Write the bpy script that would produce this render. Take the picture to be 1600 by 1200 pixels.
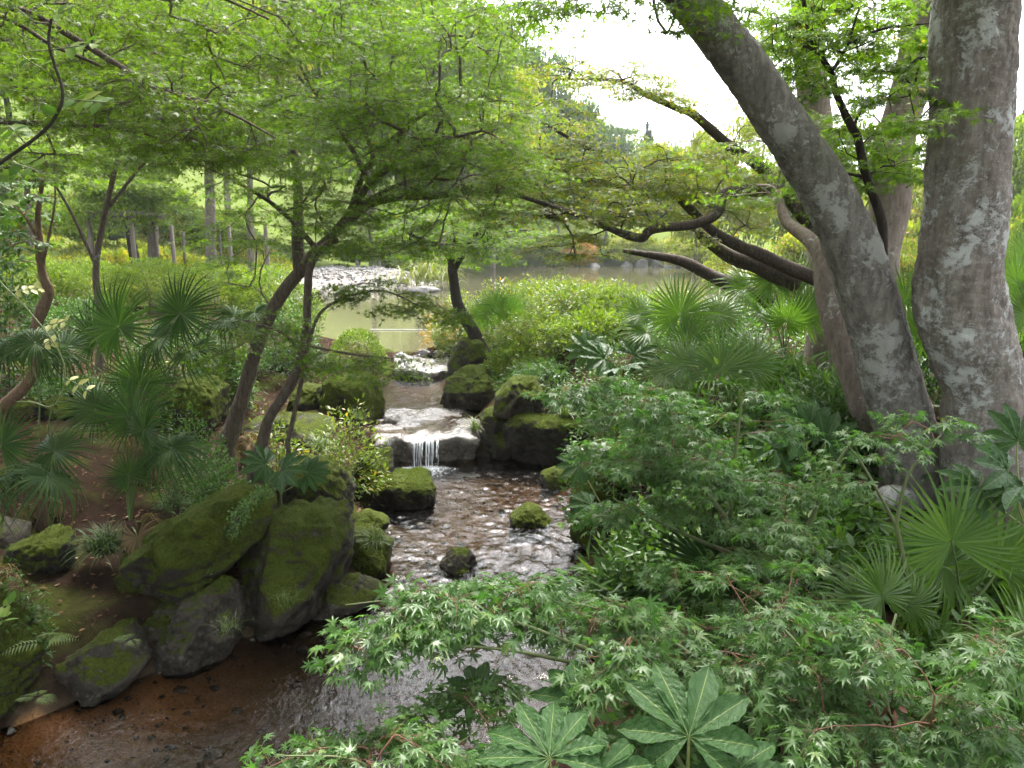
import bpy, math, random
import numpy as np
from mathutils import Matrix, Vector

# ------------------------------------------------------------------ camera, sky, sun, exposure
for _o in list(bpy.data.objects):
    bpy.data.objects.remove(_o)
scene = bpy.context.scene
COL = scene.collection
CAM_H = 3.0
PITCH = math.radians(11.1)
FPX = 1142.0
cam_d = bpy.data.cameras.new('camera')
cam_d.sensor_width = 36.0
cam_d.lens = 36.0 * FPX / 1600.0
cam_d.clip_start = 0.05
cam_d.clip_end = 3000.0
cam = bpy.data.objects.new('camera', cam_d)
cam.location = (0, 0, CAM_H)
cam.rotation_euler = (math.radians(90) - PITCH, 0, 0)
COL.objects.link(cam)
scene.camera = cam

SUN_EL, SUN_AZ = math.radians(60), math.radians(8)      # azimuth from +Y (away from camera) towards +X
world = bpy.data.worlds.new('World')
scene.world = world
world.use_nodes = True
wn = world.node_tree
wn.nodes.clear()
w_out = wn.nodes.new('ShaderNodeOutputWorld')
w_bg = wn.nodes.new('ShaderNodeBackground')
w_sky = wn.nodes.new('ShaderNodeTexSky')
w_sky.sky_type = 'NISHITA'
w_sky.sun_disc = False
w_sky.sun_elevation = SUN_EL
w_sky.sun_rotation = SUN_AZ
w_sky.air_density = 1.0
w_sky.dust_density = 4.0
w_sky.ozone_density = 1.0
w_hs = wn.nodes.new('ShaderNodeHueSaturation')           # thin even overcast: the whole sky is paler
w_hs.inputs['Saturation'].default_value = 0.30
w_bg.inputs['Strength'].default_value = 0.135
wn.links.new(w_sky.outputs[0], w_hs.inputs['Color'])
wn.links.new(w_hs.outputs[0], w_bg.inputs['Color'])
wn.links.new(w_bg.outputs[0], w_out.inputs['Surface'])

sun_d = bpy.data.lights.new('sun', 'SUN')
sun_d.energy = 1.5
sun_d.angle = math.radians(14)
sun_d.color = (1.0, 0.96, 0.9)
sun = bpy.data.objects.new('sun', sun_d)
_sd = Vector((math.sin(SUN_AZ) * math.cos(SUN_EL), math.cos(SUN_AZ) * math.cos(SUN_EL), math.sin(SUN_EL)))
sun.rotation_euler = (-_sd).to_track_quat('-Z', 'Y').to_euler()
sun.location = (0, 0, 40)
COL.objects.link(sun)

scene.view_settings.view_transform = 'Standard'
scene.view_settings.look = 'None'
scene.view_settings.exposure = 2.95
scene.view_settings.gamma = 1.0
scene.view_settings.use_curve_mapping = False
cy = scene.cycles
cy.max_bounces = 6
cy.diffuse_bounces = 3
cy.glossy_bounces = 3
cy.transmission_bounces = 5
cy.transparent_max_bounces = 8
cy.volume_bounces = 0
cy.caustics_reflective = False
cy.caustics_refractive = False
cy.use_denoising = True
cy.use_adaptive_sampling = True
cy.adaptive_threshold = 0.035
cy.sample_clamp_indirect = 6.0

# ------------------------------------------------------------------ helpers
RNG = np.random.default_rng(11)
_F = np.array([0, math.cos(PITCH), -math.sin(PITCH)])
_U = np.array([0, math.sin(PITCH), math.cos(PITCH)])
_R = np.array([1.0, 0, 0])
CAMP = np.array([0, 0, CAM_H])


def ray(x, y):
    return _F + _R * ((x - 800) / FPX) + _U * ((600 - y) / FPX)


def at(x, y, Y):
    d = ray(x, y)
    return CAMP + d * (Y / d[1])


def atz(x, y, z):
    d = ray(x, y)
    return CAMP + d * ((z - CAM_H) / d[2])


def px(n, Y):
    return n * Y / FPX


def _hash(i, j, k, s):
    h = (i * 374761393 + j * 668265263 + k * 2147483647 + s * 1274126177) & 0xFFFFFFFF
    h = ((h ^ (h >> 13)) * 1274126177) & 0xFFFFFFFF
    h = (h ^ (h >> 16)) & 0xFFFF
    return h / 32767.5 - 1.0


def vnoise(p, seed=0):
    p = np.asarray(p, float)
    i = np.floor(p).astype(np.int64)
    f = p - i
    f = f * f * f * (f * (f * 6 - 15) + 10)
    r = 0
    for a in (0, 1):
        wx = f[:, 0] if a else 1 - f[:, 0]
        for b in (0, 1):
            wy = f[:, 1] if b else 1 - f[:, 1]
            for c in (0, 1):
                wz = f[:, 2] if c else 1 - f[:, 2]
                r = r + wx * wy * wz * _hash(i[:, 0] + a, i[:, 1] + b, i[:, 2] + c, seed)
    return r


def fbm(p, octv=4, seed=0, gain=0.5):
    p = np.asarray(p, float)
    r, amp, fr = 0, 1.0, 1.0
    for o in range(octv):
        r = r + amp * vnoise(p * fr, seed + o * 17)
        amp *= gain
        fr *= 2.03
    return r


def nrm(v):
    v = np.asarray(v, float)
    return v / np.maximum(np.linalg.norm(v, axis=-1, keepdims=True), 1e-9)


def mesh_np(name, verts, faces, rnd=None, uv=None, smooth=True, extra=None):
    """faces: list of int arrays (M,k); rnd: per-vertex float attribute"""
    me = bpy.data.meshes.new(name)
    verts = np.asarray(verts, np.float32)
    faces = [np.asarray(f, np.int32) for f in faces if len(f)]
    loops = np.concatenate([f.ravel() for f in faces])
    tot = np.concatenate([np.full(len(f), f.shape[1], np.int32) for f in faces])
    start = np.concatenate([[0], np.cumsum(tot)[:-1]]).astype(np.int32)
    me.vertices.add(len(verts))
    me.vertices.foreach_set('co', verts.ravel())
    me.loops.add(len(loops))
    me.loops.foreach_set('vertex_index', loops)
    me.polygons.add(len(tot))
    me.polygons.foreach_set('loop_start', start)
    if smooth:
        me.polygons.foreach_set('use_smooth', np.ones(len(tot), bool))
    me.update(calc_edges=True)
    if rnd is not None:
        a = me.attributes.new('rnd', 'FLOAT', 'POINT')
        a.data.foreach_set('value', np.asarray(rnd, np.float32))
    if extra:
        for k, v in extra.items():
            a = me.attributes.new(k, 'FLOAT', 'POINT')
            a.data.foreach_set('value', np.asarray(v, np.float32))
    if uv is not None:
        l = me.uv_layers.new(name='UVMap')
        l.data.foreach_set('uv', np.asarray(uv, np.float32)[loops].ravel())
    return me


def obj(name, me, mat=None, parent=None, loc=None, stuff=False):
    o = bpy.data.objects.new(name, me)
    if mat is not None and me is not None and not me.materials:
        me.materials.append(mat)
    COL.objects.link(o)
    if parent is not None:
        o.parent = parent
    if loc is not None:
        o.location = loc
    if stuff:
        o['kind'] = 'stuff'
    return o


def tag(o, label=None, cat=None, group=None, kind=None):
    if label: o['label'] = label
    if cat: o['category'] = cat
    if group: o['group'] = group
    if kind: o['kind'] = kind
    return o


def thing(name, label, cat, loc=(0, 0, 0), group=None):
    o = bpy.data.objects.new(name, None)
    o.empty_display_size = 0.1
    COL.objects.link(o)
    o.location = loc
    return tag(o, label, cat, group)


class MB:
    def __init__(self):
        self.v, self.f3, self.f4, self.r, self.n = [], [], [], [], 0

    def add(self, v, f, rnd=0.5):
        v = np.asarray(v, float)
        f = np.asarray(f, np.int64)
        (self.f3 if f.shape[1] == 3 else self.f4).append(f + self.n)
        self.v.append(v)
        self.r.append(np.full(len(v), rnd) if np.isscalar(rnd) else rnd)
        self.n += len(v)
        return self

    def build(self, name, mat, parent=None, origin=None, stuff=False, smooth=True):
        v = np.concatenate(self.v)
        if origin is not None:
            v = v - np.asarray(origin)
        fs = []
        if self.f3: fs.append(np.concatenate(self.f3))
        if self.f4: fs.append(np.concatenate(self.f4))
        me = mesh_np(name, v, fs, np.concatenate(self.r), smooth=smooth)
        return obj(name, me, mat, parent, stuff=stuff)


def catmull(P, n=6):
    P = np.asarray(P, float)
    if len(P) < 3:
        t = np.linspace(0, 1, n + 1)[:, None]
        return P[0] * (1 - t) + P[-1] * t
    Q = np.vstack([2 * P[0] - P[1], P, 2 * P[-1] - P[-2]])
    out = []
    for i in range(1, len(Q) - 2):
        p0, p1, p2, p3 = Q[i - 1], Q[i], Q[i + 1], Q[i + 2]
        for t in np.linspace(0, 1, n, endpoint=False):
            out.append(0.5 * ((2 * p1) + (-p0 + p2) * t + (2 * p0 - 5 * p1 + 4 * p2 - p3) * t * t + (-p0 + 3 * p1 - 3 * p2 + p3) * t ** 3))
    out.append(Q[-2])
    return np.array(out)


def tube(P, R, sides=8, cap=True):
    P = np.asarray(P, float)
    R = np.broadcast_to(np.asarray(R, float), (len(P),))
    T = nrm(np.gradient(P, axis=0))
    up = np.array([0, 0, 1.0]) if abs(T[0][2]) < 0.9 else np.array([1.0, 0, 0])
    N = np.zeros_like(P)
    n = nrm(np.cross(np.cross(T[0], up), T[0]))
    for i in range(len(P)):
        n = n - T[i] * np.dot(n, T[i])
        n = n / max(np.linalg.norm(n), 1e-9)
        N[i] = n
    B = np.cross(T, N)
    a = np.linspace(0, 2 * np.pi, sides, endpoint=False)
    V = P[:, None] + R[:, None, None] * (np.cos(a)[None, :, None] * N[:, None] + np.sin(a)[None, :, None] * B[:, None])
    V = V.reshape(-1, 3)
    i = np.arange(len(P) - 1)[:, None] * sides
    k = np.arange(sides)[None, :]
    k2 = (k + 1) % sides
    Fq = np.stack([i + k, i + k2, i + sides + k2, i + sides + k], -1).reshape(-1, 4)
    return V, Fq


def instance(tmpl, pos, t, n, scale, rnd):
    """tmpl (verts, faces): place along tip direction t with normal n"""
    tv, tf = tmpl
    t = nrm(t)
    n = nrm(n - t * np.sum(n * t, 1, keepdims=True))
    b = np.cross(n, t)
    K, N = len(pos), len(tv)
    sc = np.asarray(scale).reshape(-1, 1, 1) * np.ones((K, 1, 1))
    V = pos[:, None] + sc * (tv[None, :, 0:1] * t[:, None] + tv[None, :, 1:2] * b[:, None] + tv[None, :, 2:3] * n[:, None])
    Fc = (tf[None] + (np.arange(K) * N)[:, None, None]).reshape(-1, tf.shape[1])
    return V.reshape(-1, 3), Fc, np.repeat(rnd, N)


# ------------------------------------------------------------------ leaf templates (base at origin, tip +X, normal +Z, length 1)
def maple_leaf(lobes=7, detail=True):
    ang = np.radians(np.linspace(-128, 128, lobes))
    ln = np.interp(np.abs(np.degrees(ang)), [0, 45, 90, 128], [0.72, 0.64, 0.46, 0.26])
    c = np.array([0.28, 0, 0])
    V, Fc = [c], []
    nidx = []
    for i in range(lobes + 1):                             # notches
        a = ang[0] - 0.35 if i == 0 else (ang[-1] + 0.35 if i == lobes else 0.5 * (ang[i - 1] + ang[i]))
        r = 0.08 if i in (0, lobes) else 0.15
        V.append(c + r * np.array([math.cos(a), math.sin(a), 0.02]))
        nidx.append(len(V) - 1)
    for i in range(lobes):
        a, l = ang[i], ln[i]
        if detail:
            w = 0.062 * l / 0.7 + 0.016
            d = np.array([math.cos(a), math.sin(a), 0])
            s = np.array([-math.sin(a), math.cos(a), 0])
            m = c + d * l * 0.5
            V += [m - s * w + [0, 0, 0.02], m + s * w + [0, 0, 0.02], c + d * l + [0, 0, -0.22 * l], c + d * l * 0.5 + [0, 0, -0.03]]
            k = len(V) - 4
            Fc += [[0, nidx[i], k + 3], [nidx[i], k, k + 3], [0, k + 3, nidx[i + 1]], [nidx[i + 1], k + 3, k + 1],
                   [k, k + 2, k + 3], [k + 3, k + 2, k + 1]]
        else:
            V.append(c + l * np.array([math.cos(a), math.sin(a), -0.12]))
            k = len(V) - 1
            Fc += [[0, nidx[i], k], [0, k, nidx[i + 1]]]
    V.append(np.array([0, 0.006, 0])); V.append(np.array([0, -0.006, 0]))
    Fc += [[0, len(V) - 2, len(V) - 1]]
    return np.array(V, float), np.array(Fc)


MAPLE_HI = maple_leaf(7, True)
MAPLE_MID = maple_leaf(5, False)
OVAL = (np.array([[0, 0, 0], [0.3, 0.19, 0.03], [0.3, 0, -0.02], [0.3, -0.19, 0.03], [0.68, 0.17, 0.02], [0.68, 0, -0.04], [0.68, -0.17, 0.02], [1, 0, -0.12]]),
        np.array([[0, 2, 1], [0, 3, 2], [1, 2, 5], [1, 5, 4], [2, 3, 6], [2, 6, 5], [4, 5, 7], [5, 6, 7]]))
DIAMOND = (np.array([[0, 0, 0], [0.5, 0.3, 0.05], [1, 0, -0.1], [0.5, -0.3, 0.05]]), np.array([[0, 1, 2], [0, 2, 3]]))
LANCE = (np.array([[0, 0, 0], [0.35, 0.085, 0.03], [0.35, 0, 0.0], [0.35, -0.085, 0.03], [1, 0, -0.22]]),
         np.array([[0, 2, 1], [0, 3, 2], [1, 2, 4], [2, 3, 4]]))
BLADE = (np.array([[0, 0.018, 0], [0, -0.018, 0], [0.45, 0.015, 0.02], [0.45, -0.015, 0.02], [0.8, 0.009, -0.07], [0.8, -0.009, -0.07], [1, 0, -0.2]]),
         np.array([[0, 1, 3], [0, 3, 2], [2, 3, 5], [2, 5, 4], [4, 5, 6]]))
TUFT = (np.array([[0, 0.08, 0], [0, -0.08, 0], [1, 0, 0]]), np.array([[0, 1, 2]]))


# ------------------------------------------------------------------ materials
def new_mat(name):
    m = bpy.data.materials.new(name)
    m.use_nodes = True
    nt = m.node_tree
    nt.nodes.clear()
    return m, nt, nt.nodes, nt.links


def ramp(nodes, stops):
    r = nodes.new('ShaderNodeValToRGB')
    e = r.color_ramp.elements
    while len(e) < len(stops):
        e.new(0.5)
    for el, (p, c) in zip(e, stops):
        el.position = p
        el.color = (c[0], c[1], c[2], 1)
    return r


def leaf_mat(name, stops, trans=0.4, rough=0.4, spec=0.4, tcol=(1.25, 1.5, 0.45), bump=0.0, vein=False):
    m, nt, N, L = new_mat(name)
    out = N.new('ShaderNodeOutputMaterial')
    at_ = N.new('ShaderNodeAttribute'); at_.attribute_name = 'rnd'
    rp = ramp(N, stops)
    L.new(at_.outputs['Fac'], rp.inputs['Fac'])
    p = N.new('ShaderNodeBsdfPrincipled')
    p.inputs['Roughness'].default_value = rough
    p.inputs['Specular IOR Level'].default_value = spec
    L.new(rp.outputs[0], p.inputs['Base Color'])
    t = N.new('ShaderNodeBsdfTranslucent')
    mul = N.new('ShaderNodeMix'); mul.data_type = 'RGBA'; mul.blend_type = 'MULTIPLY'
    mul.inputs['Factor'].default_value = 1.0
    L.new(rp.outputs[0], mul.inputs['A'])
    mul.inputs['B'].default_value = (*tcol, 1)
    mul.clamp_result = False
    L.new(mul.outputs['Result'], t.inputs['Color'])
    mx = N.new('ShaderNodeMixShader'); mx.inputs[0].default_value = trans
    L.new(p.outputs[0], mx.inputs[1]); L.new(t.outputs[0], mx.inputs[2])
    if bump:
        nz = N.new('ShaderNodeTexNoise'); nz.inputs['Scale'].default_value = 90
        g = N.new('ShaderNodeNewGeometry')
        L.new(g.outputs['Position'], nz.inputs['Vector'])
        bp = N.new('ShaderNodeBump'); bp.inputs['Strength'].default_value = bump; bp.inputs['Distance'].default_value = 0.01
        L.new(nz.outputs[0], bp.inputs['Height']); L.new(bp.outputs[0], p.inputs['Normal'])
    L.new(mx.outputs[0], out.inputs['Surface'])
    return m


M = {}
M['maple'] = leaf_mat('maple_leaf', [(0, (0.055, 0.10, 0.014)), (0.55, (0.095, 0.152, 0.020)), (0.9, (0.148, 0.198, 0.025)), (1, (0.24, 0.19, 0.025))], 0.58, 0.5, 0.2)
M['maple_dark'] = leaf_mat('maple_leaf_dark', [(0, (0.05, 0.085, 0.013)), (0.6, (0.085, 0.13, 0.016)), (1, (0.13, 0.17, 0.02))], 0.56, 0.5, 0.2)
M['maple_yellow'] = leaf_mat('maple_leaf_yellow', [(0, (0.07, 0.11, 0.02)), (0.5, (0.13, 0.16, 0.025)), (0.85, (0.24, 0.19, 0.03)), (1, (0.32, 0.16, 0.04))], 0.58, 0.45, 0.3)
M['maple_wet'] = leaf_mat('maple_leaf_wet', [(0, (0.05, 0.105, 0.028)), (0.6, (0.078, 0.15, 0.038)), (0.93, (0.115, 0.185, 0.042)), (1, (0.14, 0.20, 0.045))], 0.45, 0.34, 0.32, tcol=(1.05, 1.5, 0.55))
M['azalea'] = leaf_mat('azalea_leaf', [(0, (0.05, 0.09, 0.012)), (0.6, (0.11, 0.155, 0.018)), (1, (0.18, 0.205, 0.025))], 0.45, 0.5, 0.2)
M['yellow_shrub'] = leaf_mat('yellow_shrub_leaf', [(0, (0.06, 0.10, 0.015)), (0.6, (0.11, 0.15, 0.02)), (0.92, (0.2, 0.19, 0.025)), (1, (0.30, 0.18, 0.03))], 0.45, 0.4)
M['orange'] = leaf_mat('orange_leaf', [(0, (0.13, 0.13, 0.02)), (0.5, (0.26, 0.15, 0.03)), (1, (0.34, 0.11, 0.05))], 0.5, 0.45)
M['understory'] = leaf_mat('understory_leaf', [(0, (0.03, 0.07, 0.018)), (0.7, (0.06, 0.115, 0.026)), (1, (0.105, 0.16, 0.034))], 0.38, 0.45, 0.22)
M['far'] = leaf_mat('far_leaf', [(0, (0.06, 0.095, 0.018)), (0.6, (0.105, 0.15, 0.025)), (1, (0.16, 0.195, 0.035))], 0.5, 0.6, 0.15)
M['far_yellow'] = leaf_mat('far_leaf_yellow', [(0, (0.10, 0.13, 0.025)), (0.6, (0.18, 0.195, 0.03)), (1, (0.32, 0.23, 0.045))], 0.5, 0.6, 0.15)
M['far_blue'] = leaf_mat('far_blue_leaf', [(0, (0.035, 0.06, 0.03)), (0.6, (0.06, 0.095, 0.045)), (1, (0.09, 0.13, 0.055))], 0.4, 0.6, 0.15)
M['conifer'] = leaf_mat('conifer_needle', [(0, (0.02, 0.045, 0.022)), (1, (0.05, 0.085, 0.035))], 0.2, 0.6, 0.3)
M['palm'] = leaf_mat('palm_blade', [(0, (0.018, 0.042, 0.012)), (0.6, (0.032, 0.066, 0.016)), (1, (0.06, 0.095, 0.022))], 0.30, 0.45, 0.10)
M['palm_bright'] = leaf_mat('palm_blade_bright', [(0, (0.05, 0.10, 0.018)), (0.6, (0.075, 0.14, 0.025)), (1, (0.11, 0.17, 0.03))], 0.42, 0.38, 0.32)
M['palm_dead'] = leaf_mat('palm_blade_dead', [(0, (0.06, 0.04, 0.022)), (1, (0.17, 0.12, 0.07))], 0.2, 0.8, 0.1)
M['grass'] = leaf_mat('grass_blade', [(0, (0.02, 0.04, 0.01)), (1, (0.05, 0.08, 0.02))], 0.3, 0.5, 0.15)
M['sedge'] = leaf_mat('sedge_blade', [(0, (0.05, 0.09, 0.015)), (1, (0.12, 0.16, 0.03))], 0.35, 0.4)
M['reed'] = leaf_mat('reed_blade', [(0, (0.11, 0.14, 0.03)), (1, (0.22, 0.21, 0.07))], 0.35, 0.5)
M['moss'] = leaf_mat('moss_tuft', [(0, (0.04, 0.07, 0.008)), (0.6, (0.075, 0.11, 0.012)), (1, (0.13, 0.15, 0.018))], 0.3, 0.8, 0.1)
M['litter'] = leaf_mat('litter_leaf', [(0, (0.05, 0.028, 0.016)), (0.6, (0.10, 0.055, 0.03)), (0.9, (0.17, 0.11, 0.06)), (1, (0.26, 0.21, 0.15))], 0.1, 0.8, 0.1)
M['wisteria'] = leaf_mat('wisteria_leaflet', [(0, (0.05, 0.10, 0.018)), (0.7, (0.09, 0.15, 0.025)), (1, (0.15, 0.19, 0.04))], 0.5, 0.55, 0.15)
M['wisteria_pale'] = leaf_mat('wisteria_pale_leaflet', [(0, (0.17, 0.19, 0.06)), (1, (0.30, 0.28, 0.10))], 0.45, 0.45)
M['pink'] = leaf_mat('pink_petal', [(0, (0.45, 0.10, 0.22)), (1, (0.6, 0.2, 0.32))], 0.3, 0.5)


def tex_coord(N, L, scale=1.0, stretch=None, obj_space=True):
    tc = N.new('ShaderNodeTexCoord')
    mp = N.new('ShaderNodeMapping')
    s = stretch or (scale, scale, scale)
    mp.inputs['Scale'].default_value = s
    L.new(tc.outputs['Object'], mp.inputs['Vector'])
    return mp.outputs[0]


def noise(N, L, vec, scale, detail=5, rough=0.55, dist=0.0):
    n = N.new('ShaderNodeTexNoise')
    n.inputs['Scale'].default_value = scale
    n.inputs['Detail'].default_value = detail
    n.inputs['Roughness'].default_value = rough
    n.inputs['Distortion'].default_value = dist
    L.new(vec, n.inputs['Vector'])
    return n.outputs['Fac']


def mixc(N, L, fac, a, b):
    m = N.new('ShaderNodeMix'); m.data_type = 'RGBA'
    if hasattr(fac, 'node'): L.new(fac, m.inputs['Factor'])
    else: m.inputs['Factor'].default_value = fac
    for s, v in (('A', a), ('B', b)):
        if hasattr(v, 'node'): L.new(v, m.inputs[s])
        else: m.inputs[s].default_value = (*v, 1)
    return m.outputs['Result']


def maprange(N, L, v, a, b, c=0.0, d=1.0):
    m = N.new('ShaderNodeMapRange')
    m.inputs['From Min'].default_value = a; m.inputs['From Max'].default_value = b
    m.inputs['To Min'].default_value = c; m.inputs['To Max'].default_value = d
    L.new(v, m.inputs['Value'])
    return m.outputs[0]


def mth(N, L, op, a, b):
    m = N.new('ShaderNodeMath'); m.operation = op
    for i, v in enumerate((a, b)):
        if hasattr(v, 'node'): L.new(v, m.inputs[i])
        else: m.inputs[i].default_value = v
    return m.outputs[0]


def finish(N, L, col, rough, height=None, bstr=0.4, bdist=0.02, spec=0.3):
    p = N.new('ShaderNodeBsdfPrincipled')
    o = N.new('ShaderNodeOutputMaterial')
    if hasattr(col, 'node'): L.new(col, p.inputs['Base Color'])
    else: p.inputs['Base Color'].default_value = (*col, 1)
    if hasattr(rough, 'node'): L.new(rough, p.inputs['Roughness'])
    else: p.inputs['Roughness'].default_value = rough
    p.inputs['Specular IOR Level'].default_value = spec
    if height is not None:
        b = N.new('ShaderNodeBump')
        b.inputs['Strength'].default_value = bstr
        b.inputs['Distance'].default_value = bdist
        L.new(height, b.inputs['Height']); L.new(b.outputs[0], p.inputs['Normal'])
    L.new(p.outputs[0], o.inputs['Surface'])
    return p


def bark_mat(name, dark, light, lichen=(0.36, 0.37, 0.34), amount=0.5, scale=1.0, bstr=0.6):
    m, nt, N, L = new_mat(name)
    v = tex_coord(N, L, 1.0)
    vs = tex_coord(N, L, stretch=(9 * scale, 9 * scale, 2.2 * scale))
    vh = tex_coord(N, L, stretch=(3 * scale, 3 * scale, 16 * scale))
    n1 = noise(N, L, vs, 2.5, 8, 0.65)
    n2 = noise(N, L, v, 3.0, 4)
    n4 = noise(N, L, vh, 1.6, 5, 0.6, 0.6)
    base = mixc(N, L, maprange(N, L, n1, 0.3, 0.7), dark, light)
    base = mixc(N, L, maprange(N, L, n4, 0.55, 0.75, 0, 0.6), base, dark)
    # lichen: flaky patches with ragged edges, gathered where a larger noise is high, and fine specks
    n3 = noise(N, L, v, 10 * scale, 12, 0.80, 0.4)
    n5 = noise(N, L, v, 34 * scale, 6, 0.75)
    s1 = mth(N, L, 'ADD', n3, mth(N, L, 'MULTIPLY', n2, 0.7))
    lim = 1.02 - 0.16 * amount
    mask = maprange(N, L, s1, lim, lim + 0.05, 0, 0.9)
    spk = maprange(N, L, mth(N, L, 'ADD', n5, mth(N, L, 'MULTIPLY', n2, 0.35)), 0.80 - 0.12 * amount, 0.86 - 0.12 * amount, 0, 0.55)
    base = mixc(N, L, spk, base, tuple(0.75 * x for x in lichen))
    col = mixc(N, L, mask, base, lichen)
    mossm = maprange(N, L, noise(N, L, v, 1.3, 3), 0.60, 0.75, 0, 0.35)
    col = mixc(N, L, mossm, col, (0.06, 0.075, 0.035))
    h = mth(N, L, 'ADD', n1, mth(N, L, 'MULTIPLY', mask, 0.25))
    h = mth(N, L, 'ADD', h, mth(N, L, 'MULTIPLY', n4, 0.5))
    finish(N, L, col, 0.9, h, bstr, 0.02, 0.06)
    return m


M['bark_big'] = bark_mat('bark_lichen', (0.085, 0.071, 0.061), (0.26, 0.225, 0.195), (0.43, 0.43, 0.41), 0.72)
M['bark_lean'] = bark_mat('bark_lichen_grey', (0.07, 0.061, 0.054), (0.23, 0.207, 0.184), (0.33, 0.325, 0.30), 0.74)
M['bark_pale'] = bark_mat('bark_pale', (0.12, 0.095, 0.08), (0.26, 0.21, 0.175), (0.4, 0.39, 0.36), 0.25, 1.5)
M['bark_maple'] = bark_mat('bark_maple', (0.045, 0.036, 0.028), (0.14, 0.112, 0.088), (0.2, 0.2, 0.17), 0.15, 2.0)
M['bark_limb'] = bark_mat('bark_limb', (0.028, 0.022, 0.018), (0.09, 0.072, 0.058), (0.2, 0.2, 0.17), 0.3, 2.0)
M['bark_dark'] = bark_mat('bark_dark', (0.02, 0.016, 0.014), (0.055, 0.045, 0.038), (0.12, 0.12, 0.10), 0.05, 2.0)
M['bark_brown'] = bark_mat('bark_brown', (0.08, 0.05, 0.032), (0.22, 0.15, 0.10), (0.25, 0.22, 0.18), 0.15, 2.0)
M['bark_far'] = bark_mat('bark_far', (0.07, 0.058, 0.05), (0.17, 0.145, 0.12), (0.3, 0.3, 0.28), 0.3, 0.7)


def plain(name, col, rough=0.7, var=0.25, scale=20.0, spec=0.3, bstr=0.2):
    m, nt, N, L = new_mat(name)
    v = tex_coord(N, L, 1.0)
    n = noise(N, L, v, scale, 5)
    c = mixc(N, L, n, tuple(x * (1 - var) for x in col), tuple(min(1, x * (1 + var)) for x in col))
    finish(N, L, c, rough, n, bstr, 0.01, spec)
    return m


M['twig_red'] = plain('twig_red', (0.16, 0.075, 0.045), 0.5)
M['twig_green'] = plain('twig_green', (0.10, 0.12, 0.045), 0.5)
M['petiole'] = plain('petiole_green', (0.07, 0.11, 0.03), 0.4)
M['petiole_yellow'] = plain('petiole_yellow', (0.17, 0.19, 0.06), 0.4)
M['palm_fibre'] = plain('palm_fibre', (0.075, 0.045, 0.03), 0.9, 0.5, 60, 0.1, 0.8)
M['weathered_wood'] = plain('weathered_wood', (0.10, 0.083, 0.068), 0.8, 0.3, 14)
M['dark_wood'] = plain('dark_wood', (0.05, 0.04, 0.035), 0.8, 0.3, 14)
M['rail'] = plain('rail_metal', (0.42, 0.42, 0.40), 0.5, 0.15, 20)
M['dry_leaf'] = plain('dry_leaf', (0.10, 0.035, 0.02), 0.6, 0.4, 80)


def rock_mat(name, c0, c1, moss_lo=0.45, moss_amt=1.0, mc=((0.016, 0.027, 0.005), (0.072, 0.088, 0.011)), rough=0.75, spec=0.08):
    m, nt, N, L = new_mat(name)
    v = tex_coord(N, L, 1.0)
    n1 = noise(N, L, v, 5.0, 8, 0.65)
    n2 = noise(N, L, v, 2.2, 5, 0.6)
    n3 = noise(N, L, v, 45.0, 4, 0.7)
    st = mixc(N, L, maprange(N, L, n1, 0.3, 0.72), c0, c1)
    st = mixc(N, L, maprange(N, L, noise(N, L, v, 30, 4, 0.6), 0.56, 0.70, 0, 0.5), st, tuple(x * 1.9 for x in c1))
    g = N.new('ShaderNodeNewGeometry')
    sx = N.new('ShaderNodeSeparateXYZ'); L.new(g.outputs['Normal'], sx.inputs[0])
    k = mth(N, L, 'ADD', mth(N, L, 'MULTIPLY', sx.outputs['Z'], 0.55), mth(N, L, 'MULTIPLY', n2, 1.1))
    k = mth(N, L, 'ADD', k, mth(N, L, 'MULTIPLY', n1, 0.35))
    mask = mth(N, L, 'MULTIPLY', maprange(N, L, k, moss_lo + 0.42, moss_lo + 0.60), moss_amt)
    mo = mixc(N, L, maprange(N, L, mth(N, L, 'ADD', n3, mth(N, L, 'MULTIPLY', n1, 0.6)), 0.55, 1.05), mc[0], mc[1])
    col = mixc(N, L, mask, st, mo)
    h = mth(N, L, 'ADD', n1, mth(N, L, 'MULTIPLY', n3, mth(N, L, 'MULTIPLY', mask, 0.8)))
    rg = mth(N, L, 'ADD', rough - 0.1, mth(N, L, 'MULTIPLY', mask, 0.3))
    finish(N, L, col, rg, h, 0.9, 0.05, spec)
    return m


STONE0, STONE1 = (0.015, 0.013, 0.010), (0.058, 0.050, 0.039)
M['rock_moss'] = rock_mat('rock_full_moss', STONE0, STONE1, 0.12)
M['rock_half'] = rock_mat('rock_half_moss', STONE0, STONE1, 0.42)
M['rock_bare'] = rock_mat('rock_bare', STONE0, (0.075, 0.065, 0.052), 0.62)
M['rock_block'] = rock_mat('rock_block_moss_top', (0.010, 0.009, 0.007), (0.030, 0.026, 0.020), 0.50)
M['rock_top'] = rock_mat('rock_moss_top', (0.012, 0.011, 0.009), (0.035, 0.031, 0.025), 0.36)
M['stone_wet'] = rock_mat('stone_wet', (0.035, 0.03, 0.026), (0.13, 0.115, 0.10), 2.0, 0.0, rough=0.35, spec=0.4)
M['slab_wet'] = rock_mat('slab_wet', (0.07, 0.06, 0.052), (0.2, 0.18, 0.16), 2.0, 0.0, rough=0.30, spec=0.5)
M['stone_pale'] = rock_mat('stone_pale', (0.10, 0.095, 0.09), (0.25, 0.24, 0.225), 2.0, 0.0)


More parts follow.
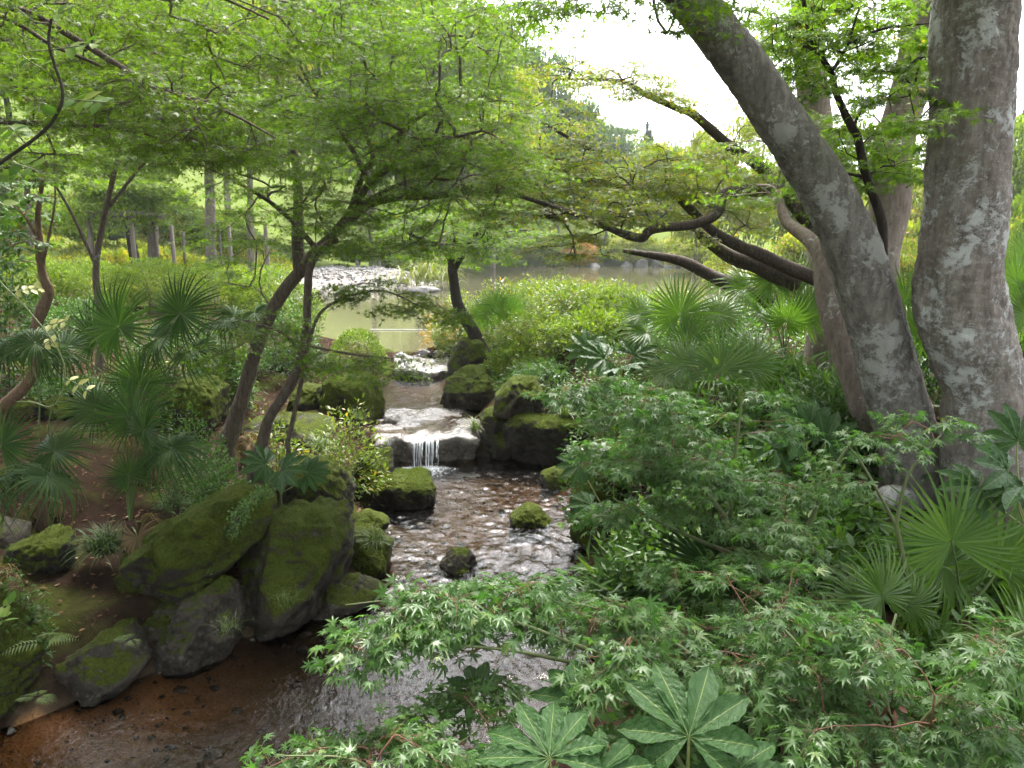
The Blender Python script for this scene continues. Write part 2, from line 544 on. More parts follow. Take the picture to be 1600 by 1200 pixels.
def ground_mat():
    m, nt, N, L = new_mat('ground_soil')
    tc = N.new('ShaderNodeTexCoord'); v = tc.outputs['Object']
    n1 = noise(N, L, v, 0.9, 6, 0.6)
    n2 = noise(N, L, v, 14, 6, 0.7)
    n3 = noise(N, L, v, 60, 3, 0.7)
    a = N.new('ShaderNodeAttribute'); a.attribute_name = 'zone'      # 0 soil, 1 stream bed, 2 lawn, 3 gravel
    soil = mixc(N, L, n2, (0.012, 0.0075, 0.0055), (0.04, 0.026, 0.018))
    mossc = mixc(N, L, n2, (0.022, 0.032, 0.007), (0.06, 0.072, 0.014))
    soil = mixc(N, L, maprange(N, L, n1, 0.52, 0.64), soil, mossc)
    bed = mixc(N, L, n2, (0.036, 0.026, 0.017), (0.095, 0.067, 0.044))
    ar = N.new('ShaderNodeAttribute'); ar.attribute_name = 'rust'    # iron-stained silt along the near left shore
    rust = maprange(N, L, n1, 0.50, 0.70, 0, 0.5)
    bed = mixc(N, L, mth(N, L, 'MULTIPLY', ar.outputs['Fac'], maprange(N, L, n1, 0.30, 0.60, 0.25, 1.0)), bed, (0.46, 0.235, 0.09))
    bed = mixc(N, L, rust, bed, (0.13, 0.075, 0.035))
    bed = mixc(N, L, maprange(N, L, n3, 0.55, 0.62, 0, 0.6), bed, (0.05, 0.032, 0.022))
    lawn = mixc(N, L, n2, (0.06, 0.09, 0.02), (0.12, 0.15, 0.04))
    lawn = mixc(N, L, maprange(N, L, n1, 0.5, 0.7, 0, 0.4), lawn, (0.13, 0.12, 0.05))
    grav = mixc(N, L, n2, (0.12, 0.11, 0.10), (0.28, 0.26, 0.24))
    c = mixc(N, L, maprange(N, L, a.outputs['Fac'], 0, 1), soil, bed)
    c = mixc(N, L, maprange(N, L, a.outputs['Fac'], 1, 2), c, lawn)
    c = mixc(N, L, maprange(N, L, a.outputs['Fac'], 2, 3), c, grav)
    h = mth(N, L, 'ADD', n2, mth(N, L, 'MULTIPLY', n3, 0.4))
    finish(N, L, c, 1.0, h, 0.8, 0.03, 0.0)
    return m


def water_mat(name, tint, rscale, bstr, frough=0.03, mixdark=0.0):
    m, nt, N, L = new_mat(name)
    o = N.new('ShaderNodeOutputMaterial')
    tc = N.new('ShaderNodeTexCoord'); v = tc.outputs['Object']
    mpw = N.new('ShaderNodeMapping'); mpw.inputs['Scale'].default_value = (1.5, 0.7, 1.0); L.new(v, mpw.inputs['Vector']); v = mpw.outputs[0]
    n1 = noise(N, L, v, rscale, 3, 0.6, 1.2)
    n2 = noise(N, L, v, rscale * 0.3, 2, 0.5, 0.6)
    h = mth(N, L, 'ADD', n1, n2)
    b = N.new('ShaderNodeBump'); b.inputs['Strength'].default_value = bstr; b.inputs['Distance'].default_value = 0.02
    L.new(h, b.inputs['Height'])
    gl = N.new('ShaderNodeBsdfGlossy'); gl.inputs['Roughness'].default_value = frough
    L.new(b.outputs[0], gl.inputs['Normal'])
    tr = N.new('ShaderNodeBsdfTransparent'); tr.inputs['Color'].default_value = (*tint, 1)
    body = tr.outputs[0]
    if mixdark:
        df = N.new('ShaderNodeBsdfDiffuse'); df.inputs['Color'].default_value = (0.12, 0.115, 0.06, 1)
        mm = N.new('ShaderNodeMixShader'); mm.inputs[0].default_value = mixdark
        L.new(tr.outputs[0], mm.inputs[1]); L.new(df.outputs[0], mm.inputs[2]); body = mm.outputs[0]
    fr = N.new('ShaderNodeFresnel'); fr.inputs['IOR'].default_value = 1.42
    L.new(b.outputs[0], fr.inputs['Normal'])
    mx = N.new('ShaderNodeMixShader')
    L.new(fr.outputs[0], mx.inputs[0]); L.new(body, mx.inputs[1]); L.new(gl.outputs[0], mx.inputs[2])
    L.new(mx.outputs[0], o.inputs['Surface'])
    return m


M['ground'] = ground_mat()
M['stream'] = water_mat('stream_water', (0.62, 0.55, 0.45), 19, 0.36, 0.12)
M['pond'] = water_mat('pond_water', (0.5, 0.5, 0.35), 3.0, 0.16, 0.05, 0.7)


def foam_mat():
    m, nt, N, L = new_mat('white_water')
    o = N.new('ShaderNodeOutputMaterial')
    d = N.new('ShaderNodeBsdfPrincipled')
    d.inputs['Base Color'].default_value = (0.75, 0.78, 0.82, 1)
    d.inputs['Roughness'].default_value = 0.15
    t = N.new('ShaderNodeBsdfTransparent')
    mx = N.new('ShaderNodeMixShader'); mx.inputs[0].default_value = 0.55
    L.new(d.outputs[0], mx.inputs[1]); L.new(t.outputs[0], mx.inputs[2])
    L.new(mx.outputs[0], o.inputs['Surface'])
    return m


M['foam'] = foam_mat()


def fatsia_mat():
    m, nt, N, L = new_mat('fatsia_leaf')
    o = N.new('ShaderNodeOutputMaterial')
    a = N.new('ShaderNodeAttribute'); a.attribute_name = 'rnd'       # 1 on the ribs
    u = N.new('ShaderNodeAttribute'); u.attribute_name = 'vein'
    tc = N.new('ShaderNodeTexCoord')
    n = noise(N, L, tc.outputs['Object'], 14, 4)
    base = mixc(N, L, n, (0.016, 0.048, 0.014), (0.036, 0.082, 0.018))
    c = mixc(N, L, maprange(N, L, u.outputs['Fac'], 0.80, 0.98, 0, 0.12), base, (0.13, 0.20, 0.05))
    c = mixc(N, L, maprange(N, L, a.outputs['Fac'], 0.80, 0.98, 0, 0.8), c, (0.20, 0.25, 0.07))
    p = N.new('ShaderNodeBsdfPrincipled')
    L.new(c, p.inputs['Base Color'])
    p.inputs['Roughness'].default_value = 0.16
    p.inputs['Specular IOR Level'].default_value = 0.13
    n2 = noise(N, L, tc.outputs['Object'], 55, 2)
    vor = N.new('ShaderNodeTexVoronoi'); vor.inputs['Scale'].default_value = 110
    L.new(tc.outputs['Object'], vor.inputs['Vector'])
    drops = maprange(N, L, vor.outputs['Distance'], 0.0, 0.35, 1, 0)
    h = mth(N, L, 'ADD', n2, mth(N, L, 'MULTIPLY', u.outputs['Fac'], -0.8))
    h = mth(N, L, 'ADD', h, mth(N, L, 'MULTIPLY', drops, 0.35))
    b = N.new('ShaderNodeBump'); b.inputs['Strength'].default_value = 0.45; b.inputs['Distance'].default_value = 0.006
    L.new(h, b.inputs['Height']); L.new(b.outputs[0], p.inputs['Normal'])
    t = N.new('ShaderNodeBsdfTranslucent')
    tcol = mixc(N, L, 0.4, c, (0.12, 0.22, 0.03)); L.new(tcol, t.inputs['Color'])
    mx = N.new('ShaderNodeMixShader'); mx.inputs[0].default_value = 0.25
    L.new(p.outputs[0], mx.inputs[1]); L.new(t.outputs[0], mx.inputs[2])
    L.new(mx.outputs[0], o.inputs['Surface'])
    return m


M['fatsia'] = fatsia_mat()

# ------------------------------------------------------------------ the setting: ground, stream, pond
def zpoly(pts, z):
    return np.array([atz(x, y, z)[:2] for x, y in pts])


LV0, LV1, LV2 = 0.0, 0.33, 0.52
LOW = np.vstack([zpoly([(590, 705), (575, 745), (560, 790), (590, 825), (600, 880), (500, 950), (400, 985), (330, 1015), (240, 1050), (110, 1100), (0, 1140)], 0),
                 [[-4.2, 2.6], [-4.5, 0.5], [-0.8, 0.5], [0.25, 2.6]],
                 zpoly([(850, 1200), (930, 1050), (965, 940), (925, 870), (910, 800), (900, 740), (880, 715), (780, 690), (760, 675)], 0)])
MID = np.vstack([zpoly([(575, 690), (580, 640), (578, 620), (590, 600), (612, 582)], LV1), [[-2.55, 15.9], [-1.3, 15.9]],
                 zpoly([(705, 582), (692, 600), (696, 622), (750, 640), (775, 690)], LV1)])
POND = np.array([(-2.55, 16.4), (-4.5, 18), (-6.5, 22), (-9.0, 30), (-11, 37), (-5.5, 38.5), (-4.2, 44), (-7, 50), (-12, 60), (-12, 70), (5, 74),
                 (30, 72), (45, 60), (40, 35), (20, 24), (8, 19.5), (2, 18), (-1.25, 16.4)], float)


def poly_sd(P, poly):
    """signed distance, negative inside"""
    d = np.full(len(P), 1e9)
    ins = np.zeros(len(P), bool)
    n = len(poly)
    for i in range(n):
        a, b = poly[i], poly[(i + 1) % n]
        e = b - a
        w = P - a
        t = np.clip((w @ e) / max(e @ e, 1e-12), 0, 1)
        d = np.minimum(d, np.linalg.norm(w - t[:, None] * e, axis=1))
        c = ((a[1] > P[:, 1]) != (b[1] > P[:, 1])) & (P[:, 0] < (b[0] - a[0]) * (P[:, 1] - a[1]) / (b[1] - a[1] + 1e-12) + a[0])
        ins ^= c
    return np.where(ins, -d, d)


def sstep(a, b, x):
    t = np.clip((x - a) / (b - a), 0, 1)
    return t * t * (3 - 2 * t)


def ground_h(x, y):
    x = np.atleast_1d(np.asarray(x, float)); y = np.atleast_1d(np.asarray(y, float))
    P = np.stack([x, y], 1)
    d0, d1, d2 = poly_sd(P, LOW), poly_sd(P, MID), poly_sd(P, POND)
    p3 = np.stack([x, y, 0 * x], 1)
    nz = fbm(p3 * 0.6, 4, 3)
    bs = 8.5 + 0.2 * np.clip(y - 25, 0, 30)
    # general lie of the land: left bank, right bank, the rise beyond
    cx = np.interp(y, [0, 3, 5, 7, 10, 15, 18], [-2, -1.5, -0.7, -0.6, -0.9, -1.9, -2.0])
    side = x - cx
    left = 0.30 + 0.62 * sstep(0.8, 6.0, -side) + 0.03 * np.clip(y - 6, 0, 12)
    left = left + 0.16 * np.clip(y - 21, 0, 60) * sstep(0, 8.0, -x - bs)
    right = 0.45 + 0.75 * sstep(1.0, 2.6, side) + 0.02 * np.clip(y - 4, 0, 16)
    right = np.where(y > 20, np.minimum(right, 1.25), right)
    land = np.where(side < 0, left, right)
    far = 0.32 * np.clip(y - 76, 0, 90) * np.interp(x, [-40, 0, 10, 30, 60], [1.2, 1.0, 0.8, 0.55, 0.6])
    land = land + far + 0.10 * nz
    land = np.minimum(land, 0.80 + 0.5 * np.maximum(y - 18, 0) + 0.8 * np.maximum(np.abs(side) - 1.8, 0))
    # banks fall to the water
    z = land
    z = np.minimum(z, LV0 + 0.03 + 0.95 * np.maximum(d0, 0) + 0.05 * nz * (d0 > 0)) * (d0 > 0) * 1.0 + np.where(d0 <= 0, 0, 0)
    z = np.where(d0 > 0, z, -0.02 - 0.16 * sstep(0, 0.5, -d0) + 0.03 * nz)
    z1 = np.where(d1 > 0, np.minimum(land, LV1 + 0.03 + 1.1 * np.maximum(d1, 0)), LV1 - 0.02 - 0.14 * sstep(0, 0.4, -d1))
    near1 = (y > 9.95) & (y < 16.6)
    z = np.where(near1, np.minimum(land, z1), z)
    z2 = np.where(d2 > 0, np.minimum(land, LV2 + 0.02 + 0.35 * np.maximum(d2, 0)), LV2 - 0.02 - 0.9 * sstep(0, 2.5, -d2))
    z = np.where(y >= 16.4, z2, z)
    return z


def gz(x, y):
    return float(ground_h(x, y)[0])


def axis(lo, hi, flo, fhi, step, grow=1.09):
    a = list(np.arange(flo, fhi, step))
    s, v = step, a[-1]
    while v < hi:
        s = min(s * grow, 12); v += s; a.append(v)
    s, v, b = step, a[0], []
    while v > lo:
        s = min(s * grow, 12); v -= s; b.append(v)
    return np.array(b[::-1] + a)


gx = axis(-260, 260, -6.5, 5.5, 0.065)
gy = axis(-30, 480, 1.6, 17.5, 0.075)
X, Yg = np.meshgrid(gx, gy)
xf, yf = X.ravel(), Yg.ravel()
zf = ground_h(xf, yf)
P2 = np.stack([xf, yf], 1)
near = (yf < 25) & (np.abs(xf) < 9)
zf = zf + np.where(near, 0.018 * fbm(np.stack([xf, yf, 0 * xf], 1) * 7, 3, 9), 0)
inw = np.minimum(poly_sd(P2, LOW), np.where((yf > 9.9), poly_sd(P2, MID), 9))
zone = np.where(inw < 0.03 + 0.06 * fbm(np.stack([xf, yf, 0 * xf], 1) * 4, 3, 77), 1.0, 0.0)
zone = np.where((yf > 23) & (xf < -6), 2.0, zone)
BEACH = np.array([(-12, 36.5), (-11, 36.2), (-5.2, 38), (-3.8, 44), (-7, 50.5), (-13, 50)], float)
zone = np.where(poly_sd(P2, BEACH) < 0, 3.0, zone)
zone = np.where(yf > 60, 2.0, zone)
rust = sstep(0.9, 0.0, np.abs(inw)) * sstep(-0.9, -2.0, xf) * sstep(5.2, 4.2, yf) * (inw < -0.03)
nx_, ny_ = len(gx), len(gy)
ii = (np.arange(ny_ - 1)[:, None] * nx_ + np.arange(nx_ - 1)[None]).ravel()
me = mesh_np('ground', np.stack([xf, yf, zf], 1), [np.stack([ii, ii + 1, ii + nx_ + 1, ii + nx_], 1)], extra={'zone': zone, 'rust': rust})
tag(obj('ground', me, M['ground']), 'dark soil banks and brown stream bed of the garden', None, kind='structure')


def water_sheet(name, x0, x1, y0, y1, step, zfun, mat, label, keep):
    xs = np.arange(x0, x1 + step, step); ys = np.arange(y0, y1 + step, step)
    A, B = np.meshgrid(xs, ys)
    p = np.stack([A.ravel(), B.ravel(), 0 * A.ravel()], 1)
    p[:, 2] = zfun(p)
    n = len(xs)
    k = (np.arange(len(ys) - 1)[:, None] * n + np.arange(n - 1)[None]).ravel()
    q = np.stack([k, k + 1, k + n + 1, k + n], 1)
    ok = keep(p)
    q = q[ok[q].any(1)]
    used = np.unique(q)
    remap = np.zeros(len(p), np.int64); remap[used] = np.arange(len(used))
    me = mesh_np(name, p[used], [remap[q]])
    return tag(obj(name, me, mat), label, None, kind='structure')


def low_wave(p):
    x, y = p[:, 0], p[:, 1]
    # rapids between the fall and the bend, calm shallow pool in front of the left rocks
    turb = sstep(3.9, 5.6, y + 0.9 * (x + 0.5)) * (1 - 0.5 * sstep(9.2, 10, y)) + 0.10
    q = np.stack([(x + 0.3 * y) * 10, y * 4.0, 0 * x], 1)
    q2 = np.stack([(x + 0.3 * y) * 26 + 3 * vnoise(q, 5), y * 15, 0 * x], 1)
    return 0.002 + turb * (0.0095 * fbm(q, 3, 21) + 0.0055 * fbm(q2, 3, 31))


water_sheet('stream_water', -4.6, 1.8, 0.4, 10.1, 0.024, low_wave, M['stream'], 'shallow brown stream rippling between mossy rocks',
            lambda p: poly_sd(p[:, :2], LOW) < 0.12)


def mid_wave(p):
    q = np.stack([p[:, 0] * 12, p[:, 1] * 7, 0 * p[:, 0]], 1)
    return LV1 + 0.005 * fbm(q, 3, 41)


water_sheet('upper_pool_water', -2.8, -0.1, 10.02, 15.9, 0.035, mid_wave, M['stream'], 'upper step of the stream below the pond edge',
            lambda p: poly_sd(p[:, :2], MID) < 0.10)
xs = axis(-14, 47, -3.0, -1.0, 0.05, 1.3); ys = axis(16.3, 75, 16.35, 17.2, 0.05, 1.3)
A, B = np.meshgrid(xs, ys)
n = len(xs)
k = (np.arange(len(ys) - 1)[:, None] * n + np.arange(n - 1)[None]).ravel()
pp = np.stack([A.ravel(), B.ravel(), np.full(A.size, LV2)], 1)
tag(obj('pond_water', mesh_np('pond_water', pp, [np.stack([k, k + 1, k + n + 1, k + n], 1)]), M['pond']), 'still olive pond beyond the garden stream', None, kind='structure')


# ------------------------------------------------------------------ rocks
def ico(n):
    t = (1 + 5 ** 0.5) / 2
    v = [(-1, t, 0), (1, t, 0), (-1, -t, 0), (1, -t, 0), (0, -1, t), (0, 1, t), (0, -1, -t), (0, 1, -t), (t, 0, -1), (t, 0, 1), (-t, 0, -1), (-t, 0, 1)]
    f = [(0, 11, 5), (0, 5, 1), (0, 1, 7), (0, 7, 10), (0, 10, 11), (1, 5, 9), (5, 11, 4), (11, 10, 2), (10, 7, 6), (7, 1, 8), (3, 9, 4), (3, 4, 2), (3, 2, 6), (3, 6, 8), (3, 8, 9), (4, 9, 5), (2, 4, 11), (6, 2, 10), (8, 6, 7), (9, 8, 1)]
    v = [np.array(x) / np.linalg.norm(x) for x in v]
    for _ in range(n):
        mid, nf = {}, []
        def m(a, b):
            k = (min(a, b), max(a, b))
            if k not in mid:
                w = v[a] + v[b]; v.append(w / np.linalg.norm(w)); mid[k] = len(v) - 1
            return mid[k]
        for a, b, c in f:
            ab, bc, ca = m(a, b), m(b, c), m(c, a)
            nf += [(a, ab, ca), (b, bc, ab), (c, ca, bc), (ab, bc, ca)]
        f = nf
    return np.array(v), np.array(f)


ICO = {k: ico(k) for k in (2, 3, 4, 5)}


def rock_mesh(name, outline, Y, thick, seed, sub=4, facets=7, rough=0.05, top=None, power=0.75):
    """boulder of real thickness whose outline is known from one side; facets cut it into planes"""
    rg = np.random.default_rng(seed)
    pts = np.array([at(x, y, Y) for x, y in outline])[:, [0, 2]]
    c = 0.5 * (pts.min(0) + pts.max(0))
    rel = pts - c
    d, fcs = ICO[sub]
    phi = np.arctan2(d[:, 2], d[:, 0])
    # silhouette radius by angle
    prad = np.zeros(len(d))
    u = np.stack([np.cos(phi), np.sin(phi)], 1)
    best = np.zeros(len(d))
    for i in range(len(rel)):
        a, b = rel[i], rel[(i + 1) % len(rel)]
        e = b - a
        den = u[:, 0] * e[1] - u[:, 1] * e[0]
        t = (a[0] * e[1] - a[1] * e[0]) / np.where(abs(den) < 1e-9, 1e-9, den)
        s = (a[0] * u[:, 1] - a[1] * u[:, 0]) / np.where(abs(den) < 1e-9, 1e-9, den)
        hit = (s >= -1e-6) & (s <= 1 + 1e-6) & (t > 0)
        best = np.where(hit, np.maximum(best, t), best)
    cosp = np.clip(np.hypot(d[:, 0], d[:, 2]), 0, 1)
    q = np.stack([u[:, 0] * best * cosp ** power, np.sign(d[:, 1]) * np.abs(d[:, 1]) ** power * thick, u[:, 1] * best * cosp ** power], 1)
    sc = np.array([np.ptp(rel[:, 0]) / 2, thick, np.ptp(rel[:, 1]) / 2])
    nq = q / sc
    pl = []
    for i in range(facets):
        a = rg.uniform(-math.pi, 0) if i % 3 else rg.uniform(0, math.pi)
        v = nrm(np.array([math.cos(a), math.sin(a), rg.uniform(-0.35, 0.8)]) * np.array([0.8, 1.2, 1]))
        pl.append((v, rg.uniform(0.66, 0.9)))
    if top: pl.append((nrm(np.array([rg.uniform(-.15, .15), -0.55, 1.0])), top))
    s = np.ones(len(nq))
    for v, h in pl:
        dt = nq @ v
        s = np.minimum(s, np.where(dt > h, h / np.maximum(dt, 1e-6), 1))
    q = q * s[:, None]
    m = sc.mean()
    dirs = nrm(q)
    amp = rough * m
    nn = fbm(q / m * 1.4 + seed * 3.7, 5, seed)
    rid = 1 - np.abs(fbm(q / m * 2.1 + seed * 1.3, 3, seed + 40)) * 2.2
    q = q + dirs * (amp * 1.5 * nn + amp * 0.6 * vnoise(q / m * 9 + seed, seed + 3) - amp * 0.9 * np.clip(rid, 0, 1) ** 3)[:, None]
    ctr = np.array([c[0], Y, c[1]])
    return q, fcs, ctr


def moss_tufts(q, fcs, n, seed, size, lo=0.15, parent=None, mat='moss', thr=0.0):
    rg = np.random.default_rng(seed + 99)
    a, b, c = q[fcs[:, 0]], q[fcs[:, 1]], q[fcs[:, 2]]
    fn = np.cross(b - a, c - a)
    ar = np.linalg.norm(fn, axis=1)
    fn = nrm(fn)
    w = ar * np.clip(fn[:, 2] - lo, 0, 1) * (fbm((a + b + c) / 3 * 5, 2, seed) + 0.5 > thr)
    w[(fn[:, 1] > 0.75)] = 0
    if w.sum() <= 0: return None
    k = rg.choice(len(w), n, p=w / w.sum())
    r1, r2 = rg.random((2, n)); s = np.sqrt(r1)
    p = (1 - s)[:, None] * a[k] + (s * (1 - r2))[:, None] * b[k] + (s * r2)[:, None] * c[k]
    t = nrm(fn[k] + rg.normal(0, 0.55, (n, 3)))
    V, Fc, r = instance(TUFT, p - 0.002 * fn[k], t, rg.normal(0, 1, (n, 3)), size * rg.uniform(0.5, 1.3, n), rg.random(n))
    return obj('moss', mesh_np('moss', V, [Fc], r, smooth=False), M[mat], parent, stuff=True)


def rock(label, outline, Y, thick, seed, mat, sub=4, facets=10, top=None, moss=0, msize=0.014, rough=0.065, name='boulder', cat='rock', group=None, power=0.75, mlo=0.15):
    ox = np.array(outline, float)
    bx, by = ox[:, 0].mean(), ox[:, 1].max() - 0.02 * np.ptp(ox[:, 1])
    d = ray(bx, by)                                     # where the foot of the rock meets the ground
    ts = np.linspace(Y * 0.7, Y * 1.3, 240)
    pp = CAMP + d[None] * (ts / d[1])[:, None]
    below = np.nonzero(pp[:, 2] < ground_h(pp[:, 0], pp[:, 1]))[0]
    if len(below): Y = ts[below[0]] + (0.62 if Y < 5.5 and bx < 600 else 0.42) * thick
    q, f, c = rock_mesh(name, outline, Y, thick, seed, sub, facets, rough, top, power)
    q[:, 2] = np.where(q[:, 2] < 0, q[:, 2] * 1.06, q[:, 2])
    o = obj(name, mesh_np(name, q, [f]), M[mat], None, c)
    tag(o, label, cat, group)
    if moss:
        moss_tufts(q, f, moss, seed, msize, mlo, o)
    return o


# left bank, from the front
rock('moss-covered boulder at the left edge beside the lowest pool', [(-110, 950), (-60, 915), (0, 918), (45, 935), (60, 985), (66, 1040), (40, 1098), (0, 1130), (-110, 1150)], 3.75, 0.3, 1, 'rock_moss', 5, moss=5000)
rock('low brown wedge-shaped stone at the water edge left of the upright leaning stone', [(92, 1092), (118, 1035), (112, 1015), (150, 996), (188, 988), (206, 1005), (232, 1030), (205, 1075), (130, 1100)], 4.05, 0.35, 2, 'rock_bare', 4, 6)
rock('small mossy stone behind the low wedge-shaped stone', [(165, 985), (185, 970), (215, 975), (222, 1000), (205, 1020), (175, 1012)], 4.5, 0.2, 3, 'rock_half', 3)
rock('upright pale grey stone leaning at the water edge below the slanted mossy boulder', [(250, 1038), (262, 975), (300, 925), (335, 908), (362, 918), (374, 965), (366, 1005), (330, 1035), (285, 1048)], 4.45, 0.4, 4, 'rock_bare', 5, 6, moss=500)
rock('large slanted boulder wholly covered in green moss on the left bank', [(163, 965), (182, 905), (222, 852), (262, 818), (318, 780), (355, 763), (398, 772), (420, 795), (412, 838), (370, 880), (312, 928), (250, 950), (195, 972)], 5.0, 0.62, 5, 'rock_moss', 5, 6, moss=16000, mlo=-0.35, msize=0.012)
rock('dark bare stone wedged under the slanted mossy boulder', [(215, 950), (290, 925), (330, 925), (300, 975), (262, 995), (225, 975)], 4.95, 0.35, 6, 'rock_bare', 4)
rock('big ridged dark boulder with moss patches right of the slanted mossy one', [(368, 950), (372, 900), (398, 850), (418, 805), (470, 800), (528, 805), (546, 835), (535, 880), (522, 925), (480, 955), (420, 985), (380, 980)], 5.2, 0.7, 7, 'rock_half', 5, 9, rough=0.07, moss=5000)
rock('rounded mossy boulder with sedge against the ridged boulder', [(528, 890), (530, 845), (552, 820), (590, 826), (612, 850), (608, 885), (575, 902)], 5.9, 0.35, 8, 'rock_moss', 4, 5, moss=4500)
rock('dark wet stone at the water line under the ridged boulder', [(470, 950), (520, 905), (600, 895), (605, 925), (560, 940), (510, 962)], 5.6, 0.3, 9, 'rock_bare', 4)
rock('dark flat stone with thin moss above the rounded mossy boulder', [(536, 830), (550, 805), (585, 800), (612, 812), (600, 832), (560, 838)], 6.6, 0.3, 10, 'rock_top', 4)
rock('tall mossy boulder behind the ridged boulder under the maple stems', [(425, 800), (432, 755), (462, 722), (505, 712), (535, 728), (552, 770), (548, 808), (500, 820)], 6.7, 0.5, 12, 'rock_half', 5, 6, moss=3500)
rock('shaded stone beneath the yellow-green shrub by the stream', [(545, 800), (548, 740), (575, 705), (608, 702), (615, 740), (600, 790)], 8.3, 0.45, 13, 'rock_half', 4)
rock('dark stone with a mossy top left of the bright mossy block', [(452, 640), (455, 605), (480, 598), (505, 605), (508, 640)], 10.8, 0.4, 15, 'rock_top', 4)
rock('flat grey stepping stone above the two-stemmed maple', [(378, 668), (395, 655), (470, 650), (525, 660), (515, 678), (440, 686), (385, 682)], 8.9, 0.45, 16, 'rock_bare', 4, 4, power=0.5)
rock('moss-draped boulder behind the palms on the left bank', [(255, 665), (260, 610), (285, 592), (325, 590), (352, 612), (358, 655), (330, 672)], 8.3, 0.5, 17, 'rock_moss', 5, 6, moss=5000)
rock('ivy-covered boulder between the palms and the maple stems', [(335, 640), (330, 575), (352, 548), (385, 550), (395, 600), (385, 645)], 9.6, 0.5, 18, 'rock_moss', 4, moss=3000)
rock('grey rounded rock on the bare ground at far left', [(40, 612), (45, 585), (65, 577), (88, 586), (92, 610)], 10.2, 0.35, 19, 'rock_bare', 4)
rock('low mossy rock lying on the bare ground behind the left palms', [(58, 645), (70, 625), (100, 618), (122, 632), (124, 648), (90, 656)], 8.4, 0.35, 20, 'rock_top', 4, moss=1500)
rock('dark stump-like rock on the shaded slope at left', [(20, 885), (28, 845), (60, 832), (98, 842), (106, 880), (90, 905), (45, 908)], 4.9, 0.3, 21, 'rock_top', 4, rough=0.12)
rock('dark rock at the left edge under the drooping palm', [(-60, 860), (-50, 820), (0, 808), (30, 822), (35, 850), (0, 865)], 5.4, 0.35, 22, 'rock_bare', 4)
rock('broad grey rock above the upper pool left bank', [(408, 572), (415, 545), (450, 535), (480, 548), (482, 575), (440, 582)], 13.5, 0.5, 23, 'rock_bare', 4)
# right bank
rock('dark mossy rock at the upper right of the stream below the small maple', [(700, 580), (702, 542), (722, 528), (755, 532), (770, 560), (765, 590), (725, 596)], 13.6, 0.6, 24, 'rock_half', 4, moss=1500)
rock('rounded mossy boulder right of the upper pool', [(690, 625), (698, 592), (728, 572), (770, 575), (795, 600), (796, 630), (765, 644), (715, 642)], 11.8, 0.6, 25, 'rock_half', 5, 6, top=0.75, moss=4500, msize=0.02)
rock('sloping mossy rock between the rounded boulder and the big block', [(770, 640), (775, 612), (800, 590), (842, 585), (862, 610), (850, 640), (800, 650)], 11.0, 0.55, 26, 'rock_half', 4, moss=2500)
rock('stone at the foot of the rounded boulder by the waterfall slab', [(745, 660), (750, 640), (775, 635), (792, 650), (790, 672), (760, 676)], 10.6, 0.3, 28, 'rock_half', 3)
rock('dark stone beside the fall under the big block', [(745, 695), (752, 672), (778, 668), (792, 680), (790, 700)], 10.1, 0.3, 29, 'rock_bare', 3)
rock('dark wet boulder filling the gap between the ledge and the big moss block', [(748, 706), (752, 668), (785, 655), (815, 662), (822, 712), (785, 720)], 10.2, 0.4, 35, 'rock_half', 4)
rock('mossy stone behind the big moss block', [(845, 650), (850, 618), (885, 606), (930, 615), (940, 650), (890, 660)], 10.8, 0.4, 36, 'rock_half', 4, moss=1200)
rock('mossy boulder half hidden under the leaves on the right bank', [(895, 835), (898, 770), (915, 740), (960, 735), (990, 770), (985, 840), (930, 850)], 6.6, 0.5, 30, 'rock_moss', 5, 6, moss=5000)
rock('low mossy stone in the water below the big block', [(838, 760), (845, 740), (868, 732), (895, 742), (900, 762), (868, 768)], 8.4, 0.25, 31, 'rock_half', 4, moss=1200)
rock('pointed stone with a moss cap in the middle of the stream', [(795, 835), (800, 808), (822, 790), (845, 795), (872, 820), (870, 838), (830, 842)], 6.9, 0.3, 32, 'rock_top', 4, moss=900)
rock('dark mossy stone in the rapids behind the maple sprays', [(684, 905), (686, 872), (705, 862), (732, 865), (746, 885), (745, 915), (710, 920)], 5.7, 0.2, 33, 'rock_bare', 4, moss=300)
rock('brown stone in the rapids half under the maple sprays', [(735, 952), (742, 925), (768, 915), (790, 930), (790, 955)], 5.25, 0.18, 34, 'rock_bare', 3)
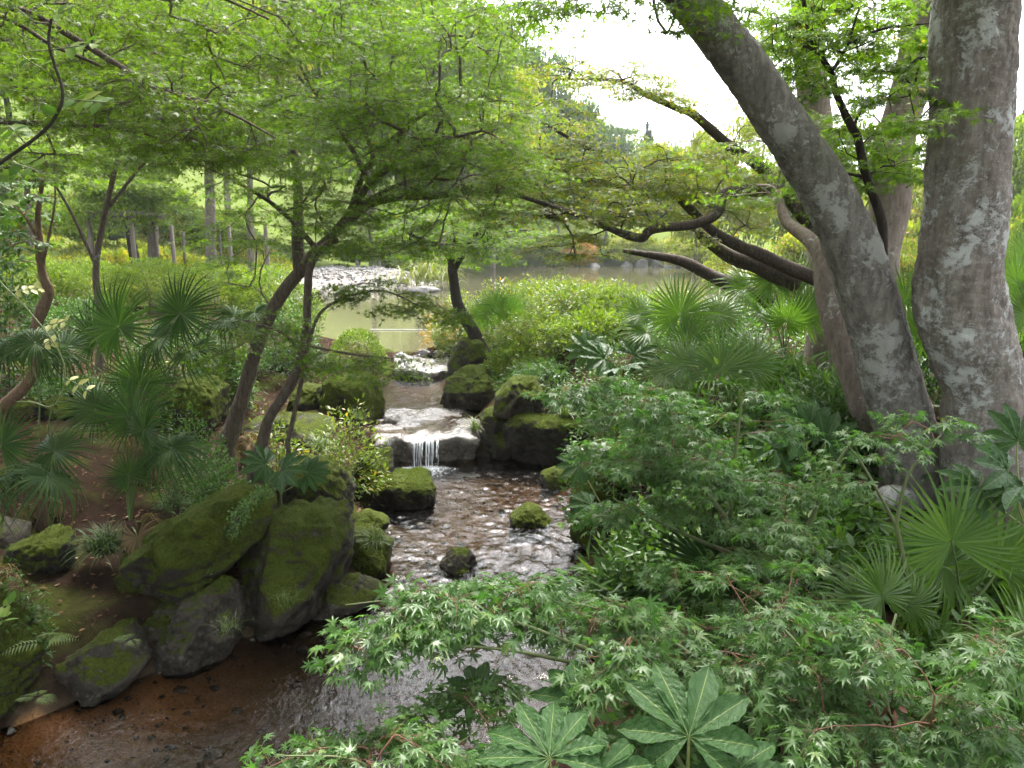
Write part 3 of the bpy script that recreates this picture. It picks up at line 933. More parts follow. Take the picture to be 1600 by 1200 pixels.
def block(label, x0, x1, yfront, Yf, depth, seed, mat='rock_block', moss=8000, msize=0.018, rot=0.0, p=5.0, slope=0.0, zb=-0.2):
    d, f = ICO[5]
    q = d / (np.sum(np.abs(d) ** p, 1, keepdims=True) ** (1 / p))
    a, b2 = at(x0, yfront, Yf), at(x1, yfront, Yf)
    hw, hd = 0.5 * (b2[0] - a[0]), 0.5 * depth
    zt = a[2]; zc, hz_ = 0.5 * (zt + zb), 0.5 * (zt - zb)
    rg = np.random.default_rng(seed)
    pl = [(nrm(np.array([rg.normal(), rg.normal(), -abs(rg.normal()) * 0.5])), rg.uniform(1.0, 1.2)) for _ in range(8)]
    s_ = np.ones(len(q))
    for v, h in pl:
        dt = q @ v; s_ = np.minimum(s_, np.where(dt > h, h / np.maximum(dt, 1e-6), 1))
    q = q * s_[:, None] * [hw, hd, hz_]
    m = (hw + hd + hz_) / 3
    q = q + nrm(q) * (0.11 * m * fbm(q / m * 1.5 + seed, 5, seed) + 0.02 * m * vnoise(q / m * 10, seed + 2))[:, None]
    q[:, 0] *= 1 - 0.10 * (q[:, 2] / hz_ < -0.2) * np.clip(-q[:, 2] / hz_ - 0.2, 0, 1)
    q[:, 2] += slope * q[:, 0]
    c, s2 = math.cos(rot), math.sin(rot)
    q[:, :2] = q[:, :2] @ np.array([[c, s2], [-s2, c]])
    ctr = np.array([0.5 * (a[0] + b2[0]), Yf + hd, zc])
    o = tag(obj('boulder', mesh_np('boulder', q, [f]), M[mat], None, ctr), label, 'rock')
    moss_tufts(q, f, moss, seed, msize, 0.45, o)
    return o


block('big dark block with a flat moss top beside the waterfall', 790, 935, 655, 9.55, 1.15, 27, moss=12000, msize=0.022, p=4.0)
block('square mossy stone with a flat golden top at the stream edge', 574, 674, 757, 7.85, 0.75, 11, moss=7000, rot=0.15, p=3.4)
block('bright mossy block beside the upper pool left of the waterfall', 500, 580, 594, 10.4, 0.8, 14, 'rock_moss', moss=9000, rot=-0.3, zb=0.1)
# the ledge the water falls over
def slab(name, label, corners, zt, h, seed, n=44):
    c = np.array(corners, float)
    rg = np.random.default_rng(seed)
    g = np.linspace(0, 1, n)
    A, B = np.meshgrid(g, g)
    u, v = A.ravel()[:, None], B.ravel()[:, None]
    base = (1 - u) * (1 - v) * c[0] + u * (1 - v) * c[1] + u * v * c[2] + (1 - u) * v * c[3]
    ed = np.minimum(np.minimum(u, 1 - u), np.minimum(v, 1 - v))[:, 0]
    p = np.column_stack([base, np.full(n * n, zt)])
    p[:, 2] += 0.06 * fbm(p * 3.2, 5, seed) - 0.05 * np.exp(-ed * 40)
    p[:, :2] += 0.05 * np.stack([fbm(p * 3, 3, seed + 1), fbm(p * 3, 3, seed + 2)], 1)
    k = (np.arange(n - 1)[:, None] * n + np.arange(n - 1)[None]).ravel()
    F = [np.stack([k, k + 1, k + n + 1, k + n], 1)]
    rim = np.concatenate([np.arange(n), np.arange(1, n) * n + n - 1, (n - 1) * n + np.arange(n - 2, -1, -1), np.arange(n - 2, 0, -1) * n])
    V = [p]; prev = rim; off = n * n
    for lv in range(1, 7):
        w = p[rim].copy()
        cc = p.mean(0)
        w[:, 2] = w[:, 2] - h * lv / 6
        w[:, :2] += 0.075 * np.stack([fbm(w * 6, 4, seed + 5), fbm(w * 6, 4, seed + 6)], 1) - nrm(w[:, :2] - cc[:2]) * 0.02 * lv
        V.append(w)
        cur = off + np.arange(len(rim)); off += len(rim)
        nx = np.roll(np.arange(len(rim)), -1)
        F.append(np.stack([prev, cur, cur[nx], prev[nx]], 1))
        prev = cur
    return np.concatenate(V), [np.concatenate(F)]


def add_slab(name, label, corners, zt, h, seed, mat='slab_wet'):
    V, F = slab(name, label, corners, zt, h, seed)
    o = obj(name, mesh_np(name, V, F), M[mat])
    return tag(o, label, 'rock')


e = lambda x, y, z: atz(x, y, z)[:2]
add_slab('ledge_rock', 'broad wet ledge that the small waterfall runs over', [e(583, 690, LV1), e(752, 684, LV1), e(758, 640, LV1), e(578, 640, LV1)], LV1 + 0.005, 0.5, 51)
add_slab('ledge_rock', 'far wet ledge at the edge of the pond', [e(618, 582, 0.45), e(700, 582, 0.45), e(705, 548, 0.5), e(612, 548, 0.5)], LV2 - 0.03, 0.4, 52)
for i, (x0, y0, x1, y1, Y) in enumerate([(613, 549, 640, 562, 16.4), (640, 552, 672, 564, 16.1), (648, 545, 676, 556, 16.5), (672, 546, 703, 558, 16.4)]):
    rock(['flat dark stone at the left end of the pond edge', 'low wet stone in the middle of the far ledge', 'rounded grey stone on the rim of the pond', 'dark stone at the right end of the pond edge'][i],
         [(x0, y1), (x0 + 3, y0 + 4), ((x0 + x1) / 2, y0), (x1 - 3, y0 + 4), (x1, y1), ((x0 + x1) / 2, y1 + 5)], Y, 0.2, 60 + i, 'stone_wet', 3, name='stone')
rock('grey boulder lying on the wet ledge at its left side', [(590, 668), (598, 655), (618, 650), (635, 660), (632, 672), (605, 676)], 10.7, 0.2, 66, 'stone_wet', 3, name='stone')
rock('brown stone standing out of the water film on the ledge', [(622, 674), (626, 664), (638, 661), (648, 668), (646, 678)], 10.35, 0.12, 67, 'stone_wet', 3, name='stone')

# loose stones in the shallows
ST = [(475, 990, 30, 14), (473, 1015, 22, 14), (518, 967, 30, 16), (450, 1010, 13, 8), (280, 1079, 26, 10), (335, 1075, 18, 9), (293, 1116, 16, 7), (370, 1112, 18, 11), (335, 1180, 34, 16), (395, 1172, 26, 12),
      (655, 822, 20, 12), (697, 821, 18, 10), (622, 842, 16, 10), (672, 882, 16, 10), (680, 895, 14, 9), (750, 880, 18, 14), (787, 798, 18, 9), (775, 757, 24, 8), (687, 730, 14, 8), (677, 747, 12, 8),
      (722, 850, 14, 7), (855, 840, 18, 11), (880, 848, 22, 14), (888, 800, 16, 10), (870, 790, 12, 8), (608, 800, 22, 14), (595, 800, 12, 9), (630, 905, 20, 10), (835, 870, 16, 8), (790, 865, 14, 6), (905, 870, 18, 10), (440, 985, 14, 9), (395, 1000, 12, 8), (500, 1000, 10, 6), (640, 870, 18, 8)]
rs = np.random.default_rng(5)
for i, (x, y, w, h) in enumerate(ST):
    p = atz(x, y, 0.0)
    Y = p[1]
    ol = []
    for a in np.linspace(0, 2 * np.pi, 9, endpoint=False):
        r = rs.uniform(0.8, 1.1)
        ol.append((x + math.cos(a) * w * 0.5 * r, y - math.sin(a) * h * 0.55 * r))
    zn = 0 if y > 1060 else 1 if y > 960 else 2 if y > 775 else 3
    rock(['small wet stone in the calm brown pool at the lower left', 'small wet stone in the shallows below the big ridged boulder', 'small wet stone in the silvery rapids', 'small wet stone in the water just below the waterfall'][zn], ol, Y, px(w * 0.4, Y), 100 + i, 'stone_wet', 3, 5, name='stone', cat='stone', group=['loose stones in the calm pool', 'loose stones below the ridged boulder', 'loose stones in the rapids', 'loose stones below the waterfall'][zn])

# ------------------------------------------------------------------ falling water
def fall(label, x0, x1, yt, ztop, zbot, Y, nst, seed, spread=0.10):
    rg = np.random.default_rng(seed)
    a, b = atz(x0, yt, ztop), atz(x1, yt, ztop)
    t = thing('waterfall', label, 'waterfall', ((a[0] + b[0]) / 2, Y, zbot))
    org = np.array(t.location)
    for i in range(nst):
        u = float(np.clip(rg.choice([0.15, 0.4, 0.62, 0.85]) + rg.normal(0, 0.09), 0, 1)) if nst > 4 else rg.random()
        x = a[0] + (b[0] - a[0]) * u
        n = 10
        s = np.linspace(0, 1, n)
        w = 0.0018 + 0.009 * rg.random() ** 2
        brk = rg.uniform(0.0, 0.25) * (rg.random() < 0.3)
        s_end = 1.0 if rg.random() < 0.7 else rg.uniform(0.5, 0.9)
        zz = (ztop + 0.01) + (zbot - ztop - 0.01) * s * s_end
        yy = Y + 0.10 - spread * np.sqrt(s) * rg.uniform(0.7, 1.3)
        P = np.stack([x + 0.006 * vnoise(np.stack([s * 5, s * 0 + i, s * 0], 1), seed), yy, zz], 1)
        V, Fq = tube(P, w * (1 - 0.45 * s) * (1 + 0.6 * vnoise(np.stack([s * 9, s * 0 + i * 1.3, s * 0], 1), seed + 1)), 6)
        obj('water_strand', mesh_np('water_strand', V - org, [Fq]), M['foam'], t)
    # splash at the foot: foam beads
    K = 1800 if nst > 4 else 250
    p = np.stack([rg.normal(0.5 * (a[0] + b[0]), 0.32 * (b[0] - a[0]) + 0.05, K), Y - 0.10 - np.abs(rg.normal(0, 0.16, K)), zbot + np.abs(rg.normal(0, 0.018, K)) + 0.002], 1)
    d, fc = ICO[2] if False else (np.array([[1, 0, 0], [-1, 0, 0], [0, 1, 0], [0, -1, 0], [0, 0, 1], [0, 0, -1]], float), np.array([[0, 2, 4], [2, 1, 4], [1, 3, 4], [3, 0, 4], [2, 0, 5], [1, 2, 5], [3, 1, 5], [0, 3, 5]]))
    r = 0.002 + 0.007 * rg.random(K) ** 3
    V = (p[:, None] + d[None] * r[:, None, None]).reshape(-1, 3) - org
    F = (fc[None] + (np.arange(K) * 6)[:, None, None]).reshape(-1, 3)
    obj('splash', mesh_np('splash', V, [F]), M['foam'], t, stuff=True)
    return t


fall('small white waterfall dropping from the wet ledge', 646, 690, 682, LV1, 0.0, atz(660, 688, LV1)[1] - 0.10, 30, 3, 0.16)
fall('thin trickle beside the small waterfall', 598, 614, 684, LV1, 0.0, atz(606, 690, LV1)[1] - 0.10, 2, 4, 0.15)

# ------------------------------------------------------------------ trees
def limb_pts(pts, n=6):
    """pts: (px x, px y, world Y, width px)"""
    P = np.array([at(x, y, Y) for x, y, Y, w in pts])
    R = np.array([px(w, Y) * 0.5 for x, y, Y, w in pts])
    t = np.linspace(0, 1, len(P))
    C = catmull(P, n)
    return C, np.interp(np.linspace(0, 1, len(C)), t, R)


SCARS = {202: [(at(1436, 470, 4.68), 0.07, 0.32, -0.30), (at(1455, 440, 4.5), 0.10, 0.6, 0.16), (at(1470, 520, 4.5), 0.12, 0.5, 0.12), (at(1556, 478, 4.52), 0.016, 0.22, -0.16)],
         201: [(at(1300, 420, 4.85), 0.08, 0.6, 0.10), (at(1180, 170, 4.75), 0.07, 0.8, 0.12), (at(1440, 640, 4.9), 0.10, 0.6, 0.10)]}


def rough_tube(P, R, sides, seed, amp=0.05, fine=0.012, flare=None):
    V, Fq = tube(P, R, sides)
    ctr = np.repeat(P, sides, 0)
    rr = np.repeat(R, sides)
    d = nrm(V - ctr)
    m = R.mean()
    k = 1 + amp * fbm(V / (m * 2.2), 3, seed) + fine * fbm(V / (m * 0.35) * np.array([1, 1, .45]), 3, seed + 5)
    if sides >= 60:                                           # old bark: knots, swellings, ridges and scars
        rgk = np.random.default_rng(seed)
        k = k + 0.022 * fbm(V / (m * 0.16) * np.array([1, 1, 1.8]), 4, seed + 9) - 0.03 * np.clip(1 - 3 * np.abs(fbm(V / (m * 0.7) * np.array([1, 1, 0.5]), 3, seed + 13)), 0, 1) ** 2
        for _ in range(16):
            i0 = rgk.integers(int(len(P) * 0.1), len(P) - 5); a0 = rgk.uniform(0, 2 * np.pi)
            c0 = P[i0] + R[i0] * np.array([math.cos(a0), math.sin(a0), 0])
            dd2 = np.sum(((V - c0) * [1, 1, 0.7]) ** 2, 1); w = R[i0] * rgk.uniform(0.18, 0.4)
            k = k + rgk.uniform(0.03, 0.11) * np.exp(-dd2 / w ** 2) - 0.10 * np.exp(-dd2 / (0.35 * w) ** 2) * (rgk.random() < 0.6)
        for c0, w, el, am in SCARS.get(seed, []):
            dd2 = np.sum(((V - c0) * [1, 1, el]) ** 2, 1)
            k = k + am * np.exp(-dd2 / w ** 2)
    if flare is not None:
        s = np.repeat(np.linspace(0, 1, len(P)), sides)
        a = np.arctan2(d[:, 1], d[:, 0])
        k = k + flare * np.exp(-s * 14) * (0.5 + 0.5 * np.cos(a * 5 + seed) + 0.4 * np.cos(a * 3 + 1.7 * seed))
    return ctr + d * (rr * k)[:, None], Fq


def grow(limbs, targets, rg, rtip=0.0035, upbias=0.15, start=0.15, wander=0.10, maxr=0.03):
    """connect each target to the nearest wood; returns list of (points, radii)"""
    nodes, ndir, nrad, par, load, owner = [], [], [], [], [], []
    for P, R in limbs:
        i0 = int(len(P) * start)
        T = nrm(np.gradient(P, axis=0))
        for i in range(i0, len(P)):
            nodes.append(P[i]); ndir.append(T[i]); nrad.append(R[i]); par.append(-1)
    nodes, ndir, nrad = list(nodes), list(ndir), list(nrad)
    tg = np.asarray(targets, float)
    NA = np.array(nodes)
    dmin = np.array([np.min(np.linalg.norm(NA - t, axis=1)) for t in tg])
    twigs = []
    nb = len(nodes)
    load = [0] * nb
    outd = np.zeros_like(tg)
    for ti in np.argsort(dmin):
        t = tg[ti]
        NA = np.array(nodes)
        dv = t - NA
        dist = np.linalg.norm(dv, axis=1)
        al = np.sum(dv * np.array(ndir), 1) / np.maximum(dist, 1e-6)
        cost = dist * (1.35 - 0.35 * al) + 0.25 * np.maximum(NA[:, 2] - t[2], 0)
        j = int(np.argmin(cost))
        a, d = NA[j], np.array(ndir[j])
        L = dist[j]
        if L < 1e-3: L = 1e-3
        c1 = a + d * L * 0.22 + np.array([0, 0, upbias * L])
        hz = nrm((t - a) * np.array([1, 1, 0.2]) + 1e-6)
        c2 = t - hz * L * 0.3
        n = max(3, min(9, int(L / 0.12) + 2))
        s = np.linspace(0, 1, n)[:, None]
        C = (1 - s) ** 3 * a + 3 * (1 - s) ** 2 * s * c1 + 3 * (1 - s) * s ** 2 * c2 + s ** 3 * t
        C[1:-1] += rg.normal(0, wander * L / n * 0.5, (n - 2, 3))
        T = nrm(np.gradient(C, axis=0))
        outd[ti] = T[-1]
        idx = [j]
        for i in range(1, n):
            nodes.append(C[i]); ndir.append(T[i]); nrad.append(None); load.append(0)
            par.append(idx[-1]); idx.append(len(nodes) - 1)
        k = idx[-1]
        while k >= nb:
            load[k] += 1
            k = par[k]
        twigs.append((C, idx))
    res = []
    for C, idx in twigs:
        l = np.array([load[i] for i in idx], float)
        l[0] = l[1]
        res.append((C, np.minimum(rtip * np.sqrt(l) * 1.15, maxr)))
    return res, outd


def sprays(tg, outd, rg, r, nt, nl, ls, droop=0.15, spread=1.2, flat=0.12, tilt=0.35, petiole=0.35):
    tilt = tilt * 1.5
    T = len(tg)
    up = np.array([0, 0, 1.0])
    o = outd * np.array([1, 1, 0.25]) + rg.normal(0, 0.25, outd.shape) * np.array([1, 1, 0.2])
    az = np.arctan2(o[:, 1], o[:, 0])
    A = az[:, None] + rg.uniform(-spread, spread, (T, nt))
    el = rg.normal(0.02, flat, (T, nt))
    d = np.stack([np.cos(A) * np.cos(el), np.sin(A) * np.cos(el), np.sin(el)], -1)            # T,nt,3
    ln = r * rg.uniform(0.55, 1.1, (T, nt)) * (np.ones(T) if np.isscalar(r) else 1)[:, None] if np.isscalar(r) else r[:, None] * rg.uniform(0.55, 1.1, (T, nt))
    st = tg[:, None] + d * 0 + rg.normal(0, 0.01, (T, nt, 3))
    s = (np.arange(nl) + 0.6) / nl
    s = s[None, None] + rg.uniform(-0.3, 0.3, (T, nt, nl)) / nl
    pos = st[:, :, None] + d[:, :, None] * (ln[:, :, None] * s)[..., None]
    pos[..., 2] -= droop * ln[:, :, None] * s ** 2
    lat = np.cross(np.broadcast_to(up, d.shape), d)
    sg = np.where((np.arange(nl) % 2) == 0, 1.0, -1.0)[None, None, :, None]
    tip = d[:, :, None] * rg.uniform(0.3, 1.0, pos.shape[:3] + (1,)) + lat[:, :, None] * sg * rg.uniform(0.3, 1.0, pos.shape[:3] + (1,)) + rg.normal(0, 0.2, pos.shape)
    tip[..., 2] -= 0.30
    tip = nrm(tip)
    n = up + rg.normal(0, tilt, pos.shape)
    sz = ls * rg.uniform(0.55, 1.25, pos.shape[:3])
    lp = pos + tip * (petiole * sz)[..., None]
    # twiglet polylines
    ss = np.array([0, 0.5, 1.0])
    tw = st[:, :, None] + d[:, :, None] * (ln[:, :, None] * ss)[..., None]
    tw[..., 2] -= droop * ln[:, :, None] * ss ** 2
    return lp.reshape(-1, 3), tip.reshape(-1, 3), n.reshape(-1, 3), sz.reshape(-1), tw.reshape(-1, 3, 3)


def twiglet_mesh(tw, r0):
    """tw (K,3,3) thin 3-sided tubes"""
    K = len(tw)
    a = np.array([0, 2.1, 4.2])
    off = np.stack([np.cos(a), np.sin(a)], 1)
    d = nrm(tw[:, 2] - tw[:, 0])
    up = np.array([0, 0, 1.0])
    b1 = nrm(np.cross(d, up + 0 * d) + 1e-6)
    b2 = np.cross(d, b1)
    rad = np.array([1.0, 0.7, 0.35]) * r0
    V = tw[:, :, None] + rad[None, :, None, None] * (off[None, None, :, 0:1] * b1[:, None, None] + off[None, None, :, 1:2] * b2[:, None, None])
    f = []
    for i in range(2):
        for k in range(3):
            k2 = (k + 1) % 3
            f.append([i * 3 + k, i * 3 + k2, i * 3 + 3 + k2, i * 3 + 3 + k])
    f = np.array(f)
    return V.reshape(-1, 3), (f[None] + (np.arange(K) * 9)[:, None, None]).reshape(-1, 4)


PAD_MUL = 2.7


def pads(specs, rg):
    """specs: (px x, px y, rx, ry, Y0, Y1, n) -> world targets inside those ellipses, spread in depth"""
    out = []
    for x, y, rx, ry, Y0, Y1, n in specs:
        n = int(n * PAD_MUL)
        a = rg.uniform(0, 2 * np.pi, n); r = np.sqrt(rg.random(n))
        Y = rg.uniform(Y0, Y1, n)
        for i in range(n):
            out.append(at(x + rx * r[i] * math.cos(a[i]), y + ry * r[i] * math.sin(a[i]), Y[i]))
    return np.array(out)


def maple(name, label, base, trunks, limbs, targets, seed, r=0.35, nt=7, nl=10, ls=0.07, mat='maple', bark='bark_maple', tmpl=MAPLE_MID, tilt=0.35,
          rtip=0.003, droop=0.15, twigmat=None, cat='tree', start=0.2, flat=0.12, sides=12, upbias=0.15, maxr=0.03, spread=1.2, flare=None, amp=0.05, group=None, fine=0.012, nseg=6, petiole=0.35, rmul=None):
    rg = np.random.default_rng(seed)
    t = thing(name, label, cat, tuple(base), group)
    org = np.asarray(base, float)
    wood = []
    for nm, L in [('trunk', l) for l in trunks] + [('branch', l) for l in limbs]:
        if isinstance(L, tuple): P, R = L
        else: P, R = limb_pts(L, nseg)
        sd = sides if nm == 'trunk' else max(6, sides - 4)
        if nm == 'trunk':
            g0 = gz(P[0][0], P[0][1])
            if P[0][2] > g0 - 0.1:                            # root the stem in the soil
                P = np.vstack([[P[0][0], P[0][1], g0 - 0.15], P]); R = np.concatenate([[R[0] * 1.15], R])
        ex = nrm(P[-1] - P[-2]) * R[-1]
        P = np.vstack([P, P[-1] + ex * 0.5, P[-1] + ex * 0.8]); R = np.concatenate([R, [R[-1] * 0.75, R[-1] * 0.02]])
        if nm == 'branch':
            ex = nrm(P[0] - P[1]) * R[0]
            P = np.vstack([P[0] + ex * 0.8, P[0] + ex * 0.5, P]); R = np.concatenate([[R[0] * 0.02, R[0] * 0.75], R])
        V, Fq = rough_tube(P, R, sd if nm == 'trunk' else min(sd, 24), seed + len(wood), amp, fine, flare if nm == 'trunk' else None)
        obj(nm, mesh_np(nm, V - org, [Fq]), M[bark], t)
        wood.append((P, R))
    if targets is not None and len(targets):
        tw, od = grow(wood, targets, rg, rtip, upbias, start, maxr=maxr)
        mb = MB()
        for C, R in tw:
            V, Fq = tube(C, R, 4)
            mb.add(V, Fq)
        lp, tip, n, sz, tl = sprays(targets, od, rg, r, nt, nl, ls, droop, spread, flat, tilt, petiole)
        V, Fq = twiglet_mesh(tl, rtip * 0.55)
        mb.add(V, Fq)
        mb.build('twigs', M[twigmat or bark], t, org, stuff=True)
        V, Fc, rn = instance(tmpl, lp, tip, n, sz, np.clip(rg.normal(0.45, 0.22, len(lp)), 0, 1))
        obj('foliage', mesh_np('foliage', V - org, [Fc], rn, smooth=False), M[mat], t, stuff=True)
    return t


def foot(x, y, Y, dz=-0.1):
    p = at(x, y, Y)
    return np.array([p[0], p[1], gz(p[0], p[1]) + dz])


rgp = np.random.default_rng(77)
# --- the thick leaning trunk on the right
lean = [(1452, 850, 5.15, 152.0), (1436, 775, 5.15, 113.6), (1424, 700, 5.12, 97.6), (1393, 600, 5.1, 88.0), (1366, 500, 5.05, 83.1), (1336, 400, 5.0, 80.0), (1290, 300, 4.95, 76.8), (1226, 200, 4.9, 70.4), (1158, 100, 4.85, 67.1), (1080, 0, 4.8, 62.4), (1000, -85, 4.75, 56.0), (930, -190, 4.8, 48.0)]
lean_top = pads([(960, -260, 260, 120, 3.6, 5.6, 26), (1010, 20, 60, 40, 4.2, 4.8, 2), (890, 5, 40, 18, 4.6, 5.2, 2)], rgp)
lean_stub = [(1440, 800, 5.05, 60), (1412, 782, 4.9, 46), (1390, 778, 4.8, 40), (1376, 782, 4.75, 34)]
tl_ = maple('leaning_tree', 'thick grey lichen-spotted trunk leaning left at the right side', foot(1440, 800, 5.15), [lean], [lean_stub, [(1000, -85, 4.75, 40), (1120, -200, 4.4, 26), (1200, -330, 4.0, 12)]], lean_top, 201, r=0.5, nt=8, nl=11, ls=0.075, mat='maple', bark='bark_lean', start=0.8, sides=84, flare=0.35, amp=0.06, fine=0.03, nseg=24)
# --- upright trunk at the right edge
up_tr = [(1560, 900, 4.75, 195), (1552, 800, 4.75, 150), (1545, 700, 4.75, 132.1), (1536, 600, 4.75, 119.0), (1508, 510, 4.75, 128.3), (1500, 450, 4.75, 120.9), (1503, 380, 4.75, 113.5), (1508, 300, 4.75, 111.6), (1512, 200, 4.75, 111.6), (1518, 100, 4.75, 111.6), (1524, 0, 4.75, 109.7), (1535, -150, 4.7, 93.0), (1550, -350, 4.6, 55.8)]
up_top = pads([(1450, -250, 330, 130, 3.2, 5.5, 30)], rgp)
maple('upright_tree', 'tall straight brown trunk with white lichen flakes at the right edge', foot(1552, 800, 4.75), [up_tr], [[(1530, -100, 4.7, 60), (1420, -260, 4.2, 30), (1300, -380, 3.8, 12)]], up_top, 202, r=0.5, nt=8, nl=11, ls=0.075, bark='bark_big', start=0.8, sides=96, flare=0.3, amp=0.07, fine=0.03, nseg=24)
# --- pale smooth stem behind the leaning trunk
maple('slender_tree', 'pale smooth stem just behind the leaning trunk', foot(1375, 700, 5.6), [[(1392, 740, 5.6, 56), (1370, 680, 5.6, 48), (1345, 620, 5.6, 46), (1322, 555, 5.65, 44), (1304, 500, 5.7, 40), (1290, 440, 5.8, 34), (1284, 400, 5.9, 28), (1262, 372, 6.1, 22), (1228, 345, 6.4, 16), (1215, 300, 6.6, 10)]], [], pads([(1190, 270, 90, 60, 6.2, 7.2, 9)], rgp), 203, r=0.35, nt=7, nl=9, ls=0.065, bark='bark_pale', start=0.8, sides=20, amp=0.08)
# --- forked trunk between the two thick ones
maple('forked_tree', 'grey-brown trunk seen between the leaning and the upright trunk', foot(1372, 430, 7.6), [[(1366, 520, 7.6, 70), (1372, 400, 7.6, 64), (1390, 330, 7.6, 60), (1393, 260, 7.6, 54), (1402, 210, 7.6, 52), (1425, 130, 7.55, 56), (1442, 40, 7.5, 54), (1458, -60, 7.5, 48), (1470, -200, 7.5, 30)]],
      [[(1410, 210, 7.6, 22), (1440, 198, 7.4, 16), (1470, 185, 7.2, 10)]], pads([(1400, -40, 150, 60, 6.0, 8.5, 14), (1390, 190, 110, 100, 6.2, 7.4, 10), (1330, 250, 80, 90, 6.6, 7.4, 8)], rgp), 204, r=0.42, nt=8, nl=10, ls=0.07, bark='bark_pale', start=0.4, sides=20, amp=0.08, maxr=0.02)
# --- pale far trunk
maple('pale_tree', 'pale vertical trunk half hidden by leaves left of the forked one', foot(1290, 420, 9.5), [[(1292, 470, 9.5, 52), (1285, 330, 9.5, 50), (1280, 240, 9.5, 46), (1270, 150, 9.5, 44), (1262, 60, 9.5, 42), (1256, -40, 9.5, 38), (1250, -160, 9.5, 28)]], [], pads([(1250, 60, 110, 110, 7.6, 9.4, 16), (1300, -60, 160, 60, 7.5, 10, 12)], rgp), 205, r=0.5, nt=8, nl=10, ls=0.075, bark='bark_pale', start=0.35, sides=16, maxr=0.02)
# --- dark thin sapling crossing in front
sap = [(1378, 440, 5.6, 16), (1379, 380, 5.55, 15), (1376, 340, 5.55, 14), (1352, 270, 5.55, 13), (1340, 215, 5.55, 12), (1330, 197, 5.55, 12), (1308, 150, 5.55, 10), (1298, 112, 5.55, 9), (1277, 80, 5.55, 8), (1262, 40, 5.55, 7), (1254, -10, 5.55, 6), (1240, -80, 5.55, 4)]
maple('dark_sapling', 'thin dark winding stem before the trunks at upper right', foot(1400, 760, 5.6), [[(1405, 760, 5.6, 18), (1385, 560, 5.6, 17), (1378, 440, 5.6, 16)], sap],
      [[(1278, 82, 5.55, 6), (1240, 60, 5.55, 5), (1200, 44, 5.55, 3)], [(1300, 112, 5.55, 6), (1322, 75, 5.55, 5), (1340, 20, 5.55, 3), (1355, -30, 5.55, 2)], [(1325, 68, 5.55, 4), (1380, 45, 5.55, 4), (1455, 36, 5.4, 2)], [(1352, 276, 5.55, 5), (1318, 270, 5.55, 4), (1308, 262, 5.55, 2)], [(1332, 200, 5.55, 5), (1355, 165, 5.55, 4), (1420, 150, 5.4, 2)]],
      pads([(1240, 90, 70, 80, 5.0, 6.2, 12), (1310, 40, 80, 60, 5.0, 6.2, 12), (1390, 60, 70, 60, 5.1, 6.2, 11), (1420, 180, 50, 60, 4.1, 5.6, 6), (1300, 250, 60, 60, 5.4, 6.2, 8), (1400, 250, 40, 40, 5.5, 6.2, 4)], rgp), 206, r=0.24, nt=6, nl=8, ls=0.062, mat='maple', bark='bark_dark', start=0.3, sides=10, tmpl=MAPLE_HI, rtip=0.0022)

# --- maple with long arching limbs over the pond (right of centre)
limbs6 = [
    [(1260, 345, 8.6, 20.2), (1195, 268, 8.5, 17.3), (1140, 228, 8.4, 15.8), (1085, 180, 8.3, 13.7), (1060, 170, 8.3, 10.1), (1010, 148, 8.2, 8.6), (975, 128, 8.2, 5.8), (930, 124, 8.1, 4.3), (868, 124, 8.1, 2.9)],
    [(1320, 450, 8.7, 24.5), (1255, 428, 8.7, 21.6), (1200, 403, 8.6, 20.2), (1150, 382, 8.5, 17.3), (1115, 362, 8.4, 15.8), (1080, 328, 8.4, 14.4), (1048, 300, 8.3, 11.5), (1010, 296, 8.2, 9.4), (968, 300, 8.1, 6.5)],
    [(1250, 300, 7.6, 21.6), (1172, 298, 7.5, 19.4), (1130, 306, 7.5, 20.2), (1122, 332, 7.4, 15.8), (1088, 350, 7.3, 14.4), (1022, 358, 7.2, 13.7), (1000, 372, 7.2, 14.4), (955, 358, 7.2, 10.1), (900, 335, 7.2, 7.9), (850, 318, 7.2, 6.5), (790, 302, 7.2, 5.0), (740, 300, 7.2, 3.6)],
    [(1240, 440, 9.2, 31.7), (1180, 414, 9.2, 25.9), (1140, 400, 9.2, 21.6), (1105, 376, 9.2, 18.7), (1080, 350, 9.2, 11.5)],
    [(1200, 470, 10, 25.9), (1110, 430, 10, 18.7), (1065, 408, 10, 15.8), (1015, 398, 10, 11.0), (975, 392, 10, 6.0)],
    [(1070, 322, 8.4, 8.6), (1045, 290, 8.4, 7.2), (1040, 275, 8.4, 5.0)],
    [(945, 238, 8.6, 4.3), (915, 230, 8.6, 6.5), (880, 210, 8.6, 5.0), (845, 190, 8.6, 4.3), (800, 180, 8.6, 2.9)],
    [(1048, 300, 8.3, 8.6), (930, 285, 8.5, 7.9), (870, 262, 8.6, 6.5), (860, 235, 8.6, 3.6)],
]
tg6 = pads([(900, 110, 50, 25, 7.6, 8.6, 7), (985, 125, 60, 26, 7.6, 8.6, 9), (1040, 150, 50, 22, 7.8, 8.6, 5), (840, 200, 90, 50, 7.8, 9.4, 16), (880, 270, 110, 50, 7.6, 9.0, 20), (800, 320, 70, 40, 7.0, 8.0, 8),
             (980, 260, 120, 50, 7.6, 9.0, 20), (1080, 270, 90, 50, 7.4, 8.8, 14), (940, 320, 90, 35, 6.9, 7.6, 12), (1030, 315, 70, 40, 7.2, 8.2, 8), (1140, 345, 60, 40, 8.0, 9.0, 7), (1170, 240, 60, 60, 8.2, 9, 7), (900, 385, 60, 25, 7.4, 8.4, 6)], rgp)
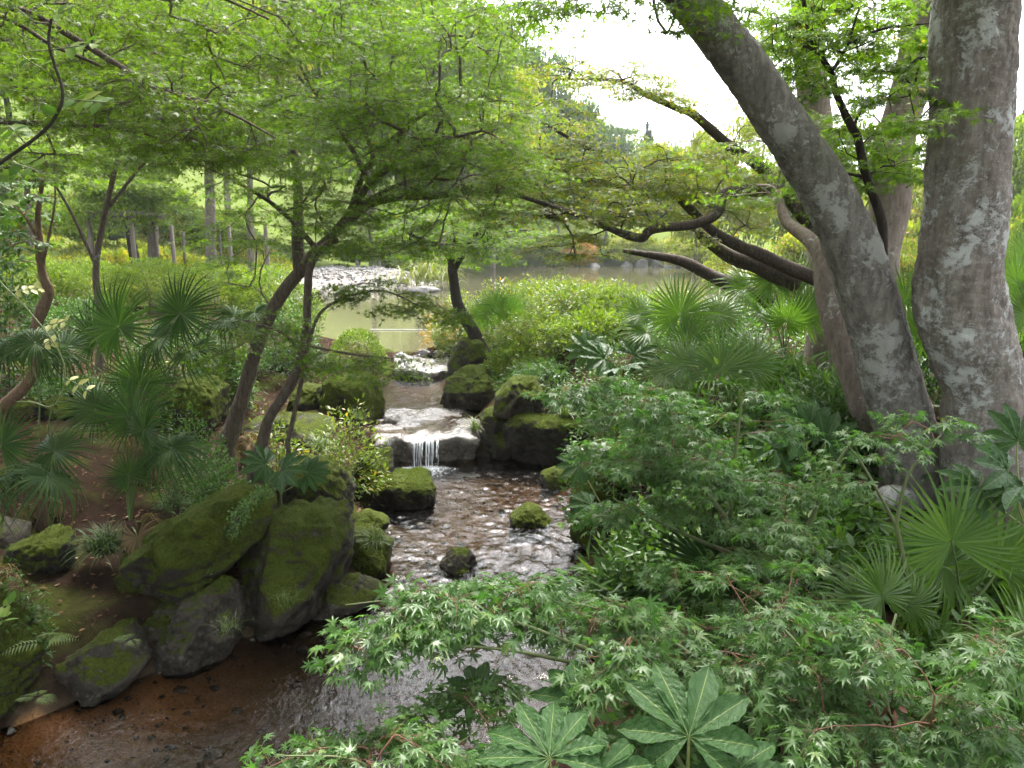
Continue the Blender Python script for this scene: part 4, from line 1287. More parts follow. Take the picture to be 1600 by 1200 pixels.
maple('arching_maple', 'maple with long bare arching limbs reaching left over the pond', foot(1330, 500, 8.8), [[(1345, 600, 8.8, 60), (1320, 450, 8.7, 44), (1290, 380, 8.65, 38), (1250, 300, 8.6, 30), (1235, 200, 8.6, 20)]], limbs6, tg6, 207, r=0.44, nt=7, nl=11, ls=0.056, mat='maple_yellow', bark='bark_limb', start=0.25, sides=14, maxr=0.016, amp=0.10)

# --- two-stemmed maple on the left bank and its wide crown
stemA = [(352, 700, 7.6, 32.6), (366, 660, 7.6, 25.2), (385, 600, 7.6, 22.2), (402, 540, 7.6, 20.7), (415, 505, 7.6, 21.5), (440, 460, 7.6, 20.7), (468, 425, 7.6, 19.2), (492, 396, 7.6, 17.8), (525, 362, 7.55, 14.8), (548, 330, 7.5, 11.8), (560, 290, 7.4, 9.6), (572, 262, 7.3, 8.1)]
stemB = [(398, 730, 7.0, 26.6), (410, 690, 7.0, 19.2), (420, 655, 7.0, 17.0), (445, 615, 7.0, 16.3), (466, 575, 7.05, 14.8), (478, 520, 7.1, 13.3), (481, 460, 7.2, 12.6), (484, 420, 7.3, 12.6), (498, 392, 7.4, 13.3), (525, 375, 7.5, 10.4)]
limbs7 = [
    [(545, 345, 7.5, 14), (580, 318, 7.4, 13), (625, 308, 7.3, 12), (680, 306, 7.1, 10), (735, 297, 6.9, 8), (800, 302, 6.8, 5)],
    [(548, 330, 7.5, 12), (575, 290, 7.3, 11), (608, 262, 7.2, 11), (640, 240, 7.0, 9), (690, 220, 6.8, 6), (750, 205, 6.6, 4)],
    [(612, 250, 7.2, 9), (625, 215, 7.2, 7), (660, 180, 7.2, 5), (720, 150, 7.1, 3)],
    [(572, 275, 7.3, 9), (556, 244, 7.2, 8), (535, 210, 7.1, 6), (505, 168, 7.0, 5), (478, 120, 6.9, 3)],
    [(576, 262, 7.3, 8), (582, 240, 7.3, 7), (565, 195, 7.3, 6), (548, 160, 7.3, 4), (550, 90, 7.3, 3)],
    [(582, 240, 7.3, 6), (640, 192, 7.4, 5), (668, 140, 7.5, 4), (690, 70, 7.6, 3)],
    [(468, 425, 7.6, 20), (465, 370, 7.7, 18), (466, 300, 7.8, 15), (460, 240, 7.9, 12), (440, 150, 8.0, 8), (420, 80, 8.1, 5)],
    [(560, 320, 7.45, 8), (640, 283, 7.3, 6), (720, 280, 7.1, 4)],
    
    
    [(498, 392, 7.4, 9), (440, 330, 7.3, 7), (380, 290, 7.1, 5), (300, 250, 6.9, 3)],
]
tg7 = pads([(560, 120, 230, 90, 6.0, 8.4, 52), (640, 190, 180, 70, 5.9, 7.8, 30), (480, 230, 130, 90, 6.2, 8.2, 24), (720, 260, 120, 50, 6.1, 7.4, 22), (620, 320, 160, 40, 6.2, 7.6, 14), (430, 320, 120, 60, 6.2, 8.0, 12), (380, 400, 60, 50, 6.8, 8.2, 7),
             (780, 60, 60, 50, 6.6, 8.0, 6), (600, 380, 130, 24, 6.4, 7.6, 10), (560, 30, 260, 45, 5.6, 8.2, 26), (520, -55, 280, 50, 5.4, 8.2, 16), (770, 40, 70, 40, 6.4, 7.8, 5)], rgp)
maple('spreading_maple', 'green maple with two slender stems spreading over the stream from the left bank', foot(370, 680, 7.4), [stemA, stemB], limbs7, tg7, 208, r=0.42, nt=8, nl=13, ls=0.050, mat='maple', start=0.35, sides=14, amp=0.08, maxr=0.014, rtip=0.0026)
# the low sprays of that tree over the water belong to a younger shoot beside it
tg8 = pads([(560, 450, 60, 18, 6.4, 7.0, 6), (640, 475, 45, 20, 6.3, 6.8, 6), (690, 495, 30, 14, 6.2, 6.6, 3), (520, 560, 60, 18, 6.5, 7.0, 5), (600, 575, 60, 20, 6.3, 6.9, 6), (430, 520, 60, 40, 6.6, 7.0, 6), (350, 560, 40, 40, 6.8, 7.2, 4)], rgp)
maple('maple_sapling', 'low maple shoot holding flat leaf sprays across the view of the pond', foot(440, 660, 6.95), [[(450, 690, 6.95, 8), (470, 600, 6.95, 7), (482, 540, 6.9, 6), (500, 490, 6.9, 5), (540, 462, 6.8, 3)]], [[(482, 540, 6.9, 5), (540, 552, 6.8, 4), (610, 560, 6.7, 2)], [(540, 462, 6.8, 4), (600, 455, 6.7, 3), (660, 480, 6.5, 2)], [(478, 560, 6.9, 5), (440, 520, 6.9, 4), (380, 500, 6.9, 3)]], tg8, 209, r=0.26, nt=6, nl=8, ls=0.06, mat='maple', start=0.2, sides=8, rtip=0.0018, droop=0.25, maxr=0.006)

# --- small dark maple in the middle distance
maple('small_maple', 'small dark-stemmed maple on the bank right of the stream mouth', foot(748, 540, 13.2), [[(755, 555, 13.2, 26), (738, 515, 13.2, 20), (716, 478, 13.2, 17), (708, 430, 13.2, 15), (704, 405, 13.2, 12), (690, 390, 13.2, 9), (640, 365, 13, 6)]],
      [[(708, 425, 13.2, 10), (725, 395, 13.2, 8), (745, 365, 13.2, 6), (790, 340, 13, 4)], [(704, 405, 13.2, 8), (712, 370, 13.2, 7), (700, 330, 13.2, 4)]],
      pads([(700, 350, 90, 40, 11.8, 14, 22), (640, 370, 60, 30, 11.8, 13.5, 10), (770, 345, 60, 40, 12, 14, 12), (720, 400, 60, 25, 12.2, 14, 6)], rgp), 210, r=0.55, nt=8, nl=10, ls=0.085, mat='maple', bark='bark_dark', start=0.5, sides=10, maxr=0.03)

# --- boughs hanging in from the upper left: the tree stands left of the frame
limbs10 = [
    [(-260, -60, 5.2, 24.5), (-60, -30, 5.0, 15.8), (0, 4, 5.0, 11.5), (60, 27, 4.95, 10.1), (120, 62, 4.9, 9.4), (190, 105, 4.8, 8.6), (240, 137, 4.75, 7.9), (300, 152, 4.7, 6.5), (370, 182, 4.6, 4.3), (430, 215, 4.5, 2.9)],
    [(-260, 170, 5.6, 14.4), (-60, 186, 5.4, 9.4), (0, 190, 5.4, 7.9), (80, 194, 5.35, 7.2), (180, 199, 5.3, 6.5), (255, 211, 5.2, 5.8), (300, 185, 5.2, 3.6)],
    [(255, 211, 5.2, 4.3), (320, 226, 5.1, 3.6), (420, 235, 5.0, 2.2)],
    [(-200, -40, 5.4, 11.5), (0, 24, 5.2, 7.2), (80, 70, 5.1, 5.8), (150, 100, 5.0, 4.3), (250, 150, 4.9, 2.9), (330, 205, 4.8, 2.2)],
    [(290, 152, 4.7, 4.3), (305, 185, 4.7, 3.6), (322, 220, 4.7, 2.2)],
    [(-200, -200, 5.5, 14.4), (60, -120, 5.2, 10.1), (200, -50, 5.0, 7.2), (330, -10, 4.9, 4.3), (420, 30, 4.8, 2.9)],
]
tg10 = pads([(90, 60, 130, 70, 4.6, 6.2, 20), (250, 170, 140, 60, 4.3, 6.0, 22), (120, 150, 120, 60, 5.0, 6.6, 12), (330, 230, 110, 40, 4.6, 5.8, 12), (380, 60, 110, 60, 4.8, 6.4, 12), (250, 20, 150, 40, 5.0, 6.6, 12), (-150, 60, 120, 160, 4.2, 6.4, 14), (60, 250, 80, 30, 5.0, 5.8, 4)], rgp)
over = np.stack([rgp.uniform(-8.5, -0.9, 190), rgp.uniform(-1.0, 6.8, 190), rgp.uniform(5.3, 7.6, 190)], 1)
b10 = np.array([-6.6, 5.0, gz(-6.6, 5.0) - 0.1])
T10 = (catmull(np.array([b10, b10 + [0.3, 0.2, 1.5], b10 + [0.8, 0.3, 3.0], b10 + [1.2, 0.2, 4.6], b10 + [1.6, -0.2, 6.0]]), 6), None)
T10 = (T10[0], np.linspace(0.17, 0.05, len(T10[0])))
for l in limbs10[:1] + limbs10[1:2] + limbs10[3:4] + limbs10[5:6]:
    e0 = at(*l[0][:3]); j = T10[0][np.argmin(np.linalg.norm(T10[0] - e0, axis=1))]
limbs10w = []
for l in limbs10:
    P, R = limb_pts(l)
    if l[0][0] < -100:
        j = T10[0][np.argmin(np.linalg.norm(T10[0] + [0, 0, 1.0] - P[0], axis=1))]
        Q = catmull(np.array([j, 0.5 * (j + P[0]) + [0, 0, 0.25], P[0]]), 5)
        P = np.vstack([Q[:-1], P]); R = np.concatenate([np.full(len(Q) - 1, R[0] * 1.05), R])
    limbs10w.append((P, R))
maple('overhanging_maple', 'maple boughs reaching in from the upper left corner', b10, [T10], limbs10w, np.vstack([tg10, over]), 211, r=0.38, nt=7, nl=12, ls=0.050, mat='maple_dark', bark='bark_maple', start=0.3, sides=12, maxr=0.008, rtip=0.0026)

# --- maple further back on the left bank, its crown filling the upper left
b14 = foot(150, 560, 11.5)
maple('bank_maple', 'leafy maple behind the palms whose crown fills the upper left', b14, [[(150, 640, 11.5, 15.6), (158, 520, 11.5, 12.0), (150, 420, 11.4, 9.6), (165, 330, 11.3, 8.4), (185, 240, 11.2, 6.6), (200, 140, 11.1, 4.2), (190, 40, 11, 2.4)]],
      [[(152, 420, 11.4, 5.4), (110, 330, 11.2, 4.2), (60, 250, 11.0, 3.0), (10, 190, 10.8, 1.8)], [(165, 330, 11.3, 5.4), (230, 250, 11.2, 4.2), (300, 190, 11.0, 3.0), (370, 140, 10.8, 1.8)], [(185, 240, 11.2, 4.2), (140, 150, 11, 3.0), (90, 70, 11, 1.8)], [(195, 180, 11.1, 3.6), (270, 100, 11, 2.4), (330, 30, 11, 1.8)]],
      pads([(190, 60, 220, 90, 9.6, 12.6, 30), (80, 170, 140, 60, 9.8, 12.4, 16), (300, 160, 130, 60, 9.8, 12.4, 16), (200, 250, 170, 35, 9.8, 12.2, 8), (180, -80, 300, 80, 9.0, 12.6, 30), (-120, 80, 120, 140, 9.0, 12, 14)], rgp), 213, r=0.6, nt=8, nl=10, ls=0.09, mat='maple', bark='bark_maple', start=0.4, sides=12, maxr=0.02)

# --- twisted brown sapling at the left
maple('twisted_sapling', 'twisted light-brown trunk at the left behind the hanging tendril', foot(20, 640, 6.6), [[(-40, 690, 6.5, 25.5), (0, 640, 6.5, 19.5), (38, 605, 6.5, 18.0), (58, 565, 6.5, 16.5), (55, 520, 6.5, 15.0), (66, 480, 6.5, 18.0), (76, 455, 6.5, 15.0), (66, 425, 6.5, 12.8), (62, 380, 6.5, 11.2), (60, 330, 6.5, 8.2), (72, 250, 6.5, 4.5)]],
      [[(62, 380, 6.5, 5.2), (40, 340, 6.4, 3.8), (20, 320, 6.4, 2.2)], [(66, 420, 6.5, 4.5), (84, 330, 6.4, 3.0), (86, 290, 6.4, 3.0), (84, 230, 6.4, 1.5)]], pads([(20, 370, 30, 50, 6.0, 6.8, 5), (40, 300, 50, 40, 6, 6.8, 4)], rgp), 212, r=0.25, nt=6, nl=8, ls=0.06, tmpl=OVAL, mat='understory', bark='bark_brown', start=0.5, sides=14, amp=0.15)

# ------------------------------------------------------------------ fan palms
def fan_blade(seed, R=1.0, nseg=38, arc=155, split=0.36, droop=0.35, cup=0.12):
    rg = np.random.default_rng(seed)
    V, F, rn = [], [], []
    th = np.radians(np.linspace(-arc, arc, nseg))
    dth = th[1] - th[0]
    for i, a in enumerate(th):
        l = R * (0.80 + 0.20 * math.cos(a / 2)) * rg.uniform(0.92, 1.04)
        dr = droop * rg.uniform(0.5, 1.5)
        a2 = a + rg.normal(0, 0.02)
        tipb = rg.normal(0, 0.05)
        S = np.array([0.03, split * 0.5, split, 0.62, 0.8, 0.92, 1.0])
        n0 = len(V)
        hw = R * split * math.tan(dth / 2) * 1.02
        for s in S:
            w = hw * (s / split) if s <= split else hw * (1 - ((s - split) / (1 - split)) ** 1.6)
            r = l * s
            ang = a2 + tipb * max(0, s - split)
            z = cup * R * s * (0.4 + 0.6 * abs(math.sin(a / 2))) - dr * R * max(0, s - 0.35) ** 2.0 * 1.3
            d = np.array([math.cos(ang), math.sin(ang), 0]); t = np.array([-math.sin(ang), math.cos(ang), 0])
            c = d * (r - 0.25 * dr * R * max(0, s - 0.35) ** 2) + [0, 0, z]
            V += [c - t * w + [0, 0, w * 0.45], c - [0, 0, w * 0.3], c + t * w + [0, 0, w * 0.45]]
        for k in range(len(S) - 1):
            b = n0 + 3 * k
            F += [[b, b + 1, b + 4, b + 3], [b + 1, b + 2, b + 5, b + 4]]
        q = rg.uniform(0.1, 0.8)
        rn += [q] * (3 * len(S))
    return np.array(V), np.array(F), np.array(rn)


def frame(t, n):
    t = nrm(np.asarray(t, float)); n = np.asarray(n, float)
    n = nrm(n - t * np.dot(n, t)); b = np.cross(n, t)
    return Matrix(((t[0], b[0], n[0], 0), (t[1], b[1], n[1], 0), (t[2], b[2], n[2], 0), (0, 0, 0, 1)))


BLADES = {}
for i in range(6):
    for dk, dr in (('s', 0.32), ('m', 0.75), ('d', 1.35)):
        V, F, r = fan_blade(300 + i, droop=dr, nseg=34 + 2 * i, arc=138 + 6 * i)
        me = mesh_np('frond', V, [F], r, smooth=False)
        BLADES[(i, dk)] = me
PAIR = {}


def blade_me(i, dk, mat):
    k = (i, dk, mat)
    if k not in PAIR:
        me = BLADES[(i, dk)].copy(); me.materials.clear(); me.materials.append(M[mat]); PAIR[k] = me
    return PAIR[k]


def palm(label, base, fronds, seed, mat='palm', trunk=0.0, tr=0.05, group=None):
    """fronds: (hub xyz, tip direction xyz, normal xyz, radius, droop key)"""
    rg = np.random.default_rng(seed)
    base = np.asarray(base, float)
    t = thing('fan_palm', label, 'palm', tuple(base), group)
    crown = base + [0, 0, trunk]
    if trunk > 0:
        P = np.array([base - [0, 0, 0.1], base + [0.01, 0, trunk * 0.5], crown + [0, 0, 0.08]])
        C = catmull(P, 8)
        V, Fq = rough_tube(C, np.linspace(tr * 1.25, tr * 0.8, len(C)), 16, seed, 0.15, 0.12)
        obj('trunk', mesh_np('trunk', V - base, [Fq]), M['palm_fibre'], t)
    if trunk >= 0.15:                                     # dead fronds hanging from the crown
        dead = []
        for k in range(3):
            a = rg.uniform(0, 2 * np.pi)
            h = crown + np.array([math.cos(a) * 0.16, math.sin(a) * 0.16, -0.02])
            dead.append((h, np.array([math.cos(a) * 0.45, math.sin(a) * 0.45, -0.9]), np.array([math.cos(a), math.sin(a), 0.4]), fronds[0][3] * 0.62, 'd'))
        fronds = list(fronds) + dead
    else:
        dead = []
    for fi, (hub, tip, n, R, dk) in enumerate(fronds):
        fmat = 'palm_dead' if dead and fi >= len(fronds) - len(dead) else mat
        hub = np.asarray(hub, float)
        n = np.asarray(n, float) + rg.normal(0, 0.35, 3) * [1.4, 0.5, 0.6]
        o = obj('frond', blade_me(int(rg.integers(0, 6)), dk, fmat), None, t)
        mtx = frame(tip, n)
        o.rotation_euler = mtx.to_euler()
        o.location = hub - base
        o.scale = (R, R, R * rg.uniform(0.8, 1.2))
        # petiole as a sub-part
        dv = hub - crown
        c1 = crown + [0, 0, 0.3 * np.linalg.norm(dv)] + dv * 0.15
        c2 = hub - nrm(tip) * 0.3 * np.linalg.norm(dv)
        s = np.linspace(0, 1, 9)[:, None]
        C = (1 - s) ** 3 * crown + 3 * (1 - s) ** 2 * s * c1 + 3 * (1 - s) * s ** 2 * c2 + s ** 3 * (hub + nrm(tip) * 0.01)
        V, Fq = tube(C, np.linspace(0.010, 0.0055, len(C)) * max(0.7, R / 0.5), 5)
        Vl = np.array([o.matrix_basis.inverted() @ Vector(x) for x in (V - base)])
        obj('petiole', mesh_np('petiole', Vl, [Fq]), M['petiole'], o)
    return t


def auto_fronds(base, trunk, n, seed, R=0.45, pet=0.5, el=(0.2, 1.2), az=(0, 2 * math.pi)):
    rg = np.random.default_rng(seed)
    out = []
    for i in range(n):
        a = az[0] + (az[1] - az[0]) * (i + rg.uniform(0.1, 0.9)) / n
        e_ = rg.uniform(*el)
        d = np.array([math.cos(a) * math.cos(e_), math.sin(a) * math.cos(e_), math.sin(e_)])
        hub = np.asarray(base) + [0, 0, trunk] + d * pet * rg.uniform(0.7, 1.2)
        tip = nrm(d * [1, 1, 0.5] + [0, 0, -0.15 * (1.2 - e_)])
        n_ = np.array([0, 0, 1.0]) + 0.4 * rg.normal(0, 1, 3) - 0.5 * d * (1 - e_ * 0.5)
        out.append((hub, tip, n_, R * rg.uniform(0.8, 1.15), 's' if e_ > 0.7 else rg.choice(['m', 'd', 'm'])))
    return out


def fr(x, y, Y, tip, n, R, dk):
    return (at(x, y, Y), np.array(tip, float), np.array(n, float), px(R, Y) * (0.88 if x < 500 else 1.0), dk)


# left bank
b = foot(215, 660, 7.2, 0)
palm('tall dark fan palm on the left bank with raised fronds below the hedge', b, [
    fr(185, 510, 6.9, (-0.5, 0.2, 0.85), (0.1, -0.9, 0.5), 105, 's'), fr(282, 490, 7.0, (0.55, 0.1, 0.8), (-0.2, -0.85, 0.5), 95, 's'), fr(248, 528, 7.2, (0.8, -0.1, 0.3), (0, -0.6, 0.8), 90, 'm'),
    fr(98, 548, 7.0, (-0.8, -0.3, 0.2), (0, -0.6, 0.8), 85, 'm'), fr(350, 506, 7.1, (0.8, -0.4, 0.0), (0.1, -0.5, 0.85), 80, 'd'), fr(218, 598, 7.1, (0.1, -0.1, 1), (0.2, -1, 0), 80, 's'),
    fr(150, 528, 7.3, (-0.3, 0.3, 0.9), (0, -0.8, 0.5), 90, 's'), fr(300, 548, 7.3, (0.5, -0.6, -0.1), (0.1, -0.4, 0.9), 85, 'd')], 401, 'palm', 0.35, 0.06)
b = foot(203, 815, 5.3, 0)
palm('low fan palm with a brown fibrous stump on the shaded left slope', b, [
    fr(208, 652, 5.2, (0.05, 0.25, 1), (0, -1, 0.25), 92, 's'), fr(225, 672, 5.0, (0.35, -0.1, 0.8), (-0.1, -0.9, 0.45), 85, 's'), fr(268, 700, 5.0, (0.7, -0.45, -0.25), (0.15, -0.7, 0.7), 95, 'd'),
    fr(150, 640, 5.3, (-0.7, -0.1, 0.5), (0, -0.8, 0.6), 80, 'm'), fr(200, 742, 4.95, (-0.2, -0.2, 0.9), (0.6, -0.8, 0.1), 60, 's'), fr(250, 705, 5.3, (0.8, 0.1, 0.15), (0, -0.6, 0.8), 100, 'd')], 402, 'palm', 0.42, 0.05)
b = foot(-30, 830, 4.6, 0)
palm('fan palm cut by the left edge with drooping fronds', b, [
    fr(2, 695, 4.5, (0.35, 0.1, 0.8), (0, -1, 0.3), 95, 's'), fr(85, 705, 4.5, (0.75, 0.05, 0.25), (-0.05, -0.7, 0.7), 95, 'm'), fr(75, 745, 4.3, (0.5, -0.6, -0.3), (0.1, -0.6, 0.8), 105, 'd'),
    fr(10, 745, 4.3, (-0.3, -0.7, -0.2), (0, -0.6, 0.8), 100, 'd'), fr(40, 740, 4.6, (0.5, 0.3, -0.1), (0, -0.5, 0.9), 90, 'd'), fr(-60, 700, 4.6, (-0.5, 0, 0.7), (0, -0.8, 0.5), 90, 'm')], 403, 'palm', 0.25, 0.06)
b = foot(45, 640, 6.0, 0)
palm('thin fan palm with hanging leaf strips beside the twisted brown trunk', b, [fr(55, 535, 5.9, (-0.5, -0.6, -0.3), (0, -0.5, 0.8), 75, 'd'), fr(80, 560, 6.0, (0.5, -0.5, -0.2), (0, -0.5, 0.9), 60, 'd'), fr(20, 545, 6.1, (-0.7, 0.1, 0.2), (0, -0.6, 0.8), 60, 'd')], 404, 'palm', 0.2, 0.045)
b = foot(372, 600, 8.0, 0)
palm('pale fan palm frond drooping behind the stem of the two-stemmed maple', b, [fr(398, 488, 7.9, (0.3, -0.5, -0.1), (0.1, -0.6, 0.8), 62, 'd'), fr(365, 495, 8.1, (-0.5, -0.4, 0.1), (0, -0.6, 0.8), 60, 'd')], 405, 'palm', 0.3, 0.04)
# right bank
b = foot(1075, 600, 8.6, 0)
palm('bright fan palm behind the wet maple sprays, its raised frond against the pond', b, [
    fr(1062, 492, 8.5, (-0.05, 0.3, 0.9), (0, -1, 0.25), 78, 's'), fr(1122, 492, 8.5, (0.35, 0.3, 0.5), (0, -0.85, 0.6), 62, 'm'), fr(1010, 520, 8.7, (-0.8, -0.1, 0.2), (0, -0.6, 0.8), 65, 'm'),
    fr(1075, 535, 8.3, (0.5, -0.2, 0.4), (0, -0.8, 0.6), 60, 'm'), fr(1000, 490, 8.9, (-0.6, 0.2, 0.6), (0, -0.9, 0.4), 50, 's')], 406, 'palm_bright', 0.15, 0.05)
b = foot(1140, 660, 6.9, 0)
palm('wide silvery fan palm low between the leaning trunk and the moss block', b, [
    fr(1072, 570, 6.8, (-0.75, 0.2, 0.35), (0, -0.8, 0.6), 78, 's'), fr(1125, 578, 6.7, (0.1, 0.35, 0.6), (0, -0.9, 0.5), 85, 's'), fr(1170, 570, 6.8, (0.65, 0.2, 0.4), (0, -0.85, 0.5), 85, 'm'), fr(1115, 600, 6.6, (0.4, -0.4, 0.1), (0, -0.7, 0.7), 75, 'm'), fr(1040, 585, 6.7, (-0.8, -0.2, 0.1), (0, -0.6, 0.8), 65, 'm')], 407, 'palm_bright', 0.1, 0.05)
b = foot(1225, 560, 9.3, 0)
palm('fan palm cluster with upright fronds left of the leaning trunk', b, [
    fr(1205, 440, 9.2, (-0.3, 0.3, 0.8), (0, -1, 0.3), 65, 's'), fr(1245, 445, 9.3, (0.3, 0.2, 0.9), (0, -1, 0.3), 62, 's'), fr(1165, 450, 9.4, (-0.8, 0.1, 0.3), (0, -0.8, 0.6), 58, 'm'), fr(1260, 490, 9.0, (0.5, -0.2, 0.4), (0, -0.8, 0.5), 60, 'm'), fr(1190, 490, 9.1, (-0.5, -0.3, 0.3), (0, -0.7, 0.7), 60, 'm'), fr(1230, 500, 8.8, (0.1, -0.3, 0.5), (0, -0.8, 0.5), 58, 'm')], 408, 'palm_bright', 0.2, 0.05)
b = foot(1430, 560, 6.8, 0)
palm('fan palm showing in the gap between the two thick trunks', b, [
    fr(1440, 445, 6.8, (0.2, 0.2, 0.9), (0, -1, 0.3), 60, 's'), fr(1415, 470, 6.8, (-0.3, 0.1, 0.8), (0, -1, 0.3), 65, 's'), fr(1440, 520, 6.6, (0.2, -0.3, 0.5), (0, -0.8, 0.6), 70, 'm'), fr(1420, 540, 6.5, (-0.1, -0.4, 0.2), (0, -0.7, 0.7), 70, 'd'), fr(1470, 500, 6.9, (0.7, 0.1, 0.5), (0, -0.8, 0.6), 65, 'm')], 409, 'palm_bright', 0.25, 0.05)
b = foot(1640, 560, 6.2, 0)
palm('fan palm peeping past the right side of the upright trunk', b, [fr(1590, 440, 6.3, (-0.3, 0.2, 0.8), (0, -1, 0.3), 60, 's'), fr(1600, 490, 6.2, (-0.5, -0.1, 0.5), (0, -0.8, 0.6), 70, 'm'), fr(1600, 400, 6.6, (0, 0.2, 0.9), (0, -1, 0.3), 50, 's')], 410, 'palm_bright', 0.3, 0.05)
b = foot(785, 530, 13.5, 0)
palm('small fan palm at the far bank edge right of the small maple', b, [fr(775, 478, 13.4, (-0.2, 0.3, 0.9), (0, -1, 0.3), 42, 's'), fr(800, 482, 13.5, (0.6, 0.2, 0.6), (0, -0.9, 0.4), 40, 's'), fr(755, 490, 13.5, (-0.7, 0.1, 0.4), (0, -0.8, 0.5), 36, 'm'), fr(790, 500, 13.3, (0.2, -0.3, 0.6), (0, -0.9, 0.4), 40, 'm')], 411, 'palm_bright', 0.1, 0.05)
b = foot(1500, 960, 3.1, 0)
palm('glossy fan palm in front of the trunk roots with one tall folded frond', b, [
    fr(1487, 848, 3.0, (-0.25, 0.15, 1), (0.3, -0.9, 0.3), 140, 's'), fr(1475, 885, 3.1, (-0.8, 0.2, 0.25), (0, -0.7, 0.7), 125, 'm'), fr(1560, 882, 3.2, (0.15, 0.2, 0.7), (-0.3, -0.9, 0.4), 165, 's'), fr(1440, 900, 3.5, (-0.5, -0.4, 0.0), (0, -0.6, 0.8), 90, 'd'), fr(1560, 905, 3.3, (0.5, -0.5, 0.1), (0, -0.7, 0.7), 100, 'd'), fr(1520, 920, 3.6, (0.3, -0.1, 0.3), (0, -0.7, 0.8), 100, 'm')], 412, 'palm_bright', 0.05, 0.05)
b = foot(1385, 1010, 2.85, 0)
palm('pale fan palm rising out of the wet maple leaves at the lower right', b, [
    fr(1378, 930, 2.75, (-0.1, 0.2, 0.8), (0, -1, 0.4), 110, 's'), fr(1350, 945, 2.8, (-0.7, 0.1, 0.3), (0, -0.8, 0.6), 100, 'm'), fr(1420, 945, 2.8, (0.7, 0.1, 0.3), (0, -0.8, 0.6), 80, 'm')], 413, 'palm_bright', 0.02, 0.04)
b = foot(1120, 980, 3.7, 0)
palm('fan palm lying low behind the wet maple sprays in the centre right', b, [
    fr(1110, 885, 3.5, (-0.75, 0.3, 0.25), (0, -0.8, 0.6), 125, 's'), fr(1120, 900, 3.5, (0.1, 0.1, 0.4), (0, -0.9, 0.5), 90, 'm'), fr(1090, 910, 3.5, (-0.3, -0.5, -0.1), (0, -0.7, 0.8), 80, 'd'), fr(1150, 880, 3.6, (0.7, 0.2, 0.2), (0, -0.7, 0.7), 70, 'm')], 414, 'palm', 0.05, 0.04)
b = foot(1620, 1160, 2.4, 0)
palm('fan palm at the lower right corner with long strap-like segments', b, [
    fr(1590, 1010, 2.5, (-0.2, 0.3, 0.9), (0.2, -1, 0.2), 120, 's'), fr(1570, 1020, 2.4, (-0.6, -0.4, -0.1), (0, -0.7, 0.7), 120, 'd'), fr(1610, 1000, 2.4, (0.3, -0.5, -0.1), (0, -0.7, 0.7), 120, 'd'), fr(1560, 1040, 2.35, (-0.2, -0.6, -0.3), (0.1, -0.7, 0.6), 120, 'd')], 415, 'palm_bright', 0.1, 0.05)


# ------------------------------------------------------------------ fatsia: big lobed glossy leaves
def fatsia_leaf(seed, lobes=9):
    rg = np.random.default_rng(seed)
    V, F, rn, vn = [], [], [], []
    ang = np.radians(np.linspace(-125, 125, lobes))
    ns, nw = 20, 9
    core = 0.26
    for i, a in enumerate(ang):
        a = a + rg.normal(0, 0.03)
        l = (0.62 + 0.38 * math.cos(a * 0.62)) * rg.uniform(0.94, 1.05)
        wmax = 0.155 * rg.uniform(0.92, 1.1)
        dth = (ang[1] - ang[0]) / 2
        n0 = len(V)
        dr = rg.uniform(0.10, 0.26); tw = rg.normal(0, 0.12)
        for s in np.linspace(0, 1, ns):
            r = l * s
            wl = r * math.tan(dth) * 1.04
            wo = wmax * (0.70 + 0.30 * math.sin(min(1, max(0, (s - 0.25) / 0.37)) * math.pi / 2)) if s < 0.62 else wmax * max(0.0, 1 - ((s - 0.62) / 0.38) ** 1.7) ** 0.95
            ser = 1 + 0.05 * math.sin(s * 40 + i) * (s > 0.45)
            w = min(wl, wo) * ser + 0.002
            for k, q in enumerate(np.linspace(-1, 1, nw)):
                d = np.array([math.cos(a), math.sin(a), 0]); t = np.array([-math.sin(a), math.cos(a), 0])
                z = 0.035 * abs(q) ** 1.2 * (w / wmax) * 1.6 - dr * s ** 2.2 + 0.012 * math.sin(s * 30 + abs(q) * 5) * abs(q) + tw * q * w * 0.5 + 0.05 * s
                V.append(d * r + t * w * q + [0, 0, z])
                rn.append(max(0, 1 - abs(q) * w / 0.016) if abs(q) < 0.3 else 0.0)
                vn.append(max(0, math.sin((s * 11 - abs(q) * w / wmax * 2.2) * 2 * math.pi / 1.6)) if s > 0.1 else 0)
        for s in range(ns - 1):
            for k in range(nw - 1):
                b_ = n0 + s * nw + k
                F.append([b_, b_ + 1, b_ + nw + 1, b_ + nw])
    me = mesh_np('leaf', np.array(V), [np.array(F)], np.array(rn), extra={'vein': np.array(vn)})
    me.materials.append(M['fatsia'])
    return me


FAT = [fatsia_leaf(500 + i, 9 if i % 2 == 0 else 8) for i in range(4)]


